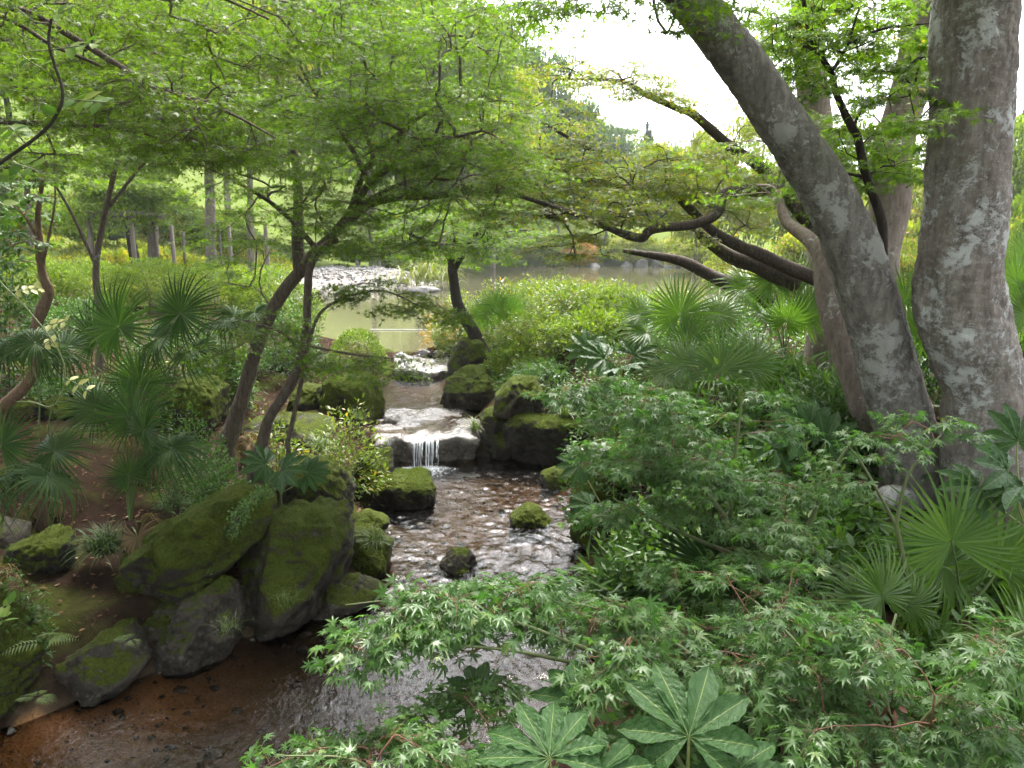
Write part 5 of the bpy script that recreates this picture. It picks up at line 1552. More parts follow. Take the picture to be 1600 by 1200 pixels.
def fatsia(label, base, leaves, seed, group=None):
    rg = np.random.default_rng(seed)
    base = np.asarray(base, float)
    t = thing('fatsia_shrub', label, 'shrub', tuple(base), group)
    h = 0.4
    hubs = np.array([l[0] for l in leaves])
    ctop = hubs.mean(0) * [1, 1, 0] + [0, 0, max(base[2] + 0.1, hubs[:, 2].min() - 0.18)]
    ctop[:2] = 0.5 * ctop[:2] + 0.5 * base[:2]
    C = catmull(np.array([base - [0, 0, 0.1], 0.5 * (base + ctop) + [0.02, 0.01, 0], ctop]), 6)
    V, Fq = tube(C, np.linspace(0.016, 0.010, len(C)), 8)
    obj('stem', mesh_np('stem', V - base, [Fq]), M['twig_green'], t)
    for hub, tip, n, R in leaves:
        o = obj('leaf', FAT[int(rg.integers(0, 4))], None, t)
        o.rotation_euler = frame(tip, n).to_euler()
        o.location = np.asarray(hub) - base
        o.scale = (R, R, R)
        c2 = hub - nrm(np.asarray(tip, float)) * 0.06 - np.array([0, 0, 0.08])
        s = np.linspace(0, 1, 8)[:, None]
        Cc = (1 - s) ** 2 * ctop + 2 * (1 - s) * s * c2 + s ** 2 * hub
        V, Fq = tube(Cc, np.linspace(0.005, 0.0038, 8), 6)
        Vl = np.array([o.matrix_basis.inverted() @ Vector(x) for x in (V - base)])
        obj('petiole', mesh_np('petiole', Vl, [Fq]), M['petiole_yellow'], o)
    return t


def fl(x, y, Y, tip, n, R):
    return (at(x, y, Y), tip, n, px(R, Y))


fatsia('big glossy fatsia in the foreground with one wide spread leaf', foot(1090, 1330, 1.75, 0), [
    fl(1076, 1152, 1.58, (0.10, 0.75, 0.45), (0.05, -0.55, 0.85), 160), fl(905, 1100, 1.75, (-0.55, 0.4, 0.1), (0.05, -0.5, 0.85), 100), fl(1150, 1205, 1.55, (0.4, -0.6, -0.2), (0, -0.5, 0.9), 120), fl(1000, 1230, 1.6, (-0.2, -0.7, -0.2), (0, -0.5, 0.9), 110)], 601)
fatsia('fatsia with a flat shining leaf at the bottom edge', foot(850, 1340, 1.6, 0), [
    fl(858, 1185, 1.50, (-0.25, 0.5, 0.15), (0.1, -0.5, 0.85), 140), fl(935, 1210, 1.5, (0.7, -0.1, 0.0), (0, -0.5, 0.9), 110), fl(790, 1215, 1.55, (-0.7, -0.2, -0.1), (0, -0.5, 0.9), 95), fl(745, 1082, 2.1, (-0.4, 0.5, 0.1), (0.2, -0.6, 0.7), 75)], 602)
fatsia('fatsia leaves with long lobes at the right edge under the upright trunk', foot(1640, 900, 3.0, 0), [
    fl(1575, 735, 3.1, (-0.6, -0.2, 0.2), (0, -0.7, 0.7), 78), fl(1600, 760, 3.0, (0.1, -0.6, 0.0), (0, -0.7, 0.7), 85), fl(1590, 690, 3.2, (0.2, 0.3, 0.6), (0, -0.9, 0.4), 70), fl(1530, 760, 3.1, (-0.7, -0.3, -0.1), (0, -0.6, 0.8), 70)], 603)
fatsia('fatsia with light green fingered leaves before the hedge', foot(950, 620, 8.4, 0), [
    fl(945, 560, 8.3, (-0.5, -0.2, 0.1), (0, -0.7, 0.7), 48), fl(990, 555, 8.4, (0.5, 0.1, 0.2), (0, -0.7, 0.7), 45), fl(920, 548, 8.6, (-0.6, 0.2, 0.3), (0, -0.8, 0.5), 42), fl(970, 575, 8.2, (0.1, -0.6, 0.1), (0, -0.7, 0.7), 45)], 604)
fatsia('fatsia with upright leaves near the foot of the leaning trunk', foot(1250, 760, 5.2, 0), [
    fl(1240, 680, 5.1, (-0.4, -0.2, 0.2), (0, -0.7, 0.7), 65), fl(1290, 690, 5.2, (0.4, 0.0, 0.3), (0, -0.7, 0.7), 60), fl(1265, 665, 5.3, (0, 0.4, 0.6), (0, -0.9, 0.4), 55), fl(1210, 700, 5.0, (-0.6, -0.3, 0), (0, -0.6, 0.8), 55)], 605)
fatsia('fatsia under the wet maple sprays beside the mossy boulder', foot(960, 830, 5.6, 0), [
    fl(905, 728, 5.9, (-0.7, -0.2, 0.1), (0, -0.7, 0.7), 42), fl(955, 800, 5.5, (-0.3, -0.5, 0), (0, -0.6, 0.8), 50), fl(1000, 790, 5.4, (0.3, -0.5, 0), (0, -0.6, 0.8), 50), fl(925, 790, 5.6, (-0.6, -0.4, -0.1), (0, -0.6, 0.8), 45), fl(1040, 800, 5.3, (0.6, -0.3, 0), (0, -0.6, 0.8), 50)], 606)
fatsia('fatsia among the stones at the foot of the two-stemmed maple', foot(430, 790, 6.1, 0), [
    fl(440, 735, 6.0, (0.5, -0.3, 0), (0, -0.7, 0.7), 52), fl(480, 740, 6.1, (0.7, 0, 0.1), (0, -0.7, 0.7), 42), fl(415, 725, 6.2, (-0.4, -0.3, 0.2), (0, -0.7, 0.7), 45)], 607)
fatsia('fatsia in shade at the right of the forked trunk base', foot(1180, 720, 6.0, 0), [
    fl(1170, 670, 6.0, (-0.5, -0.3, 0.1), (0, -0.7, 0.7), 50), fl(1200, 650, 6.1, (0.4, 0, 0.3), (0, -0.8, 0.6), 50), fl(1150, 690, 5.9, (-0.6, -0.3, 0), (0, -0.6, 0.8), 48)], 608)
fatsia('fatsia at the lower right between maple twigs', foot(1480, 1260, 2.1, 0), [
    fl(1500, 1150, 2.1, (0.4, -0.3, 0), (0, -0.6, 0.8), 90), fl(1440, 1180, 2.0, (-0.5, -0.3, 0), (0, -0.6, 0.8), 90), fl(1540, 1180, 2.0, (0.5, -0.5, -0.1), (0, -0.6, 0.8), 90), fl(1380, 1190, 2.0, (-0.5, -0.3, 0), (0, -0.6, 0.8), 80)], 609)

# ------------------------------------------------------------------ wet maple shrubs in the foreground
PAD_MUL = 1.0
def shoot(label, base, limbs, specs, seed, r, ls, nt=6, nl=8, mat='maple_wet', mul=1.0, tmpl=MAPLE_HI, droop=0.18, tilt=0.3, name='maple_bush', flat=0.16):
    rg = np.random.default_rng(seed)
    tg = pads([(a, b, c, d, e_, f, int(n * mul)) for a, b, c, d, e_, f, n in specs], rg)
    P0 = np.asarray(base, float)
    lw = []
    for l in limbs:
        P, R = limb_pts(l)
        Q = catmull(np.array([P0, 0.5 * (P0 + P[0]) + [0, 0, 0.06], P[0]]), 4)
        lw.append((np.vstack([Q[:-1], P]), np.concatenate([np.full(len(Q) - 1, R[0] * 1.05), R])))
    return maple(name, label, base, [], lw, tg, seed, r=r, nt=nt, nl=nl, ls=ls, mat=mat, bark='twig_green', twigmat='twig_red', tmpl=tmpl, rtip=0.0013, droop=droop, cat='shrub', start=0.3, sides=10, tilt=tilt, maxr=0.0035, upbias=0.05, flat=flat)


shoot('wet maple bush whose sprays reach left across the stream in the foreground', foot(1150, 1320, 2.3), [
    [(1120, 1180, 2.2, 14), (1000, 1060, 2.1, 10), (880, 1000, 2.05, 8), (760, 960, 2.0, 5), (620, 940, 2.0, 3), (540, 945, 2.0, 2)],
    [(1000, 1060, 2.1, 8), (820, 1020, 2.0, 6), (700, 1010, 1.95, 4), (560, 1020, 1.9, 2)],
    [(1180, 1100, 2.3, 12), (1060, 1010, 2.3, 9), (960, 960, 2.3, 6), (860, 935, 2.3, 3)]],
    [(640, 935, 110, 22, 1.9, 2.15, 12), (760, 960, 100, 35, 1.9, 2.3, 16), (600, 1020, 80, 14, 1.85, 2.0, 6), (700, 1000, 60, 25, 1.85, 2.1, 5), (860, 960, 100, 50, 1.9, 2.5, 20), (900, 1040, 80, 40, 1.8, 2.2, 8), (960, 990, 80, 50, 1.9, 2.5, 14)], 701, 0.15, 0.056, mul=0.62, flat=0.08)
shoot('wet maple bush filling the lower right foreground with pale green leaves', foot(1400, 1330, 2.2), [
    [(1380, 1200, 2.1, 14), (1480, 1090, 2.0, 12), (1560, 1010, 1.95, 10), (1620, 980, 1.9, 8)],
    [(1380, 1200, 2.1, 12), (1300, 1080, 2.2, 9), (1240, 1000, 2.3, 6), (1180, 940, 2.4, 3)],
    [(1400, 1180, 2.1, 10), (1380, 1050, 2.2, 7), (1400, 960, 2.3, 4)]],
    [(1200, 980, 120, 50, 2.0, 2.8, 26), (1340, 1010, 110, 60, 1.9, 2.6, 24), (1250, 1060, 130, 50, 1.9, 2.4, 20), (1420, 1080, 110, 70, 1.8, 2.3, 20), (1540, 1050, 80, 80, 1.7, 2.3, 12), (1330, 1150, 150, 60, 1.7, 2.1, 20), (1500, 1170, 120, 50, 1.7, 2.1, 12), (1080, 1000, 90, 40, 2.0, 2.6, 12), (1270, 925, 130, 45, 2.5, 3.1, 16), (1060, 930, 110, 40, 2.5, 3.1, 12), (1150, 900, 90, 40, 2.7, 3.2, 8)], 702, 0.16, 0.056, mul=0.62, flat=0.08)
shoot('wet maple bush standing behind the fatsia, its sprays rising before the moss block', foot(1270, 1010, 3.5), [
    [(1240, 960, 3.4, 14), (1180, 880, 3.5, 11), (1120, 790, 3.6, 9), (1050, 710, 3.7, 7), (970, 640, 3.8, 5), (890, 595, 3.8, 3)],
    [(1240, 960, 3.4, 10), (1250, 860, 3.4, 8), (1300, 740, 3.4, 6), (1330, 690, 3.4, 3)],
    [(1180, 880, 3.5, 9), (1060, 830, 3.5, 6), (960, 780, 3.5, 3)],
    [(1140, 820, 3.6, 8), (1150, 700, 3.6, 6), (1160, 620, 3.6, 3)]],
    [(930, 605, 50, 20, 3.6, 4.0, 8), (1000, 640, 70, 35, 3.5, 4.1, 18), (1080, 670, 80, 50, 3.4, 4.0, 22), (960, 690, 50, 30, 3.6, 4.0, 8), (1050, 750, 90, 50, 3.3, 3.9, 24), (1150, 760, 90, 60, 3.2, 3.8, 24), (960, 780, 50, 40, 3.4, 3.8, 10), (1180, 850, 60, 40, 3.2, 3.7, 8), (1230, 790, 60, 60, 3.0, 3.6, 11), (1220, 870, 80, 40, 3.2, 3.7, 8), (1180, 640, 70, 40, 3.5, 4.1, 8)], 703, 0.21, 0.062, mul=0.68, flat=0.08)
shoot('thin wet maple shoot before the foot of the leaning trunk', foot(1440, 1000, 3.0), [[(1400, 820, 3.0, 8), (1420, 740, 3.0, 5), (1470, 680, 3.0, 3)], [(1400, 820, 3.0, 6), (1350, 730, 3.0, 4), (1320, 690, 3.0, 2)]],
      [(1440, 670, 50, 20, 2.9, 3.2, 3), (1330, 730, 50, 40, 2.9, 3.3, 5), (1360, 690, 40, 20, 2.9, 3.2, 2)], 704, 0.17, 0.055)
shoot('wet maple sprays along the bottom edge of the picture', foot(620, 1400, 1.9), [[(650, 1260, 1.7, 8), (560, 1190, 1.65, 5), (430, 1180, 1.6, 2)], [(650, 1260, 1.7, 6), (700, 1180, 1.7, 4), (760, 1130, 1.75, 2)]],
      [(470, 1195, 60, 14, 1.55, 1.75, 4), (560, 1170, 90, 30, 1.6, 1.8, 10), (680, 1150, 70, 35, 1.6, 1.8, 8), (760, 1110, 60, 40, 1.7, 2.0, 8), (640, 1200, 100, 20, 1.5, 1.7, 6)], 705, 0.13, 0.05, mul=0.6)
# clump of dry curled leaves caught on a twig
t = thing('dry_leaf_cluster', 'clump of dead red-brown leaves caught on a maple twig', 'dead leaves', tuple(at(1390, 1105, 1.9)))
rg = np.random.default_rng(8)
for k in range(7):
    V, Fc, r = instance(OVAL, rg.normal(0, 0.012, (1, 3)) + [[0, 0, -0.01]], nrm(rg.normal(0, 1, (1, 3)) + [[0, 0, -1.2]]), rg.normal(0, 1, (1, 3)), [0.05], np.array([0.5]))
    obj('leaf', mesh_np('leaf', V, [Fc], r), M['dry_leaf'], t)


# ------------------------------------------------------------------ shrubs
def shrub(label, base, rad, n, ls, seed, mat='azalea', tmpl=OVAL, lump=0.25, name='shrub', cat='shrub', stems=5, shell=0.55, upn=0.7, group=None, flat_top=False):
    rg = np.random.default_rng(seed)
    base = np.asarray(base, float)
    t = thing(name, label, cat, tuple(base), group)
    rad = np.asarray(rad, float)
    d = nrm(rg.normal(0, 1, (n, 3)))
    d[:, 2] = np.abs(d[:, 2]) * 1.0 - 0.25 * (rg.random(n) < 0.25)
    d = nrm(d)
    L = 1 + lump * fbm(d * 2.6 + seed, 3, seed)
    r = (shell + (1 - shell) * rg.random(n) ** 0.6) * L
    if flat_top:
        q = np.sign(d) * np.abs(d) ** 0.55; d = q / np.maximum(np.abs(q).max(1, keepdims=True), 1e-6) * 0.5 + d * 0.5
    p = d * r[:, None] * rad + [0, 0, rad[2] * 0.12]
    tip = nrm(d + rg.normal(0, 0.7, (n, 3)))
    nn = d * (1 - upn) + np.array([0, 0, upn]) + rg.normal(0, 0.4, (n, 3))
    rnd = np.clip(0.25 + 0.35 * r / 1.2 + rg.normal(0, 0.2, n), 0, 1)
    V, Fc, rn = instance(tmpl, p, tip, nn, ls * rg.uniform(0.6, 1.25, n), rnd)
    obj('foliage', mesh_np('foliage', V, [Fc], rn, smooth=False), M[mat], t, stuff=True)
    for k in range(stems):
        a = rg.uniform(0, 2 * np.pi)
        e_ = np.array([math.cos(a) * rad[0] * 0.6, math.sin(a) * rad[1] * 0.6, rad[2] * rg.uniform(0.6, 0.95)])
        C = catmull(np.array([[e_[0] * 0.1, e_[1] * 0.1, -0.08], e_ * [0.4, 0.4, 0.5], e_]), 5)
        V, Fq = tube(C, np.linspace(0.012, 0.004, len(C)) * max(0.6, rad[0]), 5)
        obj('stem', mesh_np('stem', V, [Fq]), M['bark_maple'], t)
    return t


def sh(label, x, ybase, ytop, w, Y, n, ls, seed, depth=0.9, **k):
    top, rx = at(x, ytop, Y)[2], px(w, Y) / 2
    b = foot(x, ybase, Y, -0.03)
    h = max(top - b[2], 0.25)
    return shrub(label, b, (rx, rx * depth, h / 1.12), n, ls, seed, **k)


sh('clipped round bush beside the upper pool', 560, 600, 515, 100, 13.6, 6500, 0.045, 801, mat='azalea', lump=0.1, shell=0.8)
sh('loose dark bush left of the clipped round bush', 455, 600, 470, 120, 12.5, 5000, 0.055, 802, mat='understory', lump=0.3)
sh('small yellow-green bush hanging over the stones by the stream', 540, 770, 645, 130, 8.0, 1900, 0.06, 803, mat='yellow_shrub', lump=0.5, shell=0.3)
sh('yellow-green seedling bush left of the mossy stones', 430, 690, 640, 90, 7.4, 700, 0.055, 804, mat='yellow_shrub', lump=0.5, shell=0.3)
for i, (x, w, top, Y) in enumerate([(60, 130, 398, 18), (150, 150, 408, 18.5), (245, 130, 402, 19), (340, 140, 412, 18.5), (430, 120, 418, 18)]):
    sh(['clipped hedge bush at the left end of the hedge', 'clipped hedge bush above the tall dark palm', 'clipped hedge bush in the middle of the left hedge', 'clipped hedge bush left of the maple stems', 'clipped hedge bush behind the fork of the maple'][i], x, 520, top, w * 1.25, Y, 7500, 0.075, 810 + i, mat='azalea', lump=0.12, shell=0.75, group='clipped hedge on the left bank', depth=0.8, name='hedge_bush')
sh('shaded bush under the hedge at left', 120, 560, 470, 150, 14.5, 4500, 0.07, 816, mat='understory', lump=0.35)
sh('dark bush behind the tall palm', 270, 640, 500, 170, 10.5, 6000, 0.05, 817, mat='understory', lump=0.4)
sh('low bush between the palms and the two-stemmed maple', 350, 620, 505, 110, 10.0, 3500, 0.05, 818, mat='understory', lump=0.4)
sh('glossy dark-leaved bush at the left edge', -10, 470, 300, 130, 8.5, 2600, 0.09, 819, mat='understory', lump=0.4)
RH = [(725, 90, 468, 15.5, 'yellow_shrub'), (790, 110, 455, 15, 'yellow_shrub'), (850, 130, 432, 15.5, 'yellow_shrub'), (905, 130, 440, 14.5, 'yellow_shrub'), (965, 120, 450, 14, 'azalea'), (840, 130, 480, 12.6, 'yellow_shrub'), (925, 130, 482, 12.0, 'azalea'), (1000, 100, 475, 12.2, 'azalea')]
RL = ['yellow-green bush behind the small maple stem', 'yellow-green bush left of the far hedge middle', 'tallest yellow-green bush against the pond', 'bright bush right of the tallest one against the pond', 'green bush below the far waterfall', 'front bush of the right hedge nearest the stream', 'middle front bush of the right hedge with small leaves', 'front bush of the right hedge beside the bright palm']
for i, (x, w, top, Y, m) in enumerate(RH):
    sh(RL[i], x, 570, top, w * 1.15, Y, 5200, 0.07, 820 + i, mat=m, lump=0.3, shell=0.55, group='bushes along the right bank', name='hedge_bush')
sh('orange-tinged young maple bush at the pond edge', 690, 560, 482, 80, 16.2, 900, 0.09, 830, mat='orange', tmpl=MAPLE_MID, lump=0.4, shell=0.2)
sh('shrub with narrow leaves above the big moss block', 850, 640, 560, 130, 11.2, 2600, 0.085, 831, mat='understory', tmpl=LANCE, lump=0.4, shell=0.4)
sh('bush with pale oval leaves right of the small maple base', 800, 600, 530, 100, 12.2, 2200, 0.07, 832, mat='azalea', lump=0.4, shell=0.4)
US = [(1010, 760, 640, 170, 6.6, OVAL, 'dark undergrowth bush behind the wet sprays in the centre'), (1120, 720, 620, 180, 6.2, OVAL, 'dark undergrowth bush below the wide silvery palm'), (1230, 700, 560, 150, 7.0, LANCE, 'bamboo grass clump left of the leaning trunk'), (1300, 760, 600, 150, 5.9, LANCE, 'bamboo grass clump at the foot of the pale smooth stem'),
      (1180, 820, 700, 200, 5.0, OVAL, 'undergrowth bush in the middle of the right bank'), (1060, 860, 760, 190, 5.0, OVAL, 'undergrowth bush at the shaded water edge of the right bank'), (1290, 880, 800, 160, 4.4, OVAL, 'undergrowth bush below the leaning trunk roots'), (1420, 620, 470, 130, 7.4, OVAL, 'undergrowth bush between the two thick trunks'),
      (1590, 640, 430, 130, 6.8, OVAL, 'leafy bush right of the upright trunk'), (1200, 980, 850, 260, 3.9, OVAL, 'undergrowth bush under the wet maple at the right'), (1460, 1020, 900, 240, 3.6, OVAL, 'undergrowth bush around the glossy palm'), (1000, 940, 850, 170, 4.9, LANCE, 'grassy undergrowth at the water edge behind the sprays'),
      (1150, 1180, 1050, 420, 2.7, OVAL, 'dark undergrowth below the big fatsia leaf'), (1480, 1200, 1080, 380, 2.6, OVAL, 'dark undergrowth at the lower right corner'), (1330, 560, 440, 120, 9.6, OVAL, 'bush behind the leaning trunk'), (1110, 540, 455, 160, 10.8, OVAL, 'bush behind the bright palm')]
for i, (x, yb, yt, w, Y, tm, lb) in enumerate(US):
    sh(lb, x, yb, yt, w * 1.2, Y, 2600, 0.075 if tm is OVAL else 0.16, 840 + i, mat='understory', tmpl=tm, lump=0.45, shell=0.35, group='undergrowth on the right bank', name='undergrowth_bush', upn=0.6)
sh('low bush between the fingered fatsia and the hedge', 960, 610, 545, 130, 8.9, 2200, 0.06, 870, mat='understory', lump=0.4, shell=0.35)
sh('dark low bush on the soil behind the low left palm', 300, 700, 640, 120, 6.9, 1800, 0.05, 871, mat='understory', lump=0.4, shell=0.35)
sh('dark low bush at the left beside the twisted trunk', 110, 640, 590, 130, 9.4, 1800, 0.06, 872, mat='understory', lump=0.4, shell=0.35)
sh('dark low bush at the foot of the two maple stems', 330, 760, 715, 110, 6.3, 1500, 0.05, 873, mat='understory', lump=0.4, shell=0.35)
sh('leafy weeds at the left edge above the lowest pool', 20, 930, 890, 110, 4.4, 900, 0.04, 874, mat='understory', lump=0.4, shell=0.35)
# sedge and grass tufts
def tuft(label, x, y, Y, n, l, seed, mat='sedge', group=None, name='sedge_tuft', z=None, spread=0.03):
    rg = np.random.default_rng(seed)
    p = at(x, y, Y)
    t = thing(name, label, 'grass', tuple(p), group)
    a = rg.uniform(0, 2 * np.pi, n); el = rg.uniform(0.35, 1.35, n)
    tip = np.stack([np.cos(a) * np.cos(el), np.sin(a) * np.cos(el), np.sin(el)], 1)
    tmpl = (BLADE[0] * [1, 1, 2.6], BLADE[1])
    V, Fc, r = instance(tmpl, rg.normal(0, spread, (n, 3)) * [1, 1, 0.2], tip, np.array([0, 0, 1.0]) + 0 * tip, l * rg.uniform(0.6, 1.2, n), rg.random(n))
    obj('blades', mesh_np('blades', V, [Fc], r), M[mat], t, stuff=True)
    return t


tuft('grey-green mondo grass tuft left of the slanted mossy boulder', 168, 862, 5.35, 420, 0.24, 901, 'grass', spread=0.05, name='grass_tuft')
tuft('small dark grass tuft behind the slanted mossy boulder', 270, 795, 5.9, 200, 0.16, 902, 'grass', name='grass_tuft')
tuft('sedge hanging from the rounded mossy boulder', 585, 850, 5.6, 130, 0.17, 903)
tuft('sedge at the foot of the upright leaning stone', 355, 985, 4.3, 40, 0.12, 904)
tuft('sedge on the ridged boulder near the water', 450, 935, 4.7, 60, 0.09, 905, spread=0.06)
tuft('sedge beside the stone at the waterfall', 742, 672, 10.0, 90, 0.25, 906)
tuft('sedge on the right bank above the moss block', 880, 650, 9.6, 90, 0.3, 907)
tuft('sedge on top of the mossy stone by the yellow-green bush', 500, 700, 7.6, 100, 0.2, 908)
tuft('grass tuft beside the mossy block at the upper pool', 560, 655, 10.2, 80, 0.2, 909)
tuft('reeds growing on the gravel island in the pond', 675, 436, 38.5, 260, 1.7, 910, 'reed', spread=0.6, name='reed_clump')
tuft('low reeds left of the tall ones on the gravel island', 640, 446, 37.5, 160, 0.9, 911, 'reed', spread=0.9, name='reed_clump')


# ferns
def fern(label, x, y, Y, n, l, seed):
    rg = np.random.default_rng(seed)
    p = at(x, y, Y)
    t = thing('fern', label, 'fern', tuple(p))
    for k in range(n):
        a = rg.uniform(0, 2 * np.pi) if n > 3 else rg.uniform(-0.6, 0.8)
        d = np.array([math.cos(a), math.sin(a) * 0.7 - 0.2, 0.5])
        s = np.linspace(0, 1, 14)
        C = d[None] * (s * l)[:, None] * [1, 1, 1] + np.stack([0 * s, 0 * s, -0.55 * l * s ** 2], 1)
        T = nrm(np.gradient(C, axis=0))
        lat = nrm(np.cross(T, [0, 0, 1.0]))
        pos = np.concatenate([C[2:], C[2:]]); tip = np.concatenate([lat[2:] + 0.3 * T[2:], -lat[2:] + 0.3 * T[2:]])
        sz = np.tile(l * 0.30 * np.sin(np.clip(s[2:] * 0.85 + 0.2, 0, 1) * math.pi) + 0.01, 2)
        V, Fc, r = instance(LANCE, pos, tip, np.array([0, 0, 1.0]) + 0 * tip, sz, rg.random(len(pos)))
        obj('frond', mesh_np('frond', V, [Fc], r), M['sedge'], t)
    return t


fern('small fern on the bank above the low wedge-shaped stone', 70, 1005, 3.75, 4, 0.22, 921)
fern('fern between the stones left of the leaning stone', 205, 1000, 4.3, 4, 0.14, 922)
fern('fern fronds at the left end of the slanted boulder', 60, 1090, 3.5, 4, 0.12, 923)

# hanging wisteria shoot close to the camera, upper left
def wisteria(label, path, leaves, Y, seed, mat, name='wisteria_shoot', ll=0.035, r=0.004, base_ext=None):
    rg = np.random.default_rng(seed)
    P = np.array([at(x, y, Yp) for x, y, Yp in path])
    if base_ext is not None: P = np.vstack([np.array(base_ext), P])
    t = thing(name, label, 'vine', tuple(P[0]))
    org = P[0]
    C = catmull(P, 8)
    V, Fq = tube(C, np.linspace(r, r * 0.6, len(C)), 8)
    obj('stem', mesh_np('stem', V - org, [Fq]), M['bark_dark' if mat == 'wisteria' else 'twig_green'], t)
    for x, y, dx, dy, n in leaves:
        a = at(x, y, Y); b2 = at(x + dx, y + dy, Y + rg.uniform(-0.05, 0.05))
        j = C[np.argmin(np.linalg.norm(C - a, axis=1))]
        st = catmull(np.array([j, a, b2]), 6)
        V, Fq = tube(st, 0.0012, 4)
        lf = obj('compound_leaf', mesh_np('compound_leaf', V - org, [Fq]), M['twig_green'], t)
        d = nrm(b2 - a); lat = nrm(np.cross(d, [0, -0.6, 0.8]))
        for k in range(n):
            for sgn in (-1, 1):
                q = a + (b2 - a) * (k + 0.5) / n
                V, Fc, rr = instance(OVAL_W, q[None], nrm(lat * sgn + 0.35 * d + rg.normal(0, 0.15, 3))[None], np.array([[0, -0.5, 0.8]]) + rg.normal(0, 0.3, (1, 3)), [ll * rg.uniform(0.8, 1.15)], rg.random(1))
                obj('leaflet', mesh_np('leaflet', V - org, [Fc], rr), M[mat], lf)
    return t


OVAL_W = (OVAL[0] * [1, 1.35, 1], OVAL[1])
wisteria('dark curved vine with pairs of oval leaflets close by at the upper left', [(-60, 300, 1.5), (0, 255, 1.5), (60, 212, 1.5), (88, 180, 1.5), (98, 145, 1.5), (85, 100, 1.5), (76, 65, 1.5), (80, 30, 1.5)], [(85, 25, 30, -15, 2), (100, 75, 60, -8, 3), (110, 155, 55, 5, 4), (65, 160, -5, 15, 1), (35, 85, 35, 25, 2), (10, 195, 22, 18, 3), (25, 255, 30, 10, 2), (-5, 315, 12, 8, 1), (5, 270, -20, 10, 2)], 1.5, 931, 'wisteria',
         base_ext=[[-1.9, 1.4, 1.2], [-1.6, 1.45, 2.2]])
wisteria('pale yellow vine shoot with young leaves hanging at the left', [(-40, 385, 1.9), (0, 440, 1.9), (40, 480, 1.9), (80, 530, 1.9), (100, 570, 1.9), (98, 610, 1.9), (80, 635, 1.9), (50, 628, 1.9), (25, 628, 1.9)], [(20, 455, 45, -5, 4), (72, 508, 35, -6, 3), (66, 540, 20, -6, 2), (102, 590, 40, 22, 3)], 1.9, 932, 'wisteria_pale', ll=0.026, r=0.0022, base_ext=[[-2.2, 1.8, 1.2], [-1.9, 1.85, 2.4]])
wisteria('bright yellow-green leaves poking in at the left edge above the lowest pool', [(-50, 960, 2.6), (-10, 955, 2.6), (5, 955, 2.6)], [(0, 950, 18, -8, 2), (-4, 960, 12, 14, 2)], 2.6, 933, 'wisteria', ll=0.05, r=0.003, base_ext=[[-2.9, 2.5, 0.5]], name='leafy_shoot')

# ------------------------------------------------------------------ background trees, built where they stand
def crown_mesh(seed, n_clump, per, ls, kind):
    """unit crown: x,y in -1..1, z in 0..1"""
    rg = np.random.default_rng(seed)
    if kind == 'conifer':
        k = n_clump
        z = rg.random(k) ** 1.25
        a = rg.uniform(0, 2 * np.pi, k)
        rr = (1 - z) ** 0.8 * rg.uniform(0.35, 1.0, k)
        c = np.stack([np.cos(a) * rr, np.sin(a) * rr, z * 0.98 - 0.05 * rr], 1)
        cr = np.stack([0.20 * (1.1 - z), 0.20 * (1.1 - z), 0.035 + 0 * z], 1)
    else:
        d = nrm(rg.normal(0, 1, (n_clump, 3)))
        L = 1 + 0.28 * fbm(d * 2.2 + seed, 2, seed)
        rr = rg.uniform(0.35, 0.95, n_clump) ** 0.6 * L
        c = d * rr[:, None] * [0.82, 0.82, 0.40] + [0, 0, 0.52]
        cr = rg.uniform(0.7, 1.3, (n_clump, 1)) * np.array([[0.26, 0.26, 0.085]])
    K = n_clump * per
    p = np.repeat(c, per, 0)
    q = nrm(rg.normal(0, 1, (K, 3))) * (rg.random((K, 1)) ** 0.4)
    q[:, 2] = np.where(q[:, 2] < -0.3, -q[:, 2], q[:, 2])
    p = p + q * np.repeat(cr, per, 0)
    out = nrm(p - [0, 0, 0.4])
    tip = nrm(out + rg.normal(0, 0.6, (K, 3)) - [0, 0, 0.25])
    nn = np.array([0, 0, 0.8]) + 0.5 * out + rg.normal(0, 0.5, (K, 3))
    cl = np.repeat(rg.normal(0.45, 0.16, n_clump), per)
    V, Fc, r = instance(DIAMOND, p, tip, nn, ls * rg.uniform(0.6, 1.3, K), np.clip(cl + rg.normal(0, 0.14, K), 0, 1))
    return mesh_np('crown', V, [Fc], r, smooth=False)


CR = {'far': [crown_mesh(1000 + i, 95, 95, 0.062, 'b') for i in range(4)], 'conifer': [crown_mesh(1010 + i, 150, 60, 0.085, 'conifer') for i in range(3)]}
CM = {}


def crown_with(kind, i, mat):
    k = (kind, i % len(CR[kind]), mat)
    if k not in CM:
        me = CR[kind][k[1]].copy(); me.materials.clear(); me.materials.append(M[mat]); CM[k] = me
    return CM[k]


def trunk_me():
    C = catmull(np.array([[0, 0, -0.08], [0.012, 0, 0.2], [-0.01, 0.01, 0.5], [0, 0, 0.8]]), 5)
    V, Fq = rough_tube(C, np.linspace(0.03, 0.008, len(C)), 8, 3, 0.1)
    me = mesh_np('trunk', V, [Fq]); me.materials.append(M['bark_far'])
    return me


TRK = trunk_me()
rgf = np.random.default_rng(55)


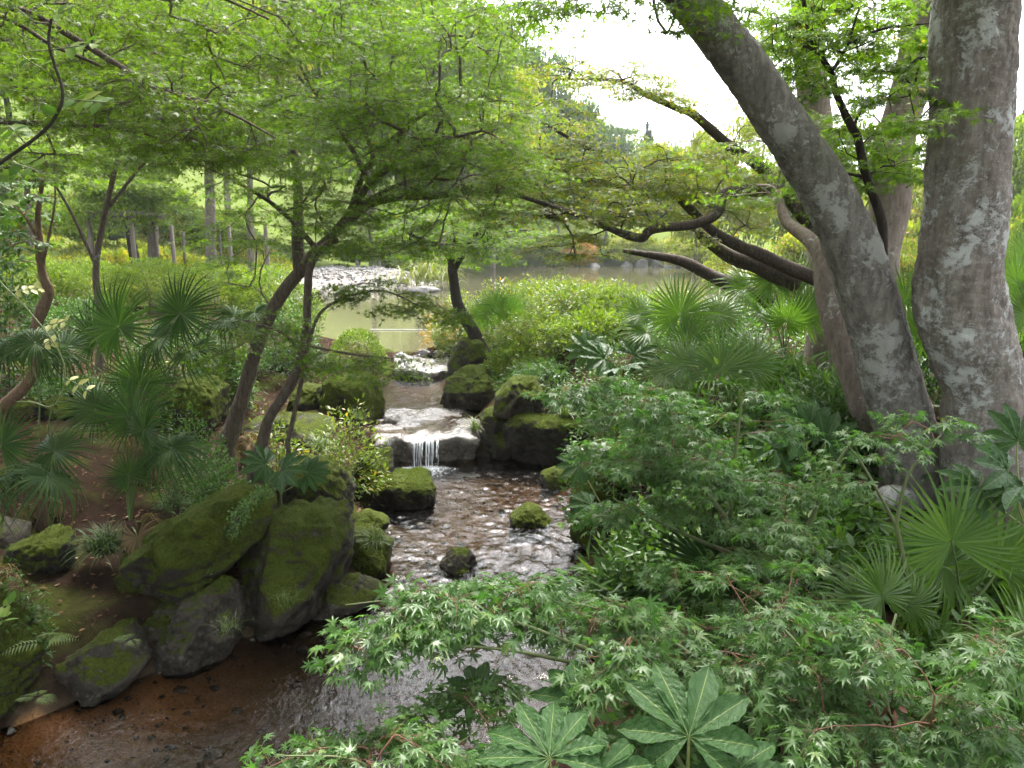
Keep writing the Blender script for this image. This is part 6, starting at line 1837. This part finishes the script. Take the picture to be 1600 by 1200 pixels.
def far_tree(label, x, ytop, w, Y, i, kind='far', mat='far', group=None, clear=0.18, name=None):
    p = at(x, 400, Y)
    z0 = gz(p[0], Y)
    top = at(x, ytop, Y)[2]
    H = max(top - z0, 1.2)
    rx = px(w, Y) / 2
    t = thing(name or ('conifer_tree' if kind == 'conifer' else 'background_tree'), label, 'tree', (p[0], Y, z0), group)
    tr = obj('trunk', TRK, None, t); s = max(rx * 1.3, H * 0.45)
    tr.scale = (s, s, H)
    a = rgf.uniform(0, 6.28)
    c = obj('crown', crown_with(kind, i, mat), None, t, (0, 0, H * clear), stuff=True)
    c.rotation_euler = (0, 0, a)
    c.scale = (rx, rx * rgf.uniform(0.85, 1.1), H * (1 - clear))
    return t


FT = [
    (-90, -120, 300, 44, 'far', 'far', 'green tree on the hill at the left edge'), (40, -140, 320, 50, 'far', 'far', 'green tree on the hill above the trellis'), (150, -60, 270, 46, 'far', 'far_yellow', 'yellowing tree on the hill above the trellis'),
    (255, -150, 330, 52, 'far', 'far', 'tall green tree on the hill behind the overhanging boughs'), (360, -80, 290, 48, 'far', 'far_yellow', 'yellowing tree on the hill left of the maple crown'), (470, -90, 300, 56, 'far', 'far', 'green tree behind the stems of the spreading maple'),
    (580, -90, 310, 60, 'far', 'far', 'green tree behind the middle of the maple crown'), (690, -10, 260, 64, 'far', 'far', 'green tree across the pond behind the maple crown'), (770, 100, 190, 68, 'far', 'far_yellow', 'yellowing tree across the pond right of the maple crown'),
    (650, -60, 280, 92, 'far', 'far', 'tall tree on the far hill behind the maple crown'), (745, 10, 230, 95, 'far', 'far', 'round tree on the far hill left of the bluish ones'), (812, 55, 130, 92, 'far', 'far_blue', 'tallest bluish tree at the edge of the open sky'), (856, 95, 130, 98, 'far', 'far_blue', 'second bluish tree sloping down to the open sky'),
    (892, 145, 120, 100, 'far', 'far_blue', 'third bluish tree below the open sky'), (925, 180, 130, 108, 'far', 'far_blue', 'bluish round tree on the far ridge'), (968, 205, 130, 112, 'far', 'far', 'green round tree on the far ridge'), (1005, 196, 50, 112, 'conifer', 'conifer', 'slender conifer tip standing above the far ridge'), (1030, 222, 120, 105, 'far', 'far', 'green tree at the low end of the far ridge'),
    (1085, 185, 140, 58, 'far', 'far_yellow', 'golden tree behind the arching limbs'), (1150, 195, 150, 55, 'far', 'far_yellow', 'golden tree just left of the leaning trunk'), (1060, 240, 140, 80, 'far', 'far', 'green tree across the pond below the golden ones'),
    (800, 210, 170, 78, 'far', 'far', 'dark tree on the far shore behind the small maple'), (870, 250, 150, 80, 'far', 'conifer', 'shadowy tree on the far shore below the bluish ones'), (945, 262, 150, 82, 'far', 'far', 'green tree on the far shore below the ridge'), (1010, 275, 140, 80, 'far', 'conifer', 'dark tree on the far shore by the far waterfall'), (730, 230, 160, 78, 'far', 'far', 'leafy tree on the far shore behind the reeds'),
    (1240, 230, 200, 60, 'far', 'far', 'green tree behind the pale trunk'), (1330, 205, 200, 58, 'far', 'far', 'green tree seen between the leaning trunk and the forked one'), (1420, 250, 180, 50, 'far', 'far_yellow', 'light green tree behind the gap between the thick trunks'), (1590, 150, 220, 46, 'far', 'far', 'green tree at the right edge behind the upright trunk'), (1680, 100, 240, 50, 'far', 'far', 'tree past the right edge of the picture'),
]
for i, (x, yt, w, Y, kd, mt, lb) in enumerate(FT):
    far_tree(lb, x, yt, w, Y, i, kd, mt, 'trees on the hills around the pond')
SB = [(560, 385, 90, 54, 'far', 'low bush behind the gravel shore'), (620, 380, 80, 58, 'far', 'low bush left of the tall reeds'), (470, 380, 100, 50, 'far', 'low bush behind the fork of the maple stems'), (770, 362, 90, 73, 'conifer', 'dark bush at the far water edge behind the small maple'), (820, 352, 90, 73, 'far_yellow', 'yellowing bush at the far water edge'), (868, 358, 80, 73, 'far', 'green bush at the far water edge'), (905, 375, 70, 73, 'orange', 'orange-tinted bush at the far water edge'),
      (945, 385, 60, 74, 'far', 'small green bush left of the far rocks'), (985, 358, 100, 73, 'far_yellow', 'golden bush above the far rocks'), (1040, 385, 80, 76, 'far', 'green bush above the far waterfall'), (1085, 360, 110, 70, 'far_yellow', 'golden bush right of the far waterfall'), (1150, 380, 120, 40, 'far_yellow', 'light green bush below the arching limbs'),
      (1250, 355, 150, 32, 'far_yellow', 'yellow-green bush left of the leaning trunk'), (1330, 345, 140, 34, 'far', 'green bush behind the leaning trunk'), (1410, 352, 130, 30, 'far_yellow', 'yellow-green bush between the trunks'), (1480, 340, 130, 33, 'far', 'green bush behind the upright trunk'), (1590, 330, 140, 28, 'far_yellow', 'bright bush right of the upright trunk'), (1650, 250, 160, 26, 'far', 'leafy tree crown at the right edge'),
      (70, 300, 170, 34, 'far', 'pale green shrub on the lawn slope at the left'), (170, 330, 120, 36, 'far_yellow', 'yellow-leaved shrub on the lawn slope'), (250, 290, 150, 38, 'far', 'blue-green shrub behind the trellis'), (-20, 250, 160, 30, 'far', 'leafy tree crown at the left edge above the hedge'), (350, 330, 130, 40, 'far', 'green shrub on the lawn behind the overhanging boughs'), (140, 385, 90, 30, 'far', 'round low bush on the lawn'), (185, 392, 70, 31, 'conifer', 'dark low bush on the lawn beside the trellis post')]
for i, (x, yt, w, Y, mt, lb) in enumerate(SB):
    far_tree(lb, x, yt, w, Y, i + 1, 'far', mt, 'bushes around the pond and lawn', 0.0, 'background_bush')
# unseen trees added behind and beside the camera to cut the sky light
for i, (x, y, H, rx, lb) in enumerate([(-8.5, -4.5, 12, 5.2, 'large unseen tree added at the back left to block sky light'), (0.5, -9.0, 13, 5.5, 'large unseen tree added at the back to block sky light'), (9.0, -4.5, 12, 4.8, 'large unseen tree added at the back right to block sky light'), (-11.0, 3.5, 11, 4.6, 'large unseen tree added left of the bank for shade'), (-4.2, -3.2, 10.5, 3.6, 'unseen tree added beside the path to shade the lowest pool'), (-6.2, 1.0, 10.0, 4.2, 'unseen tree added to shade the left bank')]):
    t = thing('added_shade_tree', lb, 'tree', (x, y, gz(x, y)), 'unseen trees added for shade')
    tr = obj('trunk', TRK, None, t); tr.scale = (H * 0.4, H * 0.4, H)
    c = obj('crown', crown_with('far', i, 'far'), None, t, (0, 0, H * 0.33), stuff=True); c.scale = (rx, rx, H * 0.67)
    if i == 5: c.location = (1.8, 2.0, 4.9); c.scale = (4.3, 4.3, 5.5)  # crown moved off its trunk, out of view, to shade the left bank
# pink flowers dotted on the bushes at right
for i, (x, y, Y, r) in enumerate([(1425, 372, 29, 26), (1250, 385, 31, 24), (1588, 160, 25, 10)]):
    rg = np.random.default_rng(1200 + i)
    n = 90
    c = at(x, y, Y)
    p = rg.normal(0, 1, (n, 3)) * [px(r, Y), 0.3, px(r * 0.5, Y)]
    V, Fc, rr = instance(OVAL, p, rg.normal(0, 1, (n, 3)), rg.normal(0, 1, (n, 3)), 0.10 * rg.uniform(0.6, 1.2, n), rg.random(n))
    t = thing('flower_cluster', ['pink flowers on the bush between the trunks', 'pink flowers left of the leaning trunk', 'pink flowers high at the right edge'][i], 'flowers', tuple(c))
    obj('petals', mesh_np('petals', V, [Fc], rr), M['pink'], t, stuff=True)


# tree trunks on the lawn beyond the hedge
def bare_trunk(label, x, Y, w, ytop, lean=0.0, mat='bark_far'):
    p = at(x, 400, Y); z0 = gz(p[0], Y)
    b = np.array([p[0], Y, z0])
    top = at(x + lean, ytop, Y)
    t = thing('lawn_tree', label, 'tree', tuple(b))
    C = catmull(np.array([b - [0, 0, 0.2], b * 0.6 + top * 0.4 + [px(lean * 0.2, Y), 0, 0], top]), 8)
    V, Fq = rough_tube(C, np.linspace(px(w, Y) * 0.6, px(w, Y) * 0.4, len(C)), 14, int(x), 0.12, flare=0.4)
    obj('trunk', mesh_np('trunk', V - b, [Fq]), M[mat], t)
    H = top[2] - z0
    cr = obj('crown', crown_with('far', int(x), 'far'), None, t, (top[0] - b[0], 0, H * 0.75), stuff=True)
    cr.scale = (px(85, Y), px(85, Y), H * 0.9)
    return t


bare_trunk('dark leaning trunk beside the trellis post', 216, 27, 13, 320, -18, 'bark_dark')
bare_trunk('ivy-clad trunk on the lawn right of the trellis', 238, 29, 15, 250)
bare_trunk('grey trunk standing just behind the hedge', 326, 21, 15, 230)
bare_trunk('pale thin trunk on the lawn at the left', 52, 30, 10, 280, -10)
bare_trunk('thin trunk on the lawn behind the overhanging boughs', 390, 34, 10, 240)

# trellis and posts
def post(label, x, y0, y1, Y, w, mat, group):
    a, b = at(x, y1, Y), at(x, y0, Y)
    z0 = min(gz(a[0], Y), a[2])
    h = b[2] - z0
    r = px(w, Y) * 0.36
    V = np.array([[sx * r, sy * r, z] for z in (-0.1, h - r * 0.4, h) for sx, sy in ((-1, -1), (1, -1), (1, 1), (-1, 1))])
    V[8:, :2] *= 0.7
    F = [[i * 4 + k, i * 4 + (k + 1) % 4, i * 4 + 4 + (k + 1) % 4, i * 4 + 4 + k] for i in range(2) for k in range(4)] + [[8, 9, 10, 11]]
    o = obj('wooden_post', mesh_np('wooden_post', V, [np.array(F)], smooth=False), M[mat], None, (a[0], Y, z0))
    return tag(o, label, 'post', group)


def box(name, lo, hi, mat, parent=None, org=(0, 0, 0)):
    lo, hi = np.array(lo) - org, np.array(hi) - org
    V = np.array([[lo[0], lo[1], lo[2]], [hi[0], lo[1], lo[2]], [hi[0], hi[1], lo[2]], [lo[0], hi[1], lo[2]], [lo[0], lo[1], hi[2]], [hi[0], lo[1], hi[2]], [hi[0], hi[1], hi[2]], [lo[0], hi[1], hi[2]]])
    F = np.array([[0, 3, 2, 1], [4, 5, 6, 7], [0, 1, 5, 4], [1, 2, 6, 5], [2, 3, 7, 6], [3, 0, 4, 7]])
    return obj(name, mesh_np(name, V, [F], smooth=False), M[mat], parent)


YT = 26.0
pa, pb = at(138, 340, YT), at(204, 340, YT)
org = np.array([pa[0], YT, gz(pa[0], YT)])
t = thing('garden_trellis', 'grey wooden trellis with a leafy vine roof on the lawn', 'trellis', tuple(org))
zt = pa[2]
for (x_, y_) in ((pa[0], YT), (pb[0], YT), (pb[0] - 0.25, YT + 2.2)):
    box('post', (x_ - 0.06, y_ - 0.06, gz(x_, y_) - 0.1), (x_ + 0.06, y_ + 0.06, zt), 'weathered_wood', t, org)
for y_ in (YT, YT + 2.2):
    box('beam', (pa[0] + 0.1, y_ - 0.05, zt), (pb[0] + 0.15, y_ + 0.07, zt + 0.13), 'weathered_wood', t, org)
for k in range(6):
    x_ = pa[0] + 0.2 + k * (pb[0] - pa[0] - 0.1) / 5
    box('rafter', (x_ - 0.04, YT - 0.4, zt + 0.13), (x_ + 0.04, YT + 2.6, zt + 0.21), 'weathered_wood', t, org)
rg = np.random.default_rng(71)
n = 4200
p = np.stack([rg.uniform(pa[0] - 1.6, pb[0] + 0.3, n), rg.uniform(YT - 0.7, YT + 2.6, n), zt + 0.12 + rg.normal(0, 0.26, n)], 1)
V, Fc, r = instance(OVAL, p - org, rg.normal(0, 1, (n, 3)) - [0, 0, 0.3], np.array([0, 0, 1.0]) + rg.normal(0, 0.5, (n, 3)), 0.16 * rg.uniform(0.6, 1.2, n), rg.random(n))
obj('vine', mesh_np('vine', V, [Fc], r, smooth=False), M['far'], t, stuff=True)
PL = [(272, 352, 405, 27, 6, 'weathered_wood', 'grey wooden post right of the ivy-clad trunk'), (289, 362, 405, 30, 5, 'weathered_wood', 'short pale post beside the grey one'), (345, 350, 405, 29, 5, 'dark_wood', 'dark thin post behind the hedge'), (361, 352, 405, 28, 6, 'weathered_wood', 'grey post behind the leaning maple stem'), (418, 345, 405, 31, 7, 'weathered_wood', 'pale post left of the maple fork'), (558, 388, 412, 50, 6, 'weathered_wood', 'pale post on the far lawn behind the gravel shore'), (592, 390, 412, 52, 6, 'weathered_wood', 'small pale post right on the far lawn')]
for x, y0, y1, Y, w, mt, lb in PL:
    post(lb, x, y0, y1, Y, w, mt, 'posts on the lawn')
for i, x in enumerate((85, 125, 157, 190)):
    post(['short stake on the lawn slope at far left', 'short stake left of the trellis', 'short stake between the trellis posts', 'short stake right of the trellis'][i], x, 372, 388, 33, 4, 'weathered_wood', 'stakes on the lawn slope')
# low rail standing in the pond
Yr = 20.5
ra, rb = at(578, 515, Yr), at(708, 515, Yr)
t = thing('pond_rail', 'thin pale rail standing in the pond', 'rail', (0.5 * (ra[0] + rb[0]), Yr, LV2))
org = np.array(t.location)
V, Fq = tube(np.array([ra, 0.5 * (ra + rb), rb]), 0.013, 8); obj('bar', mesh_np('bar', V - org, [Fq]), M['rail'], t)
for u in (0.05, 0.36, 0.68, 0.97):
    q = ra * (1 - u) + rb * u
    V, Fq = tube(np.array([[q[0], Yr, LV2 - 0.4], [q[0], Yr, ra[2] - 0.01]]), 0.012, 8); obj('post', mesh_np('post', V - org, [Fq]), M['rail'], t)
# stones round the pond
FS = [(620, 436, 40, 10, 40, 'flat pale rock on the gravel shore'), (520, 424, 44, 12, 46, 'grey boulder on the gravel shore at left'), (540, 432, 26, 8, 42, 'small grey boulder on the gravel shore'), (662, 452, 60, 10, 36.5, 'long flat pale rock at the tip of the gravel shore'), (930, 420, 22, 16, 71.5, 'upright pale rock on the far shore'), (978, 418, 22, 22, 71.5, 'pointed grey rock on the far shore left of the far waterfall'), (1003, 416, 26, 26, 72, 'tall grey rock on the far shore left of the far waterfall'), (1025, 416, 20, 24, 72, 'dark rock beside the far waterfall'), (1066, 416, 22, 26, 72, 'grey rock right of the far waterfall'), (940, 424, 14, 7, 70.5, 'low rock in the water before the far shore')]
for i, (x, y, w, h, Y, lb) in enumerate(FS):
    rs = np.random.default_rng(1300 + i)
    ol = [(x + math.cos(a) * w * 0.5 * rs.uniform(0.85, 1.1), y - math.sin(a) * h * 0.5 * rs.uniform(0.85, 1.15)) for a in np.linspace(0, 2 * np.pi, 9, endpoint=False)]
    q, f, c = rock_mesh('boulder', ol, Y, px(w * 0.4, Y), 1300 + i, 3, 6)
    q[:, 2] = np.where(q[:, 2] < 0, q[:, 2] * 1.6, q[:, 2])
    tag(obj('boulder', mesh_np('boulder', q, [f]), M['stone_pale'], None, c), lb, 'rock')
ca = at(1046, 424, 72.0)
t = thing('waterfall', 'white waterfall among rocks on the far shore of the pond', 'waterfall', (ca[0], 72.0, LV2))
for k in range(5):
    x_ = -0.45 + 0.22 * k
    P = np.array([[x_, 0.25, 1.25], [x_, 0.05, 1.15], [x_ + 0.02, -0.08, 0.6], [x_, -0.12, 0.0]])
    V, Fq = tube(catmull(P, 4), np.linspace(0.09, 0.14, 13), 6); obj('water_strand', mesh_np('water_strand', V, [Fq]), M['foam'], t)
# gravel stones on the shore, as real pebbles
rg = np.random.default_rng(81)
n = 3200
gp = np.stack([rg.uniform(-16, -3.6, n * 2), rg.uniform(35.5, 50, n * 2)], 1)
gp = gp[poly_sd(gp, BEACH) < -0.1][:n]
zz = ground_h(gp[:, 0], gp[:, 1])
dd = np.array([[1, 0, 0], [-1, 0, 0], [0, 1, 0], [0, -1, 0], [0, 0, 0.7], [0, 0, -0.7]], float)
fc = np.array([[0, 2, 4], [2, 1, 4], [1, 3, 4], [3, 0, 4], [2, 0, 5], [1, 2, 5], [3, 1, 5], [0, 3, 5]])
r_ = 0.025 + 0.10 * rg.random(len(gp)) ** 3
V = (np.column_stack([gp, zz])[:, None] + dd[None] * r_[:, None, None] * rg.uniform(0.7, 1.3, (len(gp), 1, 3))).reshape(-1, 3)
F = (fc[None] + (np.arange(len(gp)) * 6)[:, None, None]).reshape(-1, 3)
tag(obj('gravel', mesh_np('gravel', V, [F]), M['stone_pale']), 'pale gravel on the pond shore', 'gravel', kind='stuff')

# pebbles on the stream bed
n = 2200
sp = np.stack([rg.uniform(-4.4, 1.2, n * 3), rg.uniform(2.0, 9.9, n * 3)], 1)
sp = sp[poly_sd(sp, LOW) < -0.02][:n]
zz = ground_h(sp[:, 0], sp[:, 1])
r_ = 0.008 + 0.03 * rg.random(len(sp)) ** 3
V = (np.column_stack([sp, zz + 0.01])[:, None] + dd[None] * r_[:, None, None] * rg.uniform(0.6, 1.4, (len(sp), 1, 3))).reshape(-1, 3)
F = (fc[None] + (np.arange(len(sp)) * 6)[:, None, None]).reshape(-1, 3)
tag(obj('pebbles', mesh_np('pebbles', V, [F]), M['stone_wet']), 'small pebbles on the stream bed', 'pebbles', kind='stuff')

# leaf litter on the left bank and low growth on both banks
def scatter(n, x0, x1, y0, y1, seed, side):
    rg = np.random.default_rng(seed)
    p = np.stack([rg.uniform(x0, x1, n), rg.uniform(y0, y1, n)], 1)
    d = np.minimum(poly_sd(p, LOW), poly_sd(p, MID))
    d = np.minimum(d, poly_sd(p, POND))
    cx = np.interp(p[:, 1], [0, 3, 5, 7, 10, 15, 18], [-2, -1.5, -0.7, -0.6, -0.9, -1.9, -2.0])
    ok = (d > 0.06) & ((p[:, 0] - cx) * side > 0)
    p = p[ok]
    return np.column_stack([p, ground_h(p[:, 0], p[:, 1])]), rg


p, rg = scatter(15000, -9, 0, 1.5, 17, 91, -1)
tp = rg.normal(0, 1, p.shape) * [1, 1, 0.15]
V, Fc, r = instance(OVAL, p + [0, 0, 0.015], tp, np.array([0, 0, 1.0]) + rg.normal(0, 0.35, p.shape), 0.05 * rg.uniform(0.5, 1.3, len(p)), np.clip(rg.normal(0.45, 0.28, len(p)), 0, 1))
tag(obj('leaf_litter', mesh_np('leaf_litter', V, [Fc], r, smooth=False), M['litter']), 'brown fallen leaves on the left bank', 'leaf litter', kind='stuff')
p, rg = scatter(26000, -10, 0, 3, 19, 92, -1)
keep = fbm(p * 0.8, 3, 12) > 0.12
p = p[keep]
V, Fc, r = instance(TUFT, p, np.array([0, 0, 1.0]) + rg.normal(0, 0.6, p.shape), rg.normal(0, 1, p.shape), 0.035 * rg.uniform(0.5, 1.5, len(p)), rg.random(len(p)))
tag(obj('ground_moss', mesh_np('ground_moss', V, [Fc], r, smooth=False), M['moss']), 'moss patches on the soil of the left bank', 'moss', kind='stuff')
p, rg = scatter(30000, -1.5, 9, 1.2, 20, 93, 1)
h = 0.05 + 0.22 * rg.random(len(p))
V, Fc, r = instance(OVAL, p + np.column_stack([0 * h, 0 * h, h]), rg.normal(0, 1, p.shape) - [0, 0, 0.1], np.array([0, -0.2, 1.0]) + rg.normal(0, 0.4, p.shape), 0.085 * rg.uniform(0.5, 1.3, len(p)), np.clip(rg.normal(0.4, 0.25, len(p)), 0, 1))
tag(obj('ground_cover', mesh_np('ground_cover', V, [Fc], r, smooth=False), M['understory']), 'low leafy ground cover on the right bank', 'ground cover', kind='stuff')
# rough grass and weeds on the lawn slope
rg = np.random.default_rng(94)
n = 34000
p = np.stack([-6 - 26 * rg.random(n), 22 + 26 * rg.random(n) ** 1.3], 1)
p = p[(poly_sd(p, POND) > 0.3) & (poly_sd(p, BEACH) > 0)]
p = np.column_stack([p, ground_h(p[:, 0], p[:, 1])])
big = fbm(p * 0.35, 3, 15) > 0.1
V, Fc, r = instance(DIAMOND, p, np.array([0, 0, 1.0]) + rg.normal(0, 0.7, p.shape), rg.normal(0, 1, p.shape), np.where(big, 0.34, 0.16) * rg.uniform(0.5, 1.4, len(p)), rg.random(len(p)))
tag(obj('lawn_grass', mesh_np('lawn_grass', V, [Fc], r, smooth=False), M['far_yellow']), 'rough grass and weeds on the slope beyond the hedge', 'grass', kind='stuff')
# ivy trailing over the top of the slanted boulder
t = thing('ivy', 'small-leaved ivy trailing over the top of the slanted mossy boulder', 'ivy', tuple(at(400, 790, 4.75)))
rg = np.random.default_rng(95)
org = np.array(t.location)
for k in range(5):
    P = np.array([at(415 + k * 3, 765 + 2 * k, 4.85), at(400 - k * 8, 775 + k * 6, 4.6), at(385 - k * 5 + 8 * rg.normal(), 800 + 10 * k, 4.5)])
    C = catmull(P, 10)
    V, Fq = tube(C, 0.002, 4)
    st = obj('stem', mesh_np('stem', V - org, [Fq]), M['bark_maple'], t)
    pp = np.repeat(C, 5, 0) + rg.normal(0, 0.018, (len(C) * 5, 3))
    V, Fc, r = instance(OVAL_W, pp - org, rg.normal(0, 1, pp.shape), np.array([0, -0.8, 0.6]) + rg.normal(0, 0.4, pp.shape), 0.022 * rg.uniform(0.6, 1.3, len(pp)), rg.random(len(pp)))
    obj('leaves', mesh_np('leaves', V, [Fc], r, smooth=False), M['understory'], st, stuff=True)

# ------------------------------------------------------------------ haze between the trees and over the pond
lo, hi = (-275, -35, -3.0), (275, 500, 62.0)
hz = box('haze', lo, hi, 'maple')
hz.data.materials.clear()
m, nt, N, L = new_mat('haze_air')
o_ = N.new('ShaderNodeOutputMaterial'); pv = N.new('ShaderNodeVolumePrincipled')
pv.inputs['Color'].default_value = (0.93, 0.96, 1.0, 1)
pv.inputs['Density'].default_value = 0.00045
pv.inputs['Anisotropy'].default_value = 0.0
L.new(pv.outputs[0], o_.inputs['Volume'])
hz.data.materials.append(m)
tag(hz, 'thin pale haze over the pond and hills', 'haze', kind='stuff')
